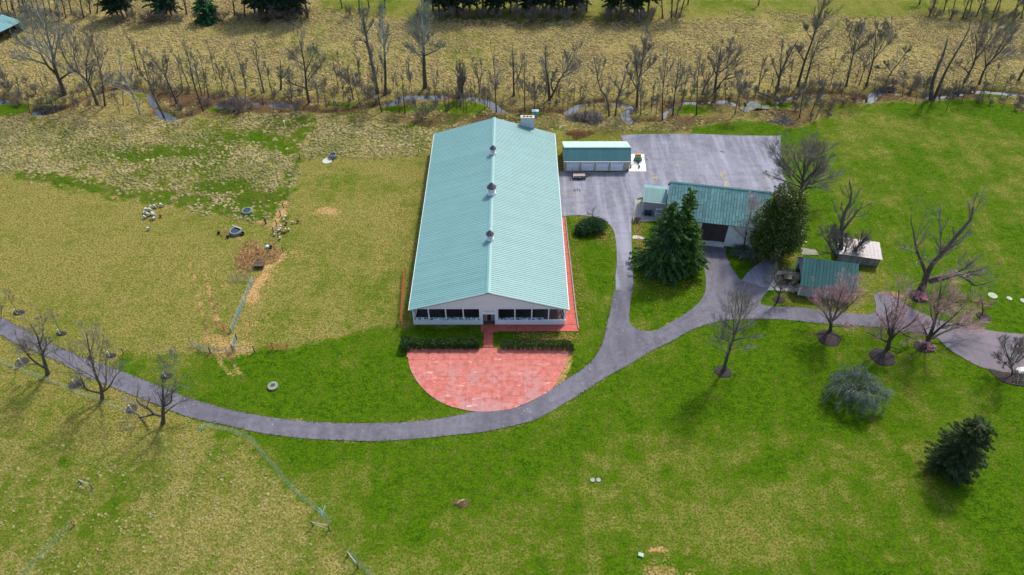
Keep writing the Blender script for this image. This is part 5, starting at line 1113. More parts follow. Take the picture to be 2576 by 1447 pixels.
# weeping grey tree seen from above
def weeping():
    c = G(2140, 1004); o = thing('weeping_tree', 'round weeping tree with pale grey green twigs on the right lawn', 'tree', (c[0], c[1], 0))
    n = 46; th = np.linspace(0, 2*np.pi, n, endpoint=False)+rng.uniform(0, .2, n); rad = rng.uniform(2.6, 4.9, n)
    P = np.zeros((n, 8, 3)); 
    for j in range(8):
        t = j/7; rr = rad*np.sin(t*1.45)/.99; hh = 1.8+rng.uniform(1.6, 3.0, n)*np.sin(t*2.75)-t**3*1.9
        P[:, j] = np.stack([np.cos(th)*rr, np.sin(th)*rr, np.maximum(hh, .25)], 1)
    P[:, 1:] += rng.normal(0, .14, P[:, 1:].shape)
    R0 = np.tile(np.linspace(.06, .025, 8), (n, 1))
    P1, R1 = spawn(P, R0, 9, .25, .40, .75, 5, -.02, .6, .2, rmin=.022, droop=.16)
    P2, R2 = spawn(P1, R1, 7, .1, .62, .6, 4, -.15, .7, .2, rmin=.018, droop=.2)
    P3, R3 = spawn(P2, R2, 4, .2, .6, .7, 2, -.2, .7, .2, rmin=.016)
    V, F = tubes(np.array([resample(np.array([(0,0,-.3),(.1,.05,1),(0,.1,2.0)]), 5)]), np.array([[.25,.2,.18,.16,.15]]), 8)
    link('trunk', np_mesh('trunk', V, F, BARKD, True), o)
    V, F = join([tubes(P, R0, 5), tubes(P1, R1, 3)]); link('branches', np_mesh('branches', V, F, TWIGW if False else TWIGG), o)
    V, F = join([tubes(P2, R2, 3), tubes(P3, R3, 3)]); link('crown', np_mesh('crown', V, F, M('teal_grey_twigs', (.105, .150, .108), .9, .15, 1, island=.45)), o)
weeping()

# ------------------------------------------------------------------ leafy plants (small leaf faces)
def leaves(C, Dn, sz, asp=2.2, tilt=.6):
    """leaf quads at centres C along directions Dn"""
    n = len(C); Dn = Dn/(np.linalg.norm(Dn, axis=1, keepdims=True)+1e-9)
    rv = rng.normal(size=(n, 3)); S = np.cross(Dn, rv); S /= np.linalg.norm(S, axis=1, keepdims=True)+1e-9
    s = (sz*rng.uniform(.6, 1.35, n))[:, None]
    a = C-Dn*s*.5*asp; b = C+S*s*.42; c = C+Dn*s*.5*asp; d = C-S*s*.42
    V = np.stack([a, b, c, d], 1).reshape(-1, 3); F = np.arange(4*n).reshape(n, 4); return V, F
def conifer(org, h, R0, nb, per, mats, lean=(0, 0), droop=.35, base=.04, sz=.19, curve=.75, irregular=.18, pend=.5, ragged=1.0):
    """whorled branches with drooping sprays; returns crown, branches, trunk arrays"""
    z = base*h+(1-base)*h*np.sort(rng.random(nb))**1.08*.985; f = (z-base*h)/(h*(1-base))
    prof = R0*(1-f)**curve*(1+irregular*np.sin(z*1.7+rng.uniform(0, 6)))*rng.uniform(.72, 1.12, nb)**ragged+.15
    th = rng.uniform(0, 2*np.pi, nb); m = 6; P = np.zeros((nb, m, 3)); tt = np.linspace(0, 1, m)
    lx, ly = lean
    for j, t in enumerate(tt):
        P[:, j, 0] = np.cos(th)*prof*t+lx*z/h; P[:, j, 1] = np.sin(th)*prof*t+ly*z/h
        P[:, j, 2] = z+prof*(.18*t-droop*t*t*(1-f*.8))
    P[:, 1:] += rng.normal(0, .06, P[:, 1:].shape)
    Rr = np.linspace(1, .3, m)[None]*(.02+.012*prof[:, None])
    cnt = np.maximum(4, (per*prof/R0).astype(int)); idx = np.repeat(np.arange(nb), cnt); N = len(idx)
    t = rng.random(N)**.62*.97+.05; q = np.minimum(t, .999)*(m-1); i0 = q.astype(int); fr = (q-i0)[:, None]
    C = P[idx, i0]*(1-fr)+P[idx, np.minimum(i0+1, m-1)]*fr; T = P[idx, np.minimum(i0+1, m-1)]-P[idx, i0]
    T /= np.linalg.norm(T, axis=1, keepdims=True)+1e-9
    side = np.cross(T, [0, 0, 1.]); off = rng.normal(0, 1, N)*.16*prof[idx]*(1.15-t)
    C = C+side*off[:, None]; C[:, 2] -= rng.random(N)*.35*pend*np.minimum(prof[idx], 2)*.5
    D = T+side*np.sign(off)[:, None]*.7+rng.normal(0, .3, (N, 3)); D[:, 2] -= pend*.7
    V, F = leaves(C, D, sz, 2.4)
    return (V, F), tubes(P, Rr, 3)
SPR = leaf_mat('dark_spruce_needles', (.022,.074,.018), (.095,.190,.032), None, .28, .7)
SPR2 = leaf_mat('bright_conifer_needles', (.036,.100,.012), (.110,.220,.024), None, .3, .7)
SPR3 = leaf_mat('dull_cedar_needles', (.024,.056,.012), (.070,.120,.026), (.12,.11,.05,.25), .3, .8)
PINE = leaf_mat('back_pine_needles', (.014,.040,.020), (.040,.080,.034), None, .15, .7)
PINEG = leaf_mat('bright_pine_needles', (.008,.070,.022), (.025,.150,.040), None, .15, .7)
MAG = leaf_mat('magnolia_leaves', (.022,.062,.012), (.115,.160,.020), (.16,.11,.04,.4), .12, .3)
YEW = leaf_mat('yew_needles', (.008,.040,.010), (.028,.095,.018), None, .1, .6)
HED = leaf_mat('hedge_leaves', (.006,.030,.003), (.030,.085,.006), None, .15, .55)
HED2 = leaf_mat('dull_hedge_leaves', (.010,.028,.004), (.040,.075,.008), (.06,.045,.03,.6), .12, .6)

def con_thing(label, specs, name, lean=0):
    """one tree: trunk, branches, crown"""
    x, y = specs['at']; c = G(x, y); o = thing(name, label, 'tree', (c[0], c[1], 0))
    cr, br, tk = [], [], []
    for s in specs['stems']:
        (V, F), (V2, F2) = conifer(c, **s['k']); dx, dy = s.get('off', (0, 0)); V = V+[dx, dy, 0]; V2 = V2+[dx, dy, 0]
        cr.append((V, F)); br.append((V2, F2)); h = s['k']['h']; lx, ly = s['k'].get('lean', (0, 0))
        tk.append(tubes(np.array([[(dx, dy, -.3), (dx+lx*.5, dy+ly*.5, h*.5), (dx+lx, dy+ly, h*.97)]]), np.array([[h*.018, h*.011, .02]]), 7))
    V, F = join(tk); link('trunk', np_mesh('trunk', V, F, BARKD, True), o)
    V, F = join(br); link('branches', np_mesh('branches', V, F, specs.get('bm', TWIG)), o)
    for (V, F), s in zip(cr, specs['stems']): link('crown', np_mesh('crown', V, F, s['m']), o)
    return o
con_thing('broad dark green spruce left of the stone barn doors', {'at': (1668, 672), 'bm': TWIGG, 'stems': [
    {'k': dict(h=15.5, R0=5.2, nb=330, per=120, mats=0, droop=.35, sz=.24, curve=.62, ragged=1.8, base=.02), 'm': SPR}]}, 'spruce_tree')
con_thing('brighter green spire topped conifer behind the broad dark spruce', {'at': (1702, 655), 'bm': TWIG, 'stems': [
    {'k': dict(h=17.2, R0=2.7, nb=230, per=75, mats=0, droop=.2, sz=.24, curve=.42, pend=.2, irregular=.3, ragged=1.5), 'm': SPR2}]}, 'spire_conifer')
con_thing('looser green conifer drooping toward the barn driveway', {'at': (1722, 680), 'bm': TWIGG, 'stems': [
    {'k': dict(h=11.8, R0=3.5, nb=210, per=80, mats=0, droop=.3, sz=.24, curve=.6, ragged=1.8), 'm': SPR2}]}, 'loose_conifer')
con_thing('dark shaggy cedar alone on the lower right lawn', {'at': (2382, 1176), 'bm': BARKD, 'stems': [
    {'k': dict(h=11.2, R0=3.5, nb=380, per=170, mats=0, droop=.15, sz=.13, curve=.36, lean=(0.2, 0), pend=.5, ragged=1.8, base=.03), 'm': SPR3}]}, 'cedar_tree')
def blob_tree(name, label, at, lobes, n, mat, sz, cat='tree', trunk=None, dark=None, core=.55, out=.5):
    c = G(*at); o = thing(name, label, cat, (c[0], c[1], 0)); Cs, Ds = [], []
    W = np.array([a[3]*a[4]*a[5] for a in lobes])**.67; W /= W.sum()
    for (x, y, z, a, b, h), w_ in zip(lobes, W):
        k = int(n*w_); u = rng.normal(size=(k, 3)); u /= np.linalg.norm(u, axis=1, keepdims=True)
        bump = 1+.20*np.sin(u[:, 0]*9+x)*np.sin(u[:, 1]*8+y)+.16*np.sin(u[:, 2]*13+z+u[:, 0]*6)+.08*np.sin(u[:, 0]*23)*np.sin(u[:, 2]*19)
        r = (core+(1-core)*rng.random(k)**.35)*bump
        Cs.append(np.array([x, y, z])+u*np.array([a, b, h])*r[:, None]); Ds.append(u*out+rng.normal(0, .55, (k, 3))+np.array([0, 0, -.15]))
    C = np.concatenate(Cs); D = np.concatenate(Ds); ok = C[:, 2] > .05; C, D = C[ok], D[ok]
    V, F = leaves(C, D, sz, 1.9); link('crown', np_mesh('crown', V, F, mat), o)
    if trunk:
        h, r = trunk; polys = [resample(np.array([(0,0,-.2),(.1,.1,h*.4),(0,0,h)]), 6)]; rad = [np.linspace(r, r*.35, 6)]
        for x, y, z, a, b, hh in lobes:
            polys.append(resample(np.array([(0,0,max(.1, z*.35)),(x*.5,y*.5,z*.75),(x,y,z)]), 6)); rad.append(np.linspace(r*.5, .04, 6))
        V, F = tubes(np.array(polys), np.array(rad), 5); link('trunk', np_mesh('trunk', V, F, BARKD), o)
    return o
blob_tree('magnolia_tree', 'tall glossy evergreen magnolia hiding the right end of the stone barn', (1936, 648),
          [(0,0,4.5,4.4,3.6,4.2),(-1.2,.2,8.5,3.6,3.2,3.6),(.8,-.3,8.2,3.8,3.2,3.6),(-.2,.2,12,3.0,2.8,3.2),(-1.0,0,15,2.0,2.0,2.4),(1.3,.2,12.5,2.4,2.2,2.8),(2.0,0,5.5,3.2,2.8,3.2),(-2.2,-.4,5,2.8,2.4,2.8),(-2.6,0,12.2,1.5,1.4,1.6)], 34000, MAG, .21, trunk=(12, .4))
blob_tree('yew_bush', 'large dark green yew bush at the tip of the lawn strip by the parking lot', (1487, 582),
          [(-1.6,-.3,1.0,1.9,1.6,1.2),(0,0,1.3,2.0,1.8,1.3),(1.4,.4,1.3,1.9,1.7,1.2),(.6,1.0,1.3,1.7,1.4,1.2),(-.8,.9,1.2,1.6,1.3,1.2),(-2.3,-.8,.7,1.2,1,.8)], 12000, YEW, .13, 'bush')
def hedge(label, a, b, wd, h, mat, n, gaps=0.0, z0=.0):
    A = Vector(G(*a)); B = Vector(G(*b)); L = (B-A).length; ang = math.atan2(B.y-A.y, B.x-A.x)
    o = thing('hedge', label, 'hedge', A, ang, 'clipped hedges round the patio')
    k = n; u = rng.random((k, 3)); face = rng.random(k)
    x = u[:, 0]*L; y = (u[:, 1]-.5)*wd; z = z0+u[:, 2]*(h-z0)
    top = face < .4; fr = (face >= .4) & (face < .68); bk = (face >= .68) & (face < .8)
    z = np.where(top, h-.12*rng.random(k), z); y = np.where(fr, -wd/2+.12*rng.random(k), y); y = np.where(bk, wd/2-.12*rng.random(k), y)
    rough = .07*np.sin(x*2.3)+.05*np.sin(x*5.1+1); edge = np.minimum(1, np.minimum(x, L-x)/.5)
    z = z*(1-.18*(1-edge))+rough*(z > h*.7); y = y*(.8+.2*edge)+.06*np.sin(x*3.1)
    if gaps:
        lowm = (z < h*.6) & (np.sin(x*7.5)+.6*np.sin(x*3.3) > -gaps); keep = ~(lowm & (rng.random(k) < .85)); x, y, z = x[keep], y[keep], z[keep]
    C = np.stack([x, y, z], 1); D = rng.normal(0, 1, C.shape)+np.array([0, 0, .5])
    V, F = leaves(C, D, .115, 1.7); link('foliage', np_mesh('foliage', V, F, mat), o)
    ns = int(L/.28); P = np.zeros((ns*3, 3, 3)); xs_ = np.repeat(np.linspace(.2, L-.2, ns), 3)
    P[:, 0] = np.stack([xs_, np.zeros(ns*3), np.zeros(ns*3)], 1); P[:, 1] = P[:, 0]+np.stack([rng.normal(0,.1,ns*3), rng.normal(0,.15,ns*3), np.full(ns*3, h*.5)], 1); P[:, 2] = P[:, 1]+np.stack([rng.normal(0,.12,ns*3), rng.normal(0,.2,ns*3), np.full(ns*3, h*.4)], 1)
    V, F = tubes(P, np.tile([.03,.022,.015], (ns*3, 1)), 4); link('stems', np_mesh('stems', V, F, BARKD), o)
hedge('long dense clipped hedge along the top left edge of the pink patio', (1035,872), (1209,872.5), 1.3, 1.45, HED, 12000, -.5)
hedge('thinner clipped hedge along the top right edge of the pink patio', (1258,873.5), (1436,875), 1.2, 1.4, HED2, 9000, .1)
hedge('short clipped hedge turned along the left end of the patio', (1019,888), (1024,858), 1.6, 1.6, HED, 3600, -.7)
hedge('short low hedge end at the right corner of the patio', (1440,888), (1436,873), .8, .8, HED2, 900, -.2)

# ------------------------------------------------------------------ woodland edge at the back
def back_pine(h, R0, mat, n=230, per=55, base=.22, ragged=1.5):
    (V, F), (V2, F2) = conifer((0,0), h, R0, n, per, 0, (0, 0), .3, base, .36, .45, .25, .3, ragged)
    V3, F3 = tubes(np.array([[(0,0,-.3),(.1,.1,h*.5),(0,0,h)]]), np.array([[.34,.24,.04]]), 7)
    a = np_mesh('crown', V, F, mat); b = join([(V2, F2)]); return a, np_mesh('branches', b[0], b[1], TWIG), np_mesh('trunk', V3, F3, BARKD, True)
protos = [back_pine(19, 3.6, PINE), back_pine(16, 3.2, PINE, 210, 50, .15), back_pine(20, 3.0, PINE, 200, 50, .28)]
green = [back_pine(14, 4.0, PINEG, 170, 60, .08, 1.2), back_pine(9, 3.6, PINEG, 150, 60, .03, 1.2)]
def pine(x, y, pr, label, group, name='pine_tree', s=1.0):
    c = G(x, y); o = thing(name, label, 'tree', (c[0], c[1], gz(c[0], c[1])), rng.uniform(0, 6.28), group)
    for nm, me in zip(('crown', 'branches', 'trunk'), pr): link(nm, me, o)
    o.scale = (s, s, s*rng.uniform(.92, 1.08)); return o
for i, (x, y) in enumerate([(285,46),(298,42),(312,47),(322,44)]): pine(x, y, protos[i%3], 'dark evergreen in the small clump left of the bright green pines', 'dark clump left of the bright pines', s=.8)
pine(405, 44, green[0], 'bright green pine, left one of the two at the back field edge', None)
pine(432, 40, protos[1], 'dark trunked pine between the two bright green pines', None)
pine(525, 52, green[1], 'low bright green pine, right one of the two at the back field edge', None)
for i, (x, y) in enumerate([(655,42),(680,40),(694,36),(710,41),(742,42),(760,36),(642,33),(725,33),(662,30),(704,26),(750,22),(775,46),(668,48),(720,48)]): pine(x, y, protos[i%3], 'dark spruce in the dense clump left of the back field opening', 'dark clump left of the field opening')
for i, (x, y) in enumerate([(1106,42),(1134,38),(1151,38),(1182,39),(1251,33),(1215,32),(1285,30),(1323,32),(1345,27),(1365,34),(1385,28),(1405,35),(1425,26),(1443,31),(1475,30),(1090,30),(1120,22),(1165,24),(1200,22),(1233,24),(1268,22),(1300,20),(1335,18),(1375,18),(1415,16),(1455,20)]): pine(x, y, protos[i%3], 'tall dark spruce in the row beyond the meadow behind the barn', 'spruce row behind the barn')
for i, (x, y) in enumerate([(1535,33),(1560,38),(1580,30),(1595,38),(1612,36),(1630,30)]): pine(x, y, protos[(i+1)%3], 'dark spruce in the clump beside the leaning bare trunks', 'dark clump at the mown field corner')
for x, y, tx, ty, lb in ((1668,46,1660,-60,'left straight bare tree at the mown field corner'),(1689,45,1696,-70,'second bare trunk at the mown field corner'),(1700,43,1716,-70,'third leaning bare trunk at the mown field corner'),(1709,44,1738,-60,'rightmost leaning bare trunk at the mown field corner'),
                         (1730,11,1740,-40,'small bare tree on the mown field beyond the leaning trunks'),(1908,13,1916,-30,'lone small bare tree on the far mown field'),(861,20,852,-20,'bare tree with low fork in the back field opening'),(904,32,900,-60,'straight trunk in the back field opening'),
                         (929,20,920,-30,'thin bare tree right of the straight trunk in the field opening'),(968,20,966,-30,'thin bare tree behind the pale crowned pair'),(210,44,190,-50,'bare tree left of the dark evergreen clump, left one'),(226,34,222,-20,'bare tree left of the dark evergreen clump, right one'),
                         (242,32,250,-20,'short bare tree nearest the dark evergreen clump'),(470,38,450,-60,'leafless tree between the bright green pines'),(437,24,425,-60,'thin leafless tree behind the bright green pines'),(590,40,580,-50,'leafless tree right of the low bright pine'),(615,42,612,-55,'second leafless tree right of the low bright pine'),
                         (2337,43,2362,-30,'dark leaning tree at the left end of the far right wood'),(2422,47,2452,-50,'second tree of the far right wood edge'),(2457,40,2480,-20,'third tree of the far right wood edge'),(2497,44,2530,-50,'fourth tree of the far right wood edge'),(2534,44,2600,-25,'strongly leaning tree at the far right corner'),(2314,11,2320,-30,'small tree behind the far right wood end')):
    B_(lb, [[(x,y),((x+tx)/2,(y+ty)/2),(tx,ty)]], .27, 'mid', BARKD, TWIG, autol=3)
w3 = [(8,48),(22,40),(38,46),(52,36),(70,44),(85,38),(100,46),(115,40),(130,47),(148,38),(165,45),(180,36),(30,25),(60,20),(95,24),(140,22),(2375,30),(2395,42),(2440,30),(2475,25),(2512,30),(2556,34),(2570,48),(2350,20)]
for i, (x, y) in enumerate(w3):
    B_('grey bare tree in the leafless wood at the back', [[(x,y),(x-8*(1 if x<1000 else -1),y-40),(x-16*(1 if x<1000 else -1),y-85)]], .2, 'mid', BARK, TWIGG if x < 1000 else TWIGV, autol=2, group='leafless wood beyond the meadow', dens=.8)
for i, (x, y, s) in enumerate([(300,56,1),(340,56,1.2),(375,55,1.1),(415,54,1.2),(455,53,1),(500,56,1),(560,52,1),(600,50,.9),(650,52,1.3),(690,52,1.3),(730,51,1.3),(770,46,1),(1110,48,1.1),(1140,48,1.1),(1170,46,1.1),(1210,45,1.1),(1250,44,1.1),(1300,50,1.3),(1340,52,1.4),(1380,52,1.4),(1420,50,1.3),(1460,46,1.2),(1530,48,1.3),(1570,52,1.5),(1610,55,1.5),(1640,52,1.2),(1700,50,.9),(880,38,1),(920,40,1),(960,34,.9),(2350,44,1),(2390,48,1.1),(2430,50,1.1),(2470,50,1.1),(2510,52,1.1),(2550,55,1.2),(30,52,1.2),(70,48,1.1),(110,50,1.1),(150,50,1),(200,48,1)]):
    c = G(x, y); o = link('understory_bush', bm_[(i+1) % 4], None, (c[0], c[1], gz(c[0], c[1])), rng.uniform(0, 6.28)); s *= 1.25; o.scale = (s, s, s)
    tag(o, 'low bare undergrowth bush under the trees at the back of the meadow', 'bush', 'undergrowth bushes at the back')

# ------------------------------------------------------------------ fences, gates, posts
def post_run(name, label, pts, tall=1.25, wires=4, tmat=None, wood=(), mesh=False, lean=0.0, wmat=None, r=.03, wr=.0045):
    a = G(*pts[0]); o = thing(name, label, 'fence', (a[0], a[1], 0))
    L = [Vector(G(x, y))-Vector((a[0], a[1], 0)) for x, y in pts]
    for i, p in enumerate(L):
        th = 0.09 if i in wood else r; h = tall*(1.2 if i in wood else 1)
        lx = random.uniform(-.05, .05)
        MB().tube([(p.x, p.y, -.1), (p.x+lx, p.y+random.uniform(-.05, .05), h)], th, 6 if i in wood else 4).build('post', WOODP if i in wood else BARKD, o)
    if wires:
        m = MB()
        for k in range(wires):
            z = tall*(k+.6)/wires
            for p, q in zip(L[:-1], L[1:]): m.tube([(p.x,p.y,z),((p.x+q.x)/2,(p.y+q.y)/2,z-.03),(q.x,q.y,z)], wr, 3)
        m.build('wire', wmat or WOODP, o)
    return o
def dens(pts, n):
    P = resample(np.array([(x, y, 0) for x, y in pts]), n); return [(p[0], p[1]) for p in P]
post_run('wire_fence', 'thin wire fence between the tussock field and the left pasture', [(-30,434),(0,439),(57,448),(99,454),(140,461),(178,469),(217,477),(257,485),(297,493),(339,501),(381,509),(425,514),(470,521),(514,529),(559,539),(602,548),(644,557),(668,563)], 1.15, 4, wood=(4,17))
post_run('wire_fence', 'wire fence running up beside the tussock field from the small gate', [(713,523),(718,504),(724,482),(735,454),(743,429),(755,400)], 1.2, 4, wood=(0,1,5))
post_run('wire_fence', 'wire fence along the top of the pasture up to the barn corner', [(755,400),(786,397),(849,396),(896,396),(943,396),(988,393),(1033,391),(1054,388),(1084,383)], 1.2, 4, wood=(0,1,7))
post_run('wire_fence', 'faint wire fence from the pasture corner toward the creek', [(755,400),(763,372),(770,345),(778,318),(788,296),(794,282)], 1.0, 3, wood=())
post_run('wire_fence', 'wire fence between pasture and front lawn left of the gates', [(-20,745),(27,752),(60,764),(97,779),(150,800),(183,818),(240,850),(311,889),(375,885),(444,885),(500,886),(530,887)], 1.1, 3, wood=(7,))
post_run('wire_fence', 'wire fence between pasture and front lawn right of the red gate', [(724,876),(775,859),(846,845),(913,831),(966,820),(998,822)], 1.1, 4, wood=(5,))
post_run('wire_fence', 'short wire fence beside the worn path through the pasture', [(712,632),(700,700),(672,758),(655,800),(620,850)], 1.0, 0, wood=(0,))
def gate(name, label, a, b, h=1.25, bars=6, ups=2, mat=GALV, r=.024, z0=.12, grp=None, b2=None):
    A = Vector(G(*a)); B = Vector(G(*b)); d = B-A; L = d.length; ang = math.atan2(d.y, d.x)
    o = thing(name, label, 'gate', A, ang, grp)
    m = MB(); m.tube([(0,0,z0),(0,0,z0+h)], r*1.3, 5).tube([(L,0,z0),(L,0,z0+h)], r*1.3, 5); m.build('frame', mat, o)
    bm = None
    for k in range(bars):
        z = z0+h*k/(bars-1); MB().tube([(0,0,z),(L,0,z)], r, 5).build('bar', mat, o)
    for k in range(ups): x = L*(k+1)/(ups+1); MB().box(x-.035,x+.035,-.03,.03,z0,z0+h).build('upright', mat, o)
    return o
gate('livestock_panel', 'grey tubular panel at the top of the pasture chute', (579,706), (640,706.5), 1.25, 6, 2)
ch_ = [(640,707),(626,737),(613,766),(606,785),(600,800),(592,817),(583,837)]
for i, (a, b) in enumerate(zip(ch_[:-1], ch_[1:])):
    gate('livestock_panel', 'grey green tubular panel in the long slanting chute of the pasture' if i != 3 else 'blue tubular panel low in the long slanting chute', a, b, 1.3, 6, 1, BLUEP if i == 3 else GALV, .028, .1, 'chute panels')
gate('livestock_panel', 'rusty red panel closing the lower end of the chute', (547,824), (581,839), 1.25, 6, 1, REDP)
gate('farm_gate', 'grey tube gate standing open into the pasture', (482,870), (529,887), 1.2, 7, 1)
gate('farm_gate', 'grey tube gate closed across the two wheel ruts', (531,888), (592,886), 1.2, 6, 2)
gate('farm_gate', 'blue green gate swung up the pasture beside the ruts', (588,880), (595,853), 1.2, 5, 1, BLUEP)
gate('farm_gate', 'rusty red tube gate leaning on the lawn fence', (672,882), (724,877), 1.25, 6, 1, REDP)
for x, y, h, lb in ((530,888,1.6,'thick wooden gate post left of the wheel ruts'),(587,884,1.6,'thick wooden gate post right of the wheel ruts'),(641,886,1.5,'wooden brace post right of the pasture gates'),(687,878,1.6,'tall wooden post standing at the red gate'),(596,853,1.3,'wooden post at the far end of the blue green gate'),
                    (670,563,1.4,'wooden post left of the small trampled gateway'),(697,568,1.5,'wooden post right of the small trampled gateway'),(689,586,1.5,'dark post holding the small hanging gate'),(706,543,1.4,'dark wooden post at the pale worn patch')):
    p = MB().tube([(0,0,-.1),(random.uniform(-.05,.05),0,h)], .1, 8).build('wooden_post', WOODP, None, loc=G(x, y)); tag(p, lb, 'post')
gate('rail', 'green pipe rails braced between two wooden posts', (592,883), (641,885), 1.1, 2, 0, GALV, .035, .2)
gate('farm_gate', 'small grey gate hanging between the posts by the sheep', (696,566), (689,585), 1.2, 3, 0, GALV)
gate('farm_gate', 'small grey gate at the trampled corner of the tussock field', (712,523), (706,541), 1.1, 3, 0, GALV)
rf = [(1010,819),(1010.5,800),(1011.5,778),(1013,755),(1014.5,732),(1016.5,708),(1018.5,688)]
for a, b in zip(rf[:-1], rf[1:]): gate('livestock_panel', 'rusty red panel in the row along the left side of the arena barn', a, b, 1.5, 6, 1, REDP, .035, .1, 'red panels beside the barn')
# collapsed woven netting
t_net = M('pale_netting_wire', (.30,.46,.44), .5, .1, 3)
def netting(label, pts, h, tilt, cols=.35, name='netting'):
    P = smooth_poly(W2(pts), 6, False); a = P[0].copy(); d = np.r_[0, np.cumsum(np.linalg.norm(np.diff(P, axis=0), axis=1))]
    n = int(d[-1]/cols); t = np.linspace(0, d[-1], n); C = np.stack([np.interp(t, d, P[:, 0]), np.interp(t, d, P[:, 1])], 1)
    T = np.gradient(C, axis=0); T /= np.linalg.norm(T, axis=1, keepdims=True); N = np.stack([-T[:, 1], T[:, 0]], 1)
    ph = rng.uniform(0, 6); tl = tilt+.25*np.sin(t*.6+ph)+.15*np.sin(t*1.7); hh = h*(1+.12*np.sin(t*.9))
    rows = []
    for k in range(5):
        s = k/4; off = N*(hh*s*np.sin(tl))[:, None]; z = .08+hh*s*np.maximum(np.cos(tl), .04)+rng.normal(0, .02, n)
        rows.append(np.c_[C[:, 0]+off[:, 0]-a[0], C[:, 1]+off[:, 1]-a[1], z])
    Rw = np.array(rows); V1, F1 = tubes(Rw, np.full(Rw.shape[:2], .007), 3)
    Cw = Rw.transpose(1, 0, 2); V2, F2 = tubes(Cw, np.full(Cw.shape[:2], .0045), 3); V, F = join([(V1, F1), (V2, F2)])
    return tag(link(name, np_mesh(name, V, F, t_net), None, (a[0], a[1], 0)), label, 'netting')
netting('slack wire netting sagging below the left roadside trees', [(-20,906),(30,924),(67,939),(100,951),(155,971),(197,991),(245,1009),(285,1024),(330,1045)], .5, 1.1)
netting('collapsed pale wire netting curling down the slope from the road', [(510,1074),(545,1080),(580,1088),(625,1108),(659,1146),(689,1180),(706,1205),(729,1228),(751,1250),(776,1270),(806,1294),(826,1322)], .6, 1.1)
netting('wire netting fence slanting off the bottom left corner', [(187,1320),(165,1345),(141,1370),(110,1403),(80,1436),(60,1460)], 1.1, -.5)
netting('wire netting sagging off the wooden rail at the bottom edge', [(876,1394),(900,1425),(918,1440),(940,1470)], .9, .8)
def tangle(label, x, y, r, n, mat, name='wire_bundle'):
    r = r*.6; n = n//2; c = G(x, y); P = np.zeros((n, 7, 3)); u = rng.normal(size=(n, 3)); u[:, 2] = np.abs(u[:, 2]); u /= np.linalg.norm(u, axis=1, keepdims=True)
    cur = rng.normal(size=(n, 3))*.5
    for j in range(7): t = j/6; P[:, j] = u*r*t+cur*r*t*t*.6+rng.normal(0, .02, (n, 3)); P[:, j, 2] = np.abs(P[:, j, 2])*.8+.05
    V, F = tubes(P, np.full((n, 7), .018), 3); return tag(link(name, np_mesh(name, V, F, mat), None, (c[0], c[1], 0)), label, 'wire')
tangle('loose bundle of pale wire beside the road edge', 508, 1077, .9, 46, t_net); tangle('frayed end of pale netting above the small rail fence', 812, 1288, 1.3, 40, t_net)
def hbrace(label, a, b, h=1.35):
    A = Vector(G(*a)); B = Vector(G(*b)); d = B-A; L = d.length; o = thing('brace_fence', label, 'fence', A, math.atan2(d.y, d.x))
    MB().tube([(0,0,-.1),(0,0,h)], .09, 7).build('post', WOODP, o); MB().tube([(L,0,-.1),(L,0,h*1.05)], .09, 7).build('post', WOODP, o)
    MB().tube([(0,0,h-.08),(L,0,h-.05)], .05, 6).build('rail', WOODB, o); MB().tube([(.1,0,h-.2),(L-.1,0,.2)], .018, 4).build('wire', t_net, o); return o
hbrace('two post timber brace below the frayed netting end', (787,1324), (829,1334)); hbrace('two post timber brace standing alone in the rough left field', (205,1218), (234,1231))
hbrace('two post timber brace at the bottom edge of the picture', (876,1398), (901,1428))
op = MB().tube([(0,0,-.1),(0,0,1.2)], .1, 8).build('wooden_post', WOODP, None, loc=G(187,1322)); tag(op, 'dark end post with an orange tag at the lower left netting', 'post')
MB().box(-.02,.2,-.16,-.08,.55,.85).build('insulator', M('orange_plastic', (.8,.16,.02), .5), op)
tp = MB().tube([(0,0,-.1),(-.06,0,1.15)], .028, 5).mesh('steel_post', BARKD)
for x, y in ((294,1237),(352,1247),(411,1258),(469,1262),(534,1273),(595,1286),(54,1152),(160,1208),(659,1303),(720,1318)):
    o = link('steel_post', tp, None, G(x, y), rng.uniform(0, 6)); tag(o, 'rusty steel post standing in a line across the rough left field', 'post', 'steel posts across the rough field')

# ------------------------------------------------------------------ troughs, feeders, yard objects
def trough(x, y, r, h, label):
    o = thing('water_trough', label, 'trough', G(x, y)); GREYT = M('green_grey_trough', (.15,.18,.16), .8, .12, 2)
    MB().lathe([(r*1.0,0),(r*1.04,h*.5),(r*1.02,h),(r*.84,h),(r*.82,h*.78)], 22, cap=False).build('tub', GREYT, o, True); MB().lathe([(.01,h*.80),(r*.83,h*.80)], 22, cap=False).build('water', WATER, o); return o
trough(622, 535, 1.0, .62, 'round grey water trough in the green strip of the tussock field')
trough(838, 396, .85, .9, 'round water trough on the fence line at the top of the pasture')
trough(594, 586, 1.15, .7, 'round water trough beside the old wagon running gear')
tag(MB().lathe([(.01,.05),(1.1,.05),(1.12,.0)], 20, cap=False).build('trough_lid', CONC, None, loc=G(823,405)), 'pale round lid lying in the grass by the fence line trough', 'lid')
wg = thing('wagon_frame', 'rusty wagon running gear lying beside the round trough', 'wagon frame', G(573, 588))
MB().tube([(-1.2,.55,.3),(2.6,.6,.3)], .06, 5).tube([(-1.2,-.75,.3),(2.5,-.7,.3)], .06, 5).tube([(-1.2,-.8,.3),(-1.2,.6,.3)], .06, 5).build('frame', REDP, wg)
for x, y in ((-1.75,0),(.45,-1.25)): MB().prism_y([(x+.32*math.cos(q),.34+.32*math.sin(q)) for q in np.arange(0,6.28,.5236)], y-.14, y+.14).build('wheel', BLACK, wg)
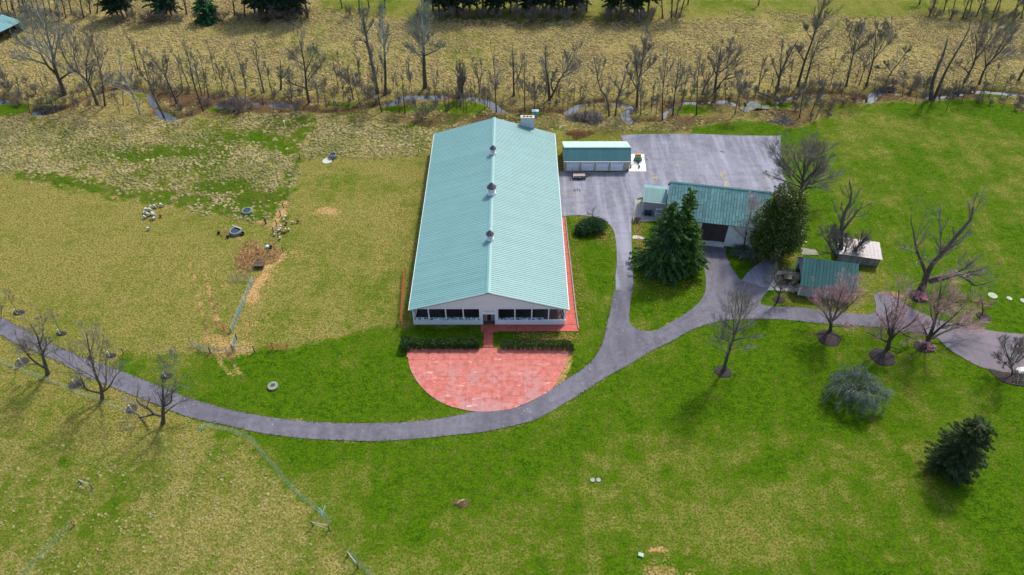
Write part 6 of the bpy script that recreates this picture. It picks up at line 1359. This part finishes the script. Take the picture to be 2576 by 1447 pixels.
bp = MB().box(-1.3,1.3,-.12,.12,.75,.82).build('plank', WOODB, None, loc=G(599,579), rz=R(-28)); tag(bp, 'pale plank lying across the back of the round trough', 'plank')
tag(MB().lathe([(.36,0),(.45,.4),(.45,.42),(.4,.42),(.36,.1)], 14).build('rubber_tub', BLACK, None, loc=G(610,590)), 'black rubber tub right of the wagon frame trough', 'tub')
hf = thing('hay_feeder', 'dark box hay feeder with wire basket on the muddy patch', 'feeder', G(654, 672))
MB().hexa([(-.8,-.4,.1),(.8,-.4,.1),(.8,.4,.1),(-.8,.4,.1)], [(-1,-.6,.8),(1,-.6,.8),(1,.6,.8),(-1,.6,.8)]).build('box', M('rusty_brown_box', (.07,.045,.035), .8), hf)
m = MB(); 
for k in range(7): m.tube([(-.9+.3*k,.55,.8),(-.9+.3*k,.6,1.6)], .02, 4)
m.tube([(-.95,.6,1.6),(.95,.6,1.6)], .03, 4).tube([(-.95,.6,1.25),(.95,.6,1.25)], .02, 4).build('rack', GALV, hf)
tag(MB().lathe([(.3,0),(.38,.38),(.38,.4),(.34,.4),(.3,.08)], 14).build('rubber_tub', BLACK, None, loc=G(680.5,624)), 'black rubber tub next to the turquoise bucket', 'tub')
tag(MB().lathe([(.3,0),(.34,.55),(.3,.6),(.0,.6)], 12).build('bucket', M('turquoise_plastic', (.30,.62,.60), .5), None, loc=G(674,624)), 'turquoise and white bucket beside the black tub', 'bucket')
wc = thing('well_cap', 'round concrete cap with a square hatch on the front left lawn', 'well cap', G(687,973))
MB().lathe([(.86,0),(.86,.3),(.84,.33),(.01,.33)], 22, cap=False).build('slab', CONC_G if False else M('green_grey_concrete', (.17,.20,.16), .9), wc); MB().box(-.28,.32,-.2,.36,.33,.40).build('hatch', DARKIN, wc)
for x, lb in ((1490.5,'left one of two small round septic lids on the front lawn'),(1505.5,'right one of two small round septic lids on the front lawn')):
    tag(MB().lathe([(.34,-.05),(.34,.07),(.32,.09),(.01,.09)], 18, cap=False).build('septic_lid', CONC_G, None, loc=G(x,1208)), lb, 'lid', 'septic lids')
for x, y, r, lb in ((2497,744,.80,'largest pale oval pad on the right lawn'),(2539,751,.5,'middle pale oval pad on the right lawn'),(2574,757,.55,'pale oval pad at the right picture edge')):
    tag(MB().lathe([(r,-.05),(r,.08),(.01,.1)], 18, cap=False).build('stepping_pad', M('pad_stone', (.27,.33,.24), .85), None, loc=G(x,y)), lb, 'pad', 'pads on the right lawn')
tag(MB().box(-.36,.36,-.25,.25,-.05,.25).build('utility_box', M('utility_green', (.30,.40,.33), .7), None, loc=G(1612,1397), rz=R(-20)), 'small pale green utility box by the bare patch at the bottom edge', 'utility box')
ub = thing('pump_box', 'turquoise metal cabinet at the creek edge behind the chimney', 'cabinet', G(1346,290)); MB().box(-.8,.8,-.5,.5,0,1.2).build('body', M('turquoise_metal', (.12,.30,.34), .5), ub); MB().box(-.88,.88,-.58,.58,1.2,1.3).build('lid', M('pale_turquoise', (.35,.55,.58), .5), ub)
# brush heap on the lawn, brush pile, straw heap, hay on the ground
def stick_heap(label, x, y, rx, ry, h, n, mat, r=.05, L=1.6, name='brush_pile', extra=None):
    c = G(x, y); th = rng.uniform(0, 6.28, n); rr = np.sqrt(rng.random(n)); wob = 1+.28*np.sin(3*th+x)+.18*np.sin(5*th+y); C = np.stack([np.cos(th)*rr*rx*wob, np.sin(th)*rr*ry*wob, h*(1-rr**2)*rng.random(n)], 1)
    D = rng.normal(size=(n, 3)); D[:, 2] *= .3; D /= np.linalg.norm(D, axis=1, keepdims=True); ll = (L*rng.uniform(.4, 1.2, n))[:, None]
    P = np.stack([C-D*ll/2, C+rng.normal(0, .05, C.shape), C+D*ll/2], 1); P[..., 2] = np.maximum(P[..., 2], .02)
    V, F = tubes(P, np.outer(rng.uniform(.5, 1.2, n), [r, r*.8, r*.5]), 4)
    return tag(link(name, np_mesh(name, V, F, mat), None, (c[0], c[1], gz(c[0], c[1]))), label, 'pile')
stick_heap('large dark brush pile behind the barn beside the creek', 1475, 297, 4.4, 2.2, 1.6, 620, TWIGV, .06, 2.4)
stick_heap('heap of orange brown straw behind the garage', 1458, 338, 3.0, 1.7, 1.0, 1800, M('orange_straw', (.30,.17,.06), .95, .2, 2, island=.4), .03, .7, 'straw_heap')
stick_heap('small heap of dead grass and rotten wood on the front lawn', 1162, 1267, 1.05, .55, .5, 420, M('dead_grass_heap', (.22,.16,.07), .95, .3, 3, island=.5), .022, .55, 'brush_heap')
stick_heap('low pile of rubble and sticks left of the leaf litter trees', 1965, 306, 2.6, 1.4, .6, 300, M('grey_rubble', (.16,.15,.15), .9, .3, 3, island=.5), .06, .9, 'rubble_pile')
stick_heap('long heap of dead branches on the near bank at the far left', 125, 274, 3.2, 1.4, .7, 200, BARKD, .06, 2.6)
stick_heap('tangle of dead branches on the cut bank at the right', 2230, 222, 4, 1.0, .9, 260, TWIGV, .05, 2.2)
stick_heap('scattered rotten hay on the muddy feeding ground', 642, 645, 4.2, 4.0, .45, 1500, M('rotten_hay', (.36,.215,.085), .95, .3, 2, island=.5), .045, .8, 'hay_litter')
lg = MB().tube([(0,0,.15),(.5,.3,.35),(1.0,.5,.2)], .14, 7).build('log', M('bleached_log', (.36,.24,.14), .9), None, loc=(G(1150,1268)[0], G(1150,1268)[1], 0)); tag(lg, 'short bleached log poking out of the lawn heap', 'log')
fl = MB().tube([(0,0,.6),(2,-2.2,.9),(5,-5.5,.5)], .28, 8, .16).build('fallen_log', M('grey_log', (.14,.13,.11), .9), None, loc=G(1906,238)); tag(fl, 'long fallen trunk lying across the broken concrete slabs', 'log')
for i, (x, y, rz, tl, lb) in enumerate(((1893,262,.2,.10,'large tilted broken concrete slab in the creek'),(1915,270,-.3,-.12,'broken concrete slab at the right of the ruined crossing'),(1880,274,.5,.05,'small broken concrete slab at the near side of the ruined crossing'))):
    o = MB().box(-1.9,1.9,-1.1,1.1,-.12,.12).build('concrete_slab', M('mossy_slab', (.12,.135,.11), .95, .3), None, loc=G(x,y,-.05), rz=rz); o.rotation_euler = (tl, tl*.7, rz); tag(o, lb, 'slab', 'broken crossing slabs')
# running gear and seeder on the garage slab
rg_ = thing('running_gear', 'four wheeled running gear parked on the white slab beside the garage', 'running gear', G(1596, 417), R(-2))
MB().tube([(-.95,.35,.32),(.95,.35,.32)], .045, 5).tube([(-.95,-.1,.32),(.95,-.1,.32)], .045, 5).tube([(-.9,-.75,.34),(-.9,.85,.34)], .05, 5).tube([(.9,-.75,.34),(.9,.85,.34)], .05, 5).build('frame', M('rusty_steel', (.2,.14,.11), .7), rg_)
for sx in (-.95,.95):
    for sy in (-.85,.9): MB().prism_x([(sy+.36*math.cos(q),.36+.36*math.sin(q)) for q in np.arange(0,6.28,.5236)], sx-.13, sx+.13).build('wheel', BLACK, rg_)
sd_ = thing('yard_machine', 'small green tank machine with an orange drum on the white slab', 'machine', G(1604.5, 404))
GRN = M('machine_green', (.03,.17,.08), .5, .1)
MB().box(-.75,.75,-.7,.5,.35,.85).box(-.6,.6,-.4,.4,.85,1.15).build('body', GRN, sd_); MB().tube([(-.55,.3,1.35),(.6,.3,1.35)], .27, 10).build('drum', M('drum_orange', (.75,.22,.03), .5), sd_)
for s in (-1,1): MB().prism_x([(.3*math.cos(q),.3+.3*math.sin(q)) for q in np.arange(0,6.28,.6283)], s*.82-.1, s*.82+.1).build('wheel', BLACK, sd_)
tag(MB().box(-.3,.3,-.25,.25,0,.3).build('blue_crate', BLUEP, None, loc=G(1601,391)), 'little blue crate at the back of the white slab', 'crate')
tag(MB().box(-.4,.4,-.28,.28,0,.12).box(-.4,-.34,-.28,.28,.12,.2).box(.34,.4,-.28,.28,.12,.2).build('plastic_tray', M('pale_blue_plastic', (.45,.6,.75), .5), None, loc=G(1612,411)), 'pale blue tray lying right of the running gear', 'tray')
for x, y, rz in ((1618,396,.5),(1620,401,-.3)):
    tag(MB().box(-.35,.35,-.05,.05,0,.1).build('timber_offcut', WOODP, None, loc=G(x,y), rz=rz+R(-60)), 'short dark timber offcut at the right edge of the white slab', 'timber', 'timber offcuts')
# utility trailer
ut = thing('utility_trailer', 'small wooden decked utility trailer with raised tail ramp before the garage doors', 'trailer', G(1457, 446), R(2))
for k in range(7): MB().box(-1.45,1.45,-.82+k*.235,-.60+k*.235,.50,.54).build('deck_board', WOODB, ut)
m = MB()
for y in (-.85,.85): m.box(-1.5,1.5,y-.04,y+.04,.42,.5).box(-1.5,1.5,y-.03,y+.03,.86,.92)
for x in (-1.48,-.5,.5,1.48):
    for y in (-.85,.85): m.box(x-.03,x+.03,y-.03,y+.03,.5,.86)
m.box(1.45,1.53,-.85,.85,.42,.92).tube([(1.5,-.6,.45),(2.5,0,.45)], .05, 4).tube([(1.5,.6,.45),(2.5,0,.45)], .05, 4); m.build('frame', BLACK, ut)
m = MB(); 
for k in range(9): m.box(-1.56,-1.52,-.8+k*.2,-.76+k*.2,.5,1.75)
m.box(-1.57,-1.51,-.85,.85,1.7,1.78).box(-1.57,-1.51,-.85,.85,1.1,1.15); m.build('ramp', BLACK, ut)
MB().box(-1.3,1.3,-.81,-.79,.56,.84).build('side_board', WOODB, ut)
for s in (-1,1):
    MB().prism_y([(-.1+.33*math.cos(q),.33+.33*math.sin(q)) for q in np.arange(0,6.28,.5236)], s*1.0-.1, s*1.0+.1).build('wheel', BLACK, ut)
    MB().prism_y([(-.1+.4*math.cos(q),.36+.4*math.sin(q)) for q in np.arange(.2,3.0,.45)], s*1.0-.12, s*1.0+.12).build('mudguard', GALV, ut)
tag(MB().box(-.2,.2,-.15,.15,0,.5).build('rubbish_can', BLACK, None, loc=G(1578,430)), 'small dark can standing at the garage corner', 'can')
wl = thing('corner_bed', None, None); bpy.data.objects.remove(wl)
sheet('mulch_bed', [(2487,928),(2520,936),(2576,941),(2640,950),(2640,990),(2576,972),(2545,968),(2512,955)], MULCH, .06, 2, 'structure', .1)
rk = MB().lathe([(.9,-.1),(1.0,.4),(.7,.8),(.2,.95)], 7, ph=.3).build('boulder', CONC_W, None, loc=G(2574,935)); rk.scale = (1.4,.8,.7); tag(rk, 'pale boulder half hidden in the corner bed at the right edge', 'boulder')
sn = stick_heap('bleached driftwood roots in the corner bed', 2568, 932, 1.0, .5, .9, 26, M('driftwood', (.45,.33,.22), .9), .07, 1.5, 'driftwood')
lt = MB().lathe([(.09,0),(.09,.5),(.2,.55),(.2,.85),(.05,1.0)], 8).build('lantern', BLACK, None, loc=G(2524,920)); tag(lt, 'small black lantern on the driveway edge before the corner bed', 'lantern')
bx = MB().tube([(0,0,0),(0,0,1.6)], .05, 6).box(-.15,.15,-.15,.15,1.6,2.0).build('nest_box', WHITE, None, loc=G(718,322)); tag(bx, 'white nest box on a pole in the tussock field', 'nest box')
cbx = thing('blue_chair', 'small blue garden chair under the arching shrub by the barn wall', 'chair', G(1931-.0, 640)) if False else None
tag(MB().box(-.25,.25,-.25,.25,.4,.45).box(-.25,.25,.2,.25,.45,.95).box(-.25,-.2,-.25,-.2,0,.4).box(.2,.25,-.25,-.2,0,.4).box(-.25,-.2,.2,.25,0,.4).box(.2,.25,.2,.25,0,.4).build('garden_chair', M('chair_blue', (.16,.34,.5), .5), None, loc=G(1883,622)), 'small blue chair beside the arching shrub at the barn wall', 'chair')

# ------------------------------------------------------------------ sheep
def sheep_mesh(name, graze, wool, head, lamb=1.0):
    bones = [((0,0,.62),.30),((-.32,0,.63),.29),((.30,0,.62),.27),((-.50,0,.60),.17)]
    V = [b[0] for b in bones]; E = [(0,1),(0,2),(1,3)]; Rr = [b[1] for b in bones]
    def chain(st, pts):
        i = st
        for p, r in pts: V.append(p); Rr.append(r); E.append((i, len(V)-1)); i = len(V)-1
    if graze: chain(2, [((.50,0,.52),.13),((.62,0,.28),.10),((.72,0,.12),.085),((.80,0,.05),.055)])
    else: chain(2, [((.46,0,.80),.13),((.56,0,.98),.10),((.70,0,.95),.085),((.80,0,.90),.055)])
    for x in (-.36,.30):
        for y in (-.14,.14): chain(1 if x < 0 else 2, [((x,y,.38),.085),((x+(.03 if x<0 else -.01),y,.2),.045),((x,y,.02),.04)])
    hx = V[6] if graze else V[5]
    me = bpy.data.meshes.new(name); me.from_pydata(V, E, []); ob = bpy.data.objects.new(name, me); SC.collection.objects.link(ob)
    me_s = ob.modifiers.new('s', 'SKIN'); me.skin_vertices.new() if not me.skin_vertices else None
    for i, r in enumerate(Rr): me.skin_vertices[0].data[i].radius = (r, r)
    me.skin_vertices[0].data[0].use_root = True
    sb2 = ob.modifiers.new('u', 'SUBSURF'); sb2.levels = 1; sb2.render_levels = 1
    dg = bpy.context.evaluated_depsgraph_get(); out = bpy.data.meshes.new_from_object(ob.evaluated_get(dg)); bpy.data.objects.remove(ob)
    out.materials.clear(); out.materials.append(wool); out.materials.append(head); out.name = name
    for p in out.polygons:
        c = p.center; p.use_smooth = True
        hd_ = (c.x > .55) if graze else (c.x > .50 and c.z > .86)
        p.material_index = 1 if (hd_ or c.z < .3 and c.x < .5) else 0
    return out
WOOL = M('cream_wool', (.42,.44,.36), .95, .08, 4, bump=.03); FACE = M('dark_brown_face', (.06,.035,.03), .9, .2, 4); BRWN = M('brown_fleece', (.14,.06,.03), .95, .2, 4)
FACEW = M('white_face', (.38,.36,.30), .9, .1, 4); TAN_ = M('tan_fleece', (.33,.17,.08), .95, .2, 4)
EAR = lambda mat: MB().hexa([(.6,-.16,0),(.66,-.16,0),(.66,-.07,.02),(.6,-.07,.02)],[(.6,-.16,.03),(.66,-.16,.03),(.66,-.07,.05),(.6,-.07,.05)]).hexa([(.6,.07,.02),(.66,.07,.02),(.66,.16,0),(.6,.16,0)],[(.6,.07,.05),(.66,.07,.05),(.66,.16,.03),(.6,.16,.03)]).mesh('ears', mat)
SM = {('g','d'): sheep_mesh('sheep', True, WOOL, FACE), ('g','w'): sheep_mesh('sheep', True, WOOL, FACEW), ('s','b'): sheep_mesh('sheep', False, BRWN, FACE), ('s','w'): sheep_mesh('sheep', False, WOOL, FACEW), ('g','t'): sheep_mesh('sheep', True, TAN_, FACE), ('s','d'): sheep_mesh('sheep', False, WOOL, FACE)}
EM = {k: EAR(FACE if k[1] != 'w' else FACEW) for k in SM}
def sheep(x, y, key, deg, s, label):
    c = G(x, y); o = link('sheep', SM[key], None, (c[0], c[1], 0), R(deg)); s *= .76; o.scale = (s, s, s); tag(o, label, 'sheep', 'sheep in the pasture')
    e = link('ears', EM[key], o, (0, 0, .24 if key[0] == 'g' else .98))
fa = lambda x, y: (347.8+.0623*x, 502.3+.0623*y)
for x, y, k, d, s, lb in ((530,345,('g','d'),235,1.0,'white sheep with dark head facing left at the top of the pasture flock'),(685,330,('g','w'),-30,1.05,'white sheep facing down right beside the brown one at the flock top'),(755,275,('g','t'),-50,.9,'brown sheep half hidden at the top of the pasture flock'),
                       (950,275,('g','d'),-15,1.15,'white sheep with dark head at the upper right of the pasture flock'),(345,455,('g','w'),8,1.1,'left one of two white sheep standing nose to tail'),(500,465,('g','w'),-12,1.1,'right one of two white sheep standing nose to tail'),
                       (280,590,('g','d'),215,1.05,'dark headed white sheep at the left side of the pasture flock'),(425,655,('g','d'),-8,1.15,'dark headed white sheep in the middle of the pasture flock'),(600,600,('g','w'),20,1.05,'rear white sheep of the overlapping pair at the flock centre'),
                       (640,670,('g','w'),-10,1.15,'front white sheep of the overlapping pair at the flock centre'),(275,755,('g','d'),-12,1.0,'dark headed white sheep at the lower left of the pasture flock'),(530,820,('g','t'),30,.75,'white lamb with tan rump at the bottom of the pasture flock'),
                       (655,800,('g','w'),65,.95,'white sheep walking up at the bottom of the pasture flock'),(920,690,('s','b'),110,.95,'brown sheep standing apart right of the pasture flock'),(430,1225,('s','d'),15,1.0,'lone white sheep standing below the pasture flock')):
    sheep(*fa(x, y), k, d, s, lb)
fb = lambda x, y: (656.9+.089*x, 489.4+.089*y)
for x, y, k, d, s, lb in ((690,660,('g','w'),95,.95,'white sheep walking up near the pale worn patch'),(650,740,('g','w'),60,.75,'small round white sheep above the brown one'),(715,840,('s','b'),145,1.0,'large brown sheep standing with raised head by the hanging gate'),(895,815,('s','w'),155,.75,'white lamb between the two brown sheep'),
                       (1050,790,('s','b'),170,.85,'brown sheep farthest right of the gate group'),(565,930,('g','w'),95,.85,'white sheep at the top of the column by the gate'),(550,1005,('g','w'),90,.85,'second white sheep down the column by the gate'),(505,1045,('g','w'),80,.85,'white sheep left of the dark sheep cluster'),
                       (695,1025,('g','w'),125,.8,'white sheep above the dark sheep cluster'),(795,1020,('g','w'),110,.8,'white sheep right of the dark sheep cluster'),(512,1165,('g','t'),270,.85,'tan marked sheep below the dark sheep cluster'),(535,1255,('g','d'),280,.9,'lowest white sheep of the gate group'),
                       (385,1160,('g','d'),250,.8,'white sheep at the foot of the hanging gate post'),(595,1085,('s','b'),60,.75,'left brown sheep of the dark cluster'),(650,1080,('g','t'),100,.8,'middle brown sheep of the dark cluster'),(700,1090,('s','b'),30,.75,'right brown sheep of the dark cluster'),(598,665,('g','t'),200,.5,'tiny dark lamb at the pale worn patch')):
    sheep(*fb(x, y), k, d, s, lb)

# ------------------------------------------------------------------ tussocks and leaf litter (stuff)
def blade_mesh(name, n, r, h, w_, mat, droop=.5):
    V, F = [], []
    for i in range(n):
        a = random.uniform(0, 6.28); q = random.uniform(.2, 1); dx, dy = math.cos(a), math.sin(a); px, py = -dy*w_/2, dx*w_/2; hh = h*random.uniform(.6, 1.1)
        b = (dx*r*.25*q, dy*r*.25*q); m_ = (dx*r*.6*q, dy*r*.6*q); e = (dx*r*q*1.1, dy*r*q*1.1); k = len(V)
        V += [(b[0]-px,b[1]-py,-.08),(b[0]+px,b[1]+py,-.08),(m_[0]+px,m_[1]+py,hh),(m_[0]-px,m_[1]-py,hh),(e[0],e[1],hh*(1-droop*q))]
        F += [(k,k+1,k+2,k+3),(k+3,k+2,k+4)]
    me = bpy.data.meshes.new(name); me.from_pydata(V, [], F); me.update(); me.materials.append(mat); return me
STR = leaf_mat('straw_blades', (.20,.145,.070), (.50,.385,.205), None, .25, .9)
GRB = leaf_mat('green_blades', (.040,.085,.006), (.110,.160,.020), None, .3, .8)
def scatter(name, pts, scl, rot, meshes, label_kind='stuff'):
    me = np_mesh(name, pts, np.zeros((0, 3), int)) if False else bpy.data.meshes.new(name)
    me.vertices.add(len(pts)); me.vertices.foreach_set('co', np.asarray(pts, np.float32).ravel())
    a = me.attributes.new('sc', 'FLOAT', 'POINT'); a.data.foreach_set('value', np.asarray(scl, np.float32))
    a = me.attributes.new('rt', 'FLOAT', 'POINT'); a.data.foreach_set('value', np.asarray(rot, np.float32))
    ob = link(name, me); ng = bpy.data.node_groups.new(name, 'GeometryNodeTree')
    ng.interface.new_socket('Geometry', in_out='INPUT', socket_type='NodeSocketGeometry'); ng.interface.new_socket('Geometry', in_out='OUTPUT', socket_type='NodeSocketGeometry')
    N = ng.nodes; I = N.new('NodeGroupInput'); O = N.new('NodeGroupOutput'); J = N.new('GeometryNodeJoinGeometry'); ip = N.new('GeometryNodeInstanceOnPoints')
    col = bpy.data.collections.new(name+'_pieces')
    g2i = N.new('GeometryNodeCollectionInfo'); g2i.inputs['Collection'].default_value = col; g2i.inputs['Separate Children'].default_value = True; g2i.inputs['Reset Children'].default_value = True
    for m_ in meshes: col.objects.link(bpy.data.objects.new(name+'_clump', m_))
    ip.inputs['Pick Instance'].default_value = True
    rs = N.new('GeometryNodeInputNamedAttribute'); rs.data_type = 'FLOAT'; rs.inputs[0].default_value = 'sc'; rr = N.new('GeometryNodeInputNamedAttribute'); rr.data_type = 'FLOAT'; rr.inputs[0].default_value = 'rt'
    cx_ = N.new('ShaderNodeCombineXYZ'); L = ng.links
    L.new(rr.outputs[0], cx_.inputs[2]); L.new(I.outputs[0], ip.inputs['Points']); L.new(g2i.outputs[0], ip.inputs['Instance']); L.new(cx_.outputs[0], ip.inputs['Rotation']); L.new(rs.outputs[0], ip.inputs['Scale'])
    L.new(ip.outputs[0], O.inputs[0]); md = ob.modifiers.new('scatter', 'NODES'); md.node_group = ng; ob['kind'] = 'stuff'; return ob
def mound_mesh(name, r, h, mat, nb=10):
    V, F = [(random.uniform(-.05, .05), random.uniform(-.05, .05), h)], []; k = 9
    for i in range(1, 4):
        for j in range(k):
            a = 6.283*(j+.5*(i % 2))/k; q = r*i/3*random.uniform(.72, 1.28); V.append((math.cos(a)*q*1.2, math.sin(a)*q*.85, h*(1-(i/3)**1.7)*random.uniform(.7, 1.25)-(.14 if i == 3 else 0)))
    F += [(0, 1+j, 1+(j+1) % k) for j in range(k)]
    for i in range(2): F += [(1+i*k+j, 1+(i+1)*k+j, 1+(i+1)*k+(j+1) % k, 1+i*k+(j+1) % k) for j in range(k)]
    for i in range(nb):
        a = random.uniform(0, 6.28); dx, dy = math.cos(a), math.sin(a); px, py = -dy*.035, dx*.035; q = len(V); e = r*random.uniform(.9, 1.35)
        V += [(dx*r*.2-px, dy*r*.2-py, h*.9), (dx*r*.2+px, dy*r*.2+py, h*.9), (dx*e*.7+px, dy*e*.7+py, h*.95), (dx*e, dy*e, h*.3)]; F.append((q, q+1, q+2, q+3))
    me = bpy.data.meshes.new(name); me.from_pydata(V, [], F); me.update(); me.materials.append(mat); return me
t = NT('straw_mound'); r_ = t.n('ShaderNodeObjectInfo').outputs['Random']; nn = t.noise(.35, 3); n9 = t.noise(7, 3, .7)
cc = t.mix(t.math('ADD', t.math('MULTIPLY', r_, .5), t.math('MULTIPLY', t.ramp(nn, .3, .7), .5)), (.26, .225, .095), (.52, .455, .235))
cc = t.mix(t.math('MULTIPLY', t.ramp(n9, .4, .7), .5), cc, (.16, .125, .045)); yy_ = t.n('ShaderNodeSeparateXYZ'); t.l(t.co, yy_.inputs[0]); gm_ = t.math('MULTIPLY', t.ramp(t.noise(.11, 3), .42, .6), t.ramp(yy_.outputs[1], 160, 145, .12, .6)); cc = t.mix(t.ramp(yy_.outputs[1], 145, 160, 0, .6), cc, (.36, .275, .120)); cc = t.mix(gm_, cc, (.17, .19, .055))
cc = t.mix(t.ramp(yy_.outputs[1], 100, 80, 0, .45), cc, (.20, .215, .07))
t.bump(n9, .06, .6); MND = t.done(cc, 1.0, 0, .03)
n = 300000; X = rng.uniform(-172, 172, n); Y = rng.uniform(36, 236, n); inb = np.abs(X) < .73*(Y*CP+CAMH*SP)+5; X, Y = X[inb], Y[inb]
ii = np.clip(np.round((Y-30)/.45).astype(int), 0, GX.shape[0]-1); jj = np.clip(np.round((X+178)/.45).astype(int), 0, GX.shape[1]-1)
tuv = GT[ii, jj]; gv = GG[ii, jj]; pn = fbm(X, Y, 7, 123, 3); farp = Y > 150
ok = (rng.random(len(X)) < np.where(Y < 90, tuv*1.5, tuv)*np.clip(1-2.2*np.clip(gv-.5, 0, .6), .06, 1)*np.where(farp, .75, 1)*np.clip(.75+pn*np.where(farp, 1.1, .5), .1, 1)) & (GS[ii, jj] > 2.0) & (GL[ii, jj] < .3) & (GD[ii, jj] < .4) & (GK[ii, jj] < .75)
X, Y, ii, jj, farp = X[ok], Y[ok], ii[ok], jj[ok], farp[ok]
Z = GZ[ii, jj]; s = rng.uniform(.5, 1.15, len(X))*np.where(farp, .8, np.where(Y < 90, .42, .74))
scatter('tussock_grass', np.stack([X, Y, Z], 1), s, rng.normal(0, .5, len(X)), [mound_mesh('clump', .52, .26, MND), mound_mesh('clump', .44, .32, MND), mound_mesh('clump', .62, .20, MND)])
print('tussocks', len(X))
E1 = smooth_poly(W2(UP[:-1]), 3, False); E2 = smooth_poly(W2(LOW[1:-2]), 3, False); VP = []
for Ed in (E1, E2):
    d_ = np.r_[0, np.cumsum(np.linalg.norm(np.diff(Ed, axis=0), axis=1))]; tt_ = rng.uniform(0, d_[-1], int(d_[-1]*5)); q_ = np.stack([np.interp(tt_, d_, Ed[:, 0]), np.interp(tt_, d_, Ed[:, 1])], 1)
    VP.append(q_+rng.normal(0, .14, q_.shape))
VP = np.concatenate(VP); VG = leaf_mat('verge_blades', (.050,.085,.006), (.180,.185,.050), None, .3, .9)
VP = VP[~((VP[:, 0] > -6.5) & (VP[:, 0] < 7.5) & (VP[:, 1] > 66) & (VP[:, 1] < 75))]
scatter('verge_grass', np.c_[VP, np.full(len(VP), .0)], rng.uniform(.25, .6, len(VP)), rng.uniform(0, 6.28, len(VP)), [blade_mesh('tuft', 14, .35, .16, .05, VG)])
# scattered dead leaves on the lawns near the barn
n = 2600; q = rng.random(n)
c1 = np.array(G(1450, 640)[:2]); cs_ = [((1440,560),(1450,830),2.6),((1460,545),(1530,600),2.0),((1600,700),(1760,720),5),((1300,845),(1450,850),1.2),((1600,560),(1620,650),1.6),((1930,640),(2000,640),4)]
PL = []
for a, b, wd in cs_:
    a = np.array(G(*a)[:2]); b = np.array(G(*b)[:2]); k = n//len(cs_); t_ = rng.random((k, 1)); PL.append(a+(b-a)*t_+rng.normal(0, wd*.5, (k, 2)))
PL = np.concatenate(PL); lm = np.array([GL[min(max(int(round((p[1]-30)/.45)), 0), GX.shape[0]-1), min(max(int(round((p[0]+178)/.45)), 0), GX.shape[1]-1)] > .8 for p in PL]); PL = PL[lm]
lf = bpy.data.meshes.new('leaf'); lf.from_pydata([(-.09,-.06,.01),(.09,-.05,.03),(.07,.08,.01),(-.06,.07,.04)], [], [(0,1,2,3)]); lf.materials.append(leaf_mat('dead_leaf', (.22,.10,.03), (.46,.27,.10), None, .2, .8))
scatter('leaf_litter', np.c_[PL, np.full(len(PL), .0)], rng.uniform(.5, 1.3, len(PL)), rng.uniform(0, 6.28, len(PL)), [lf])
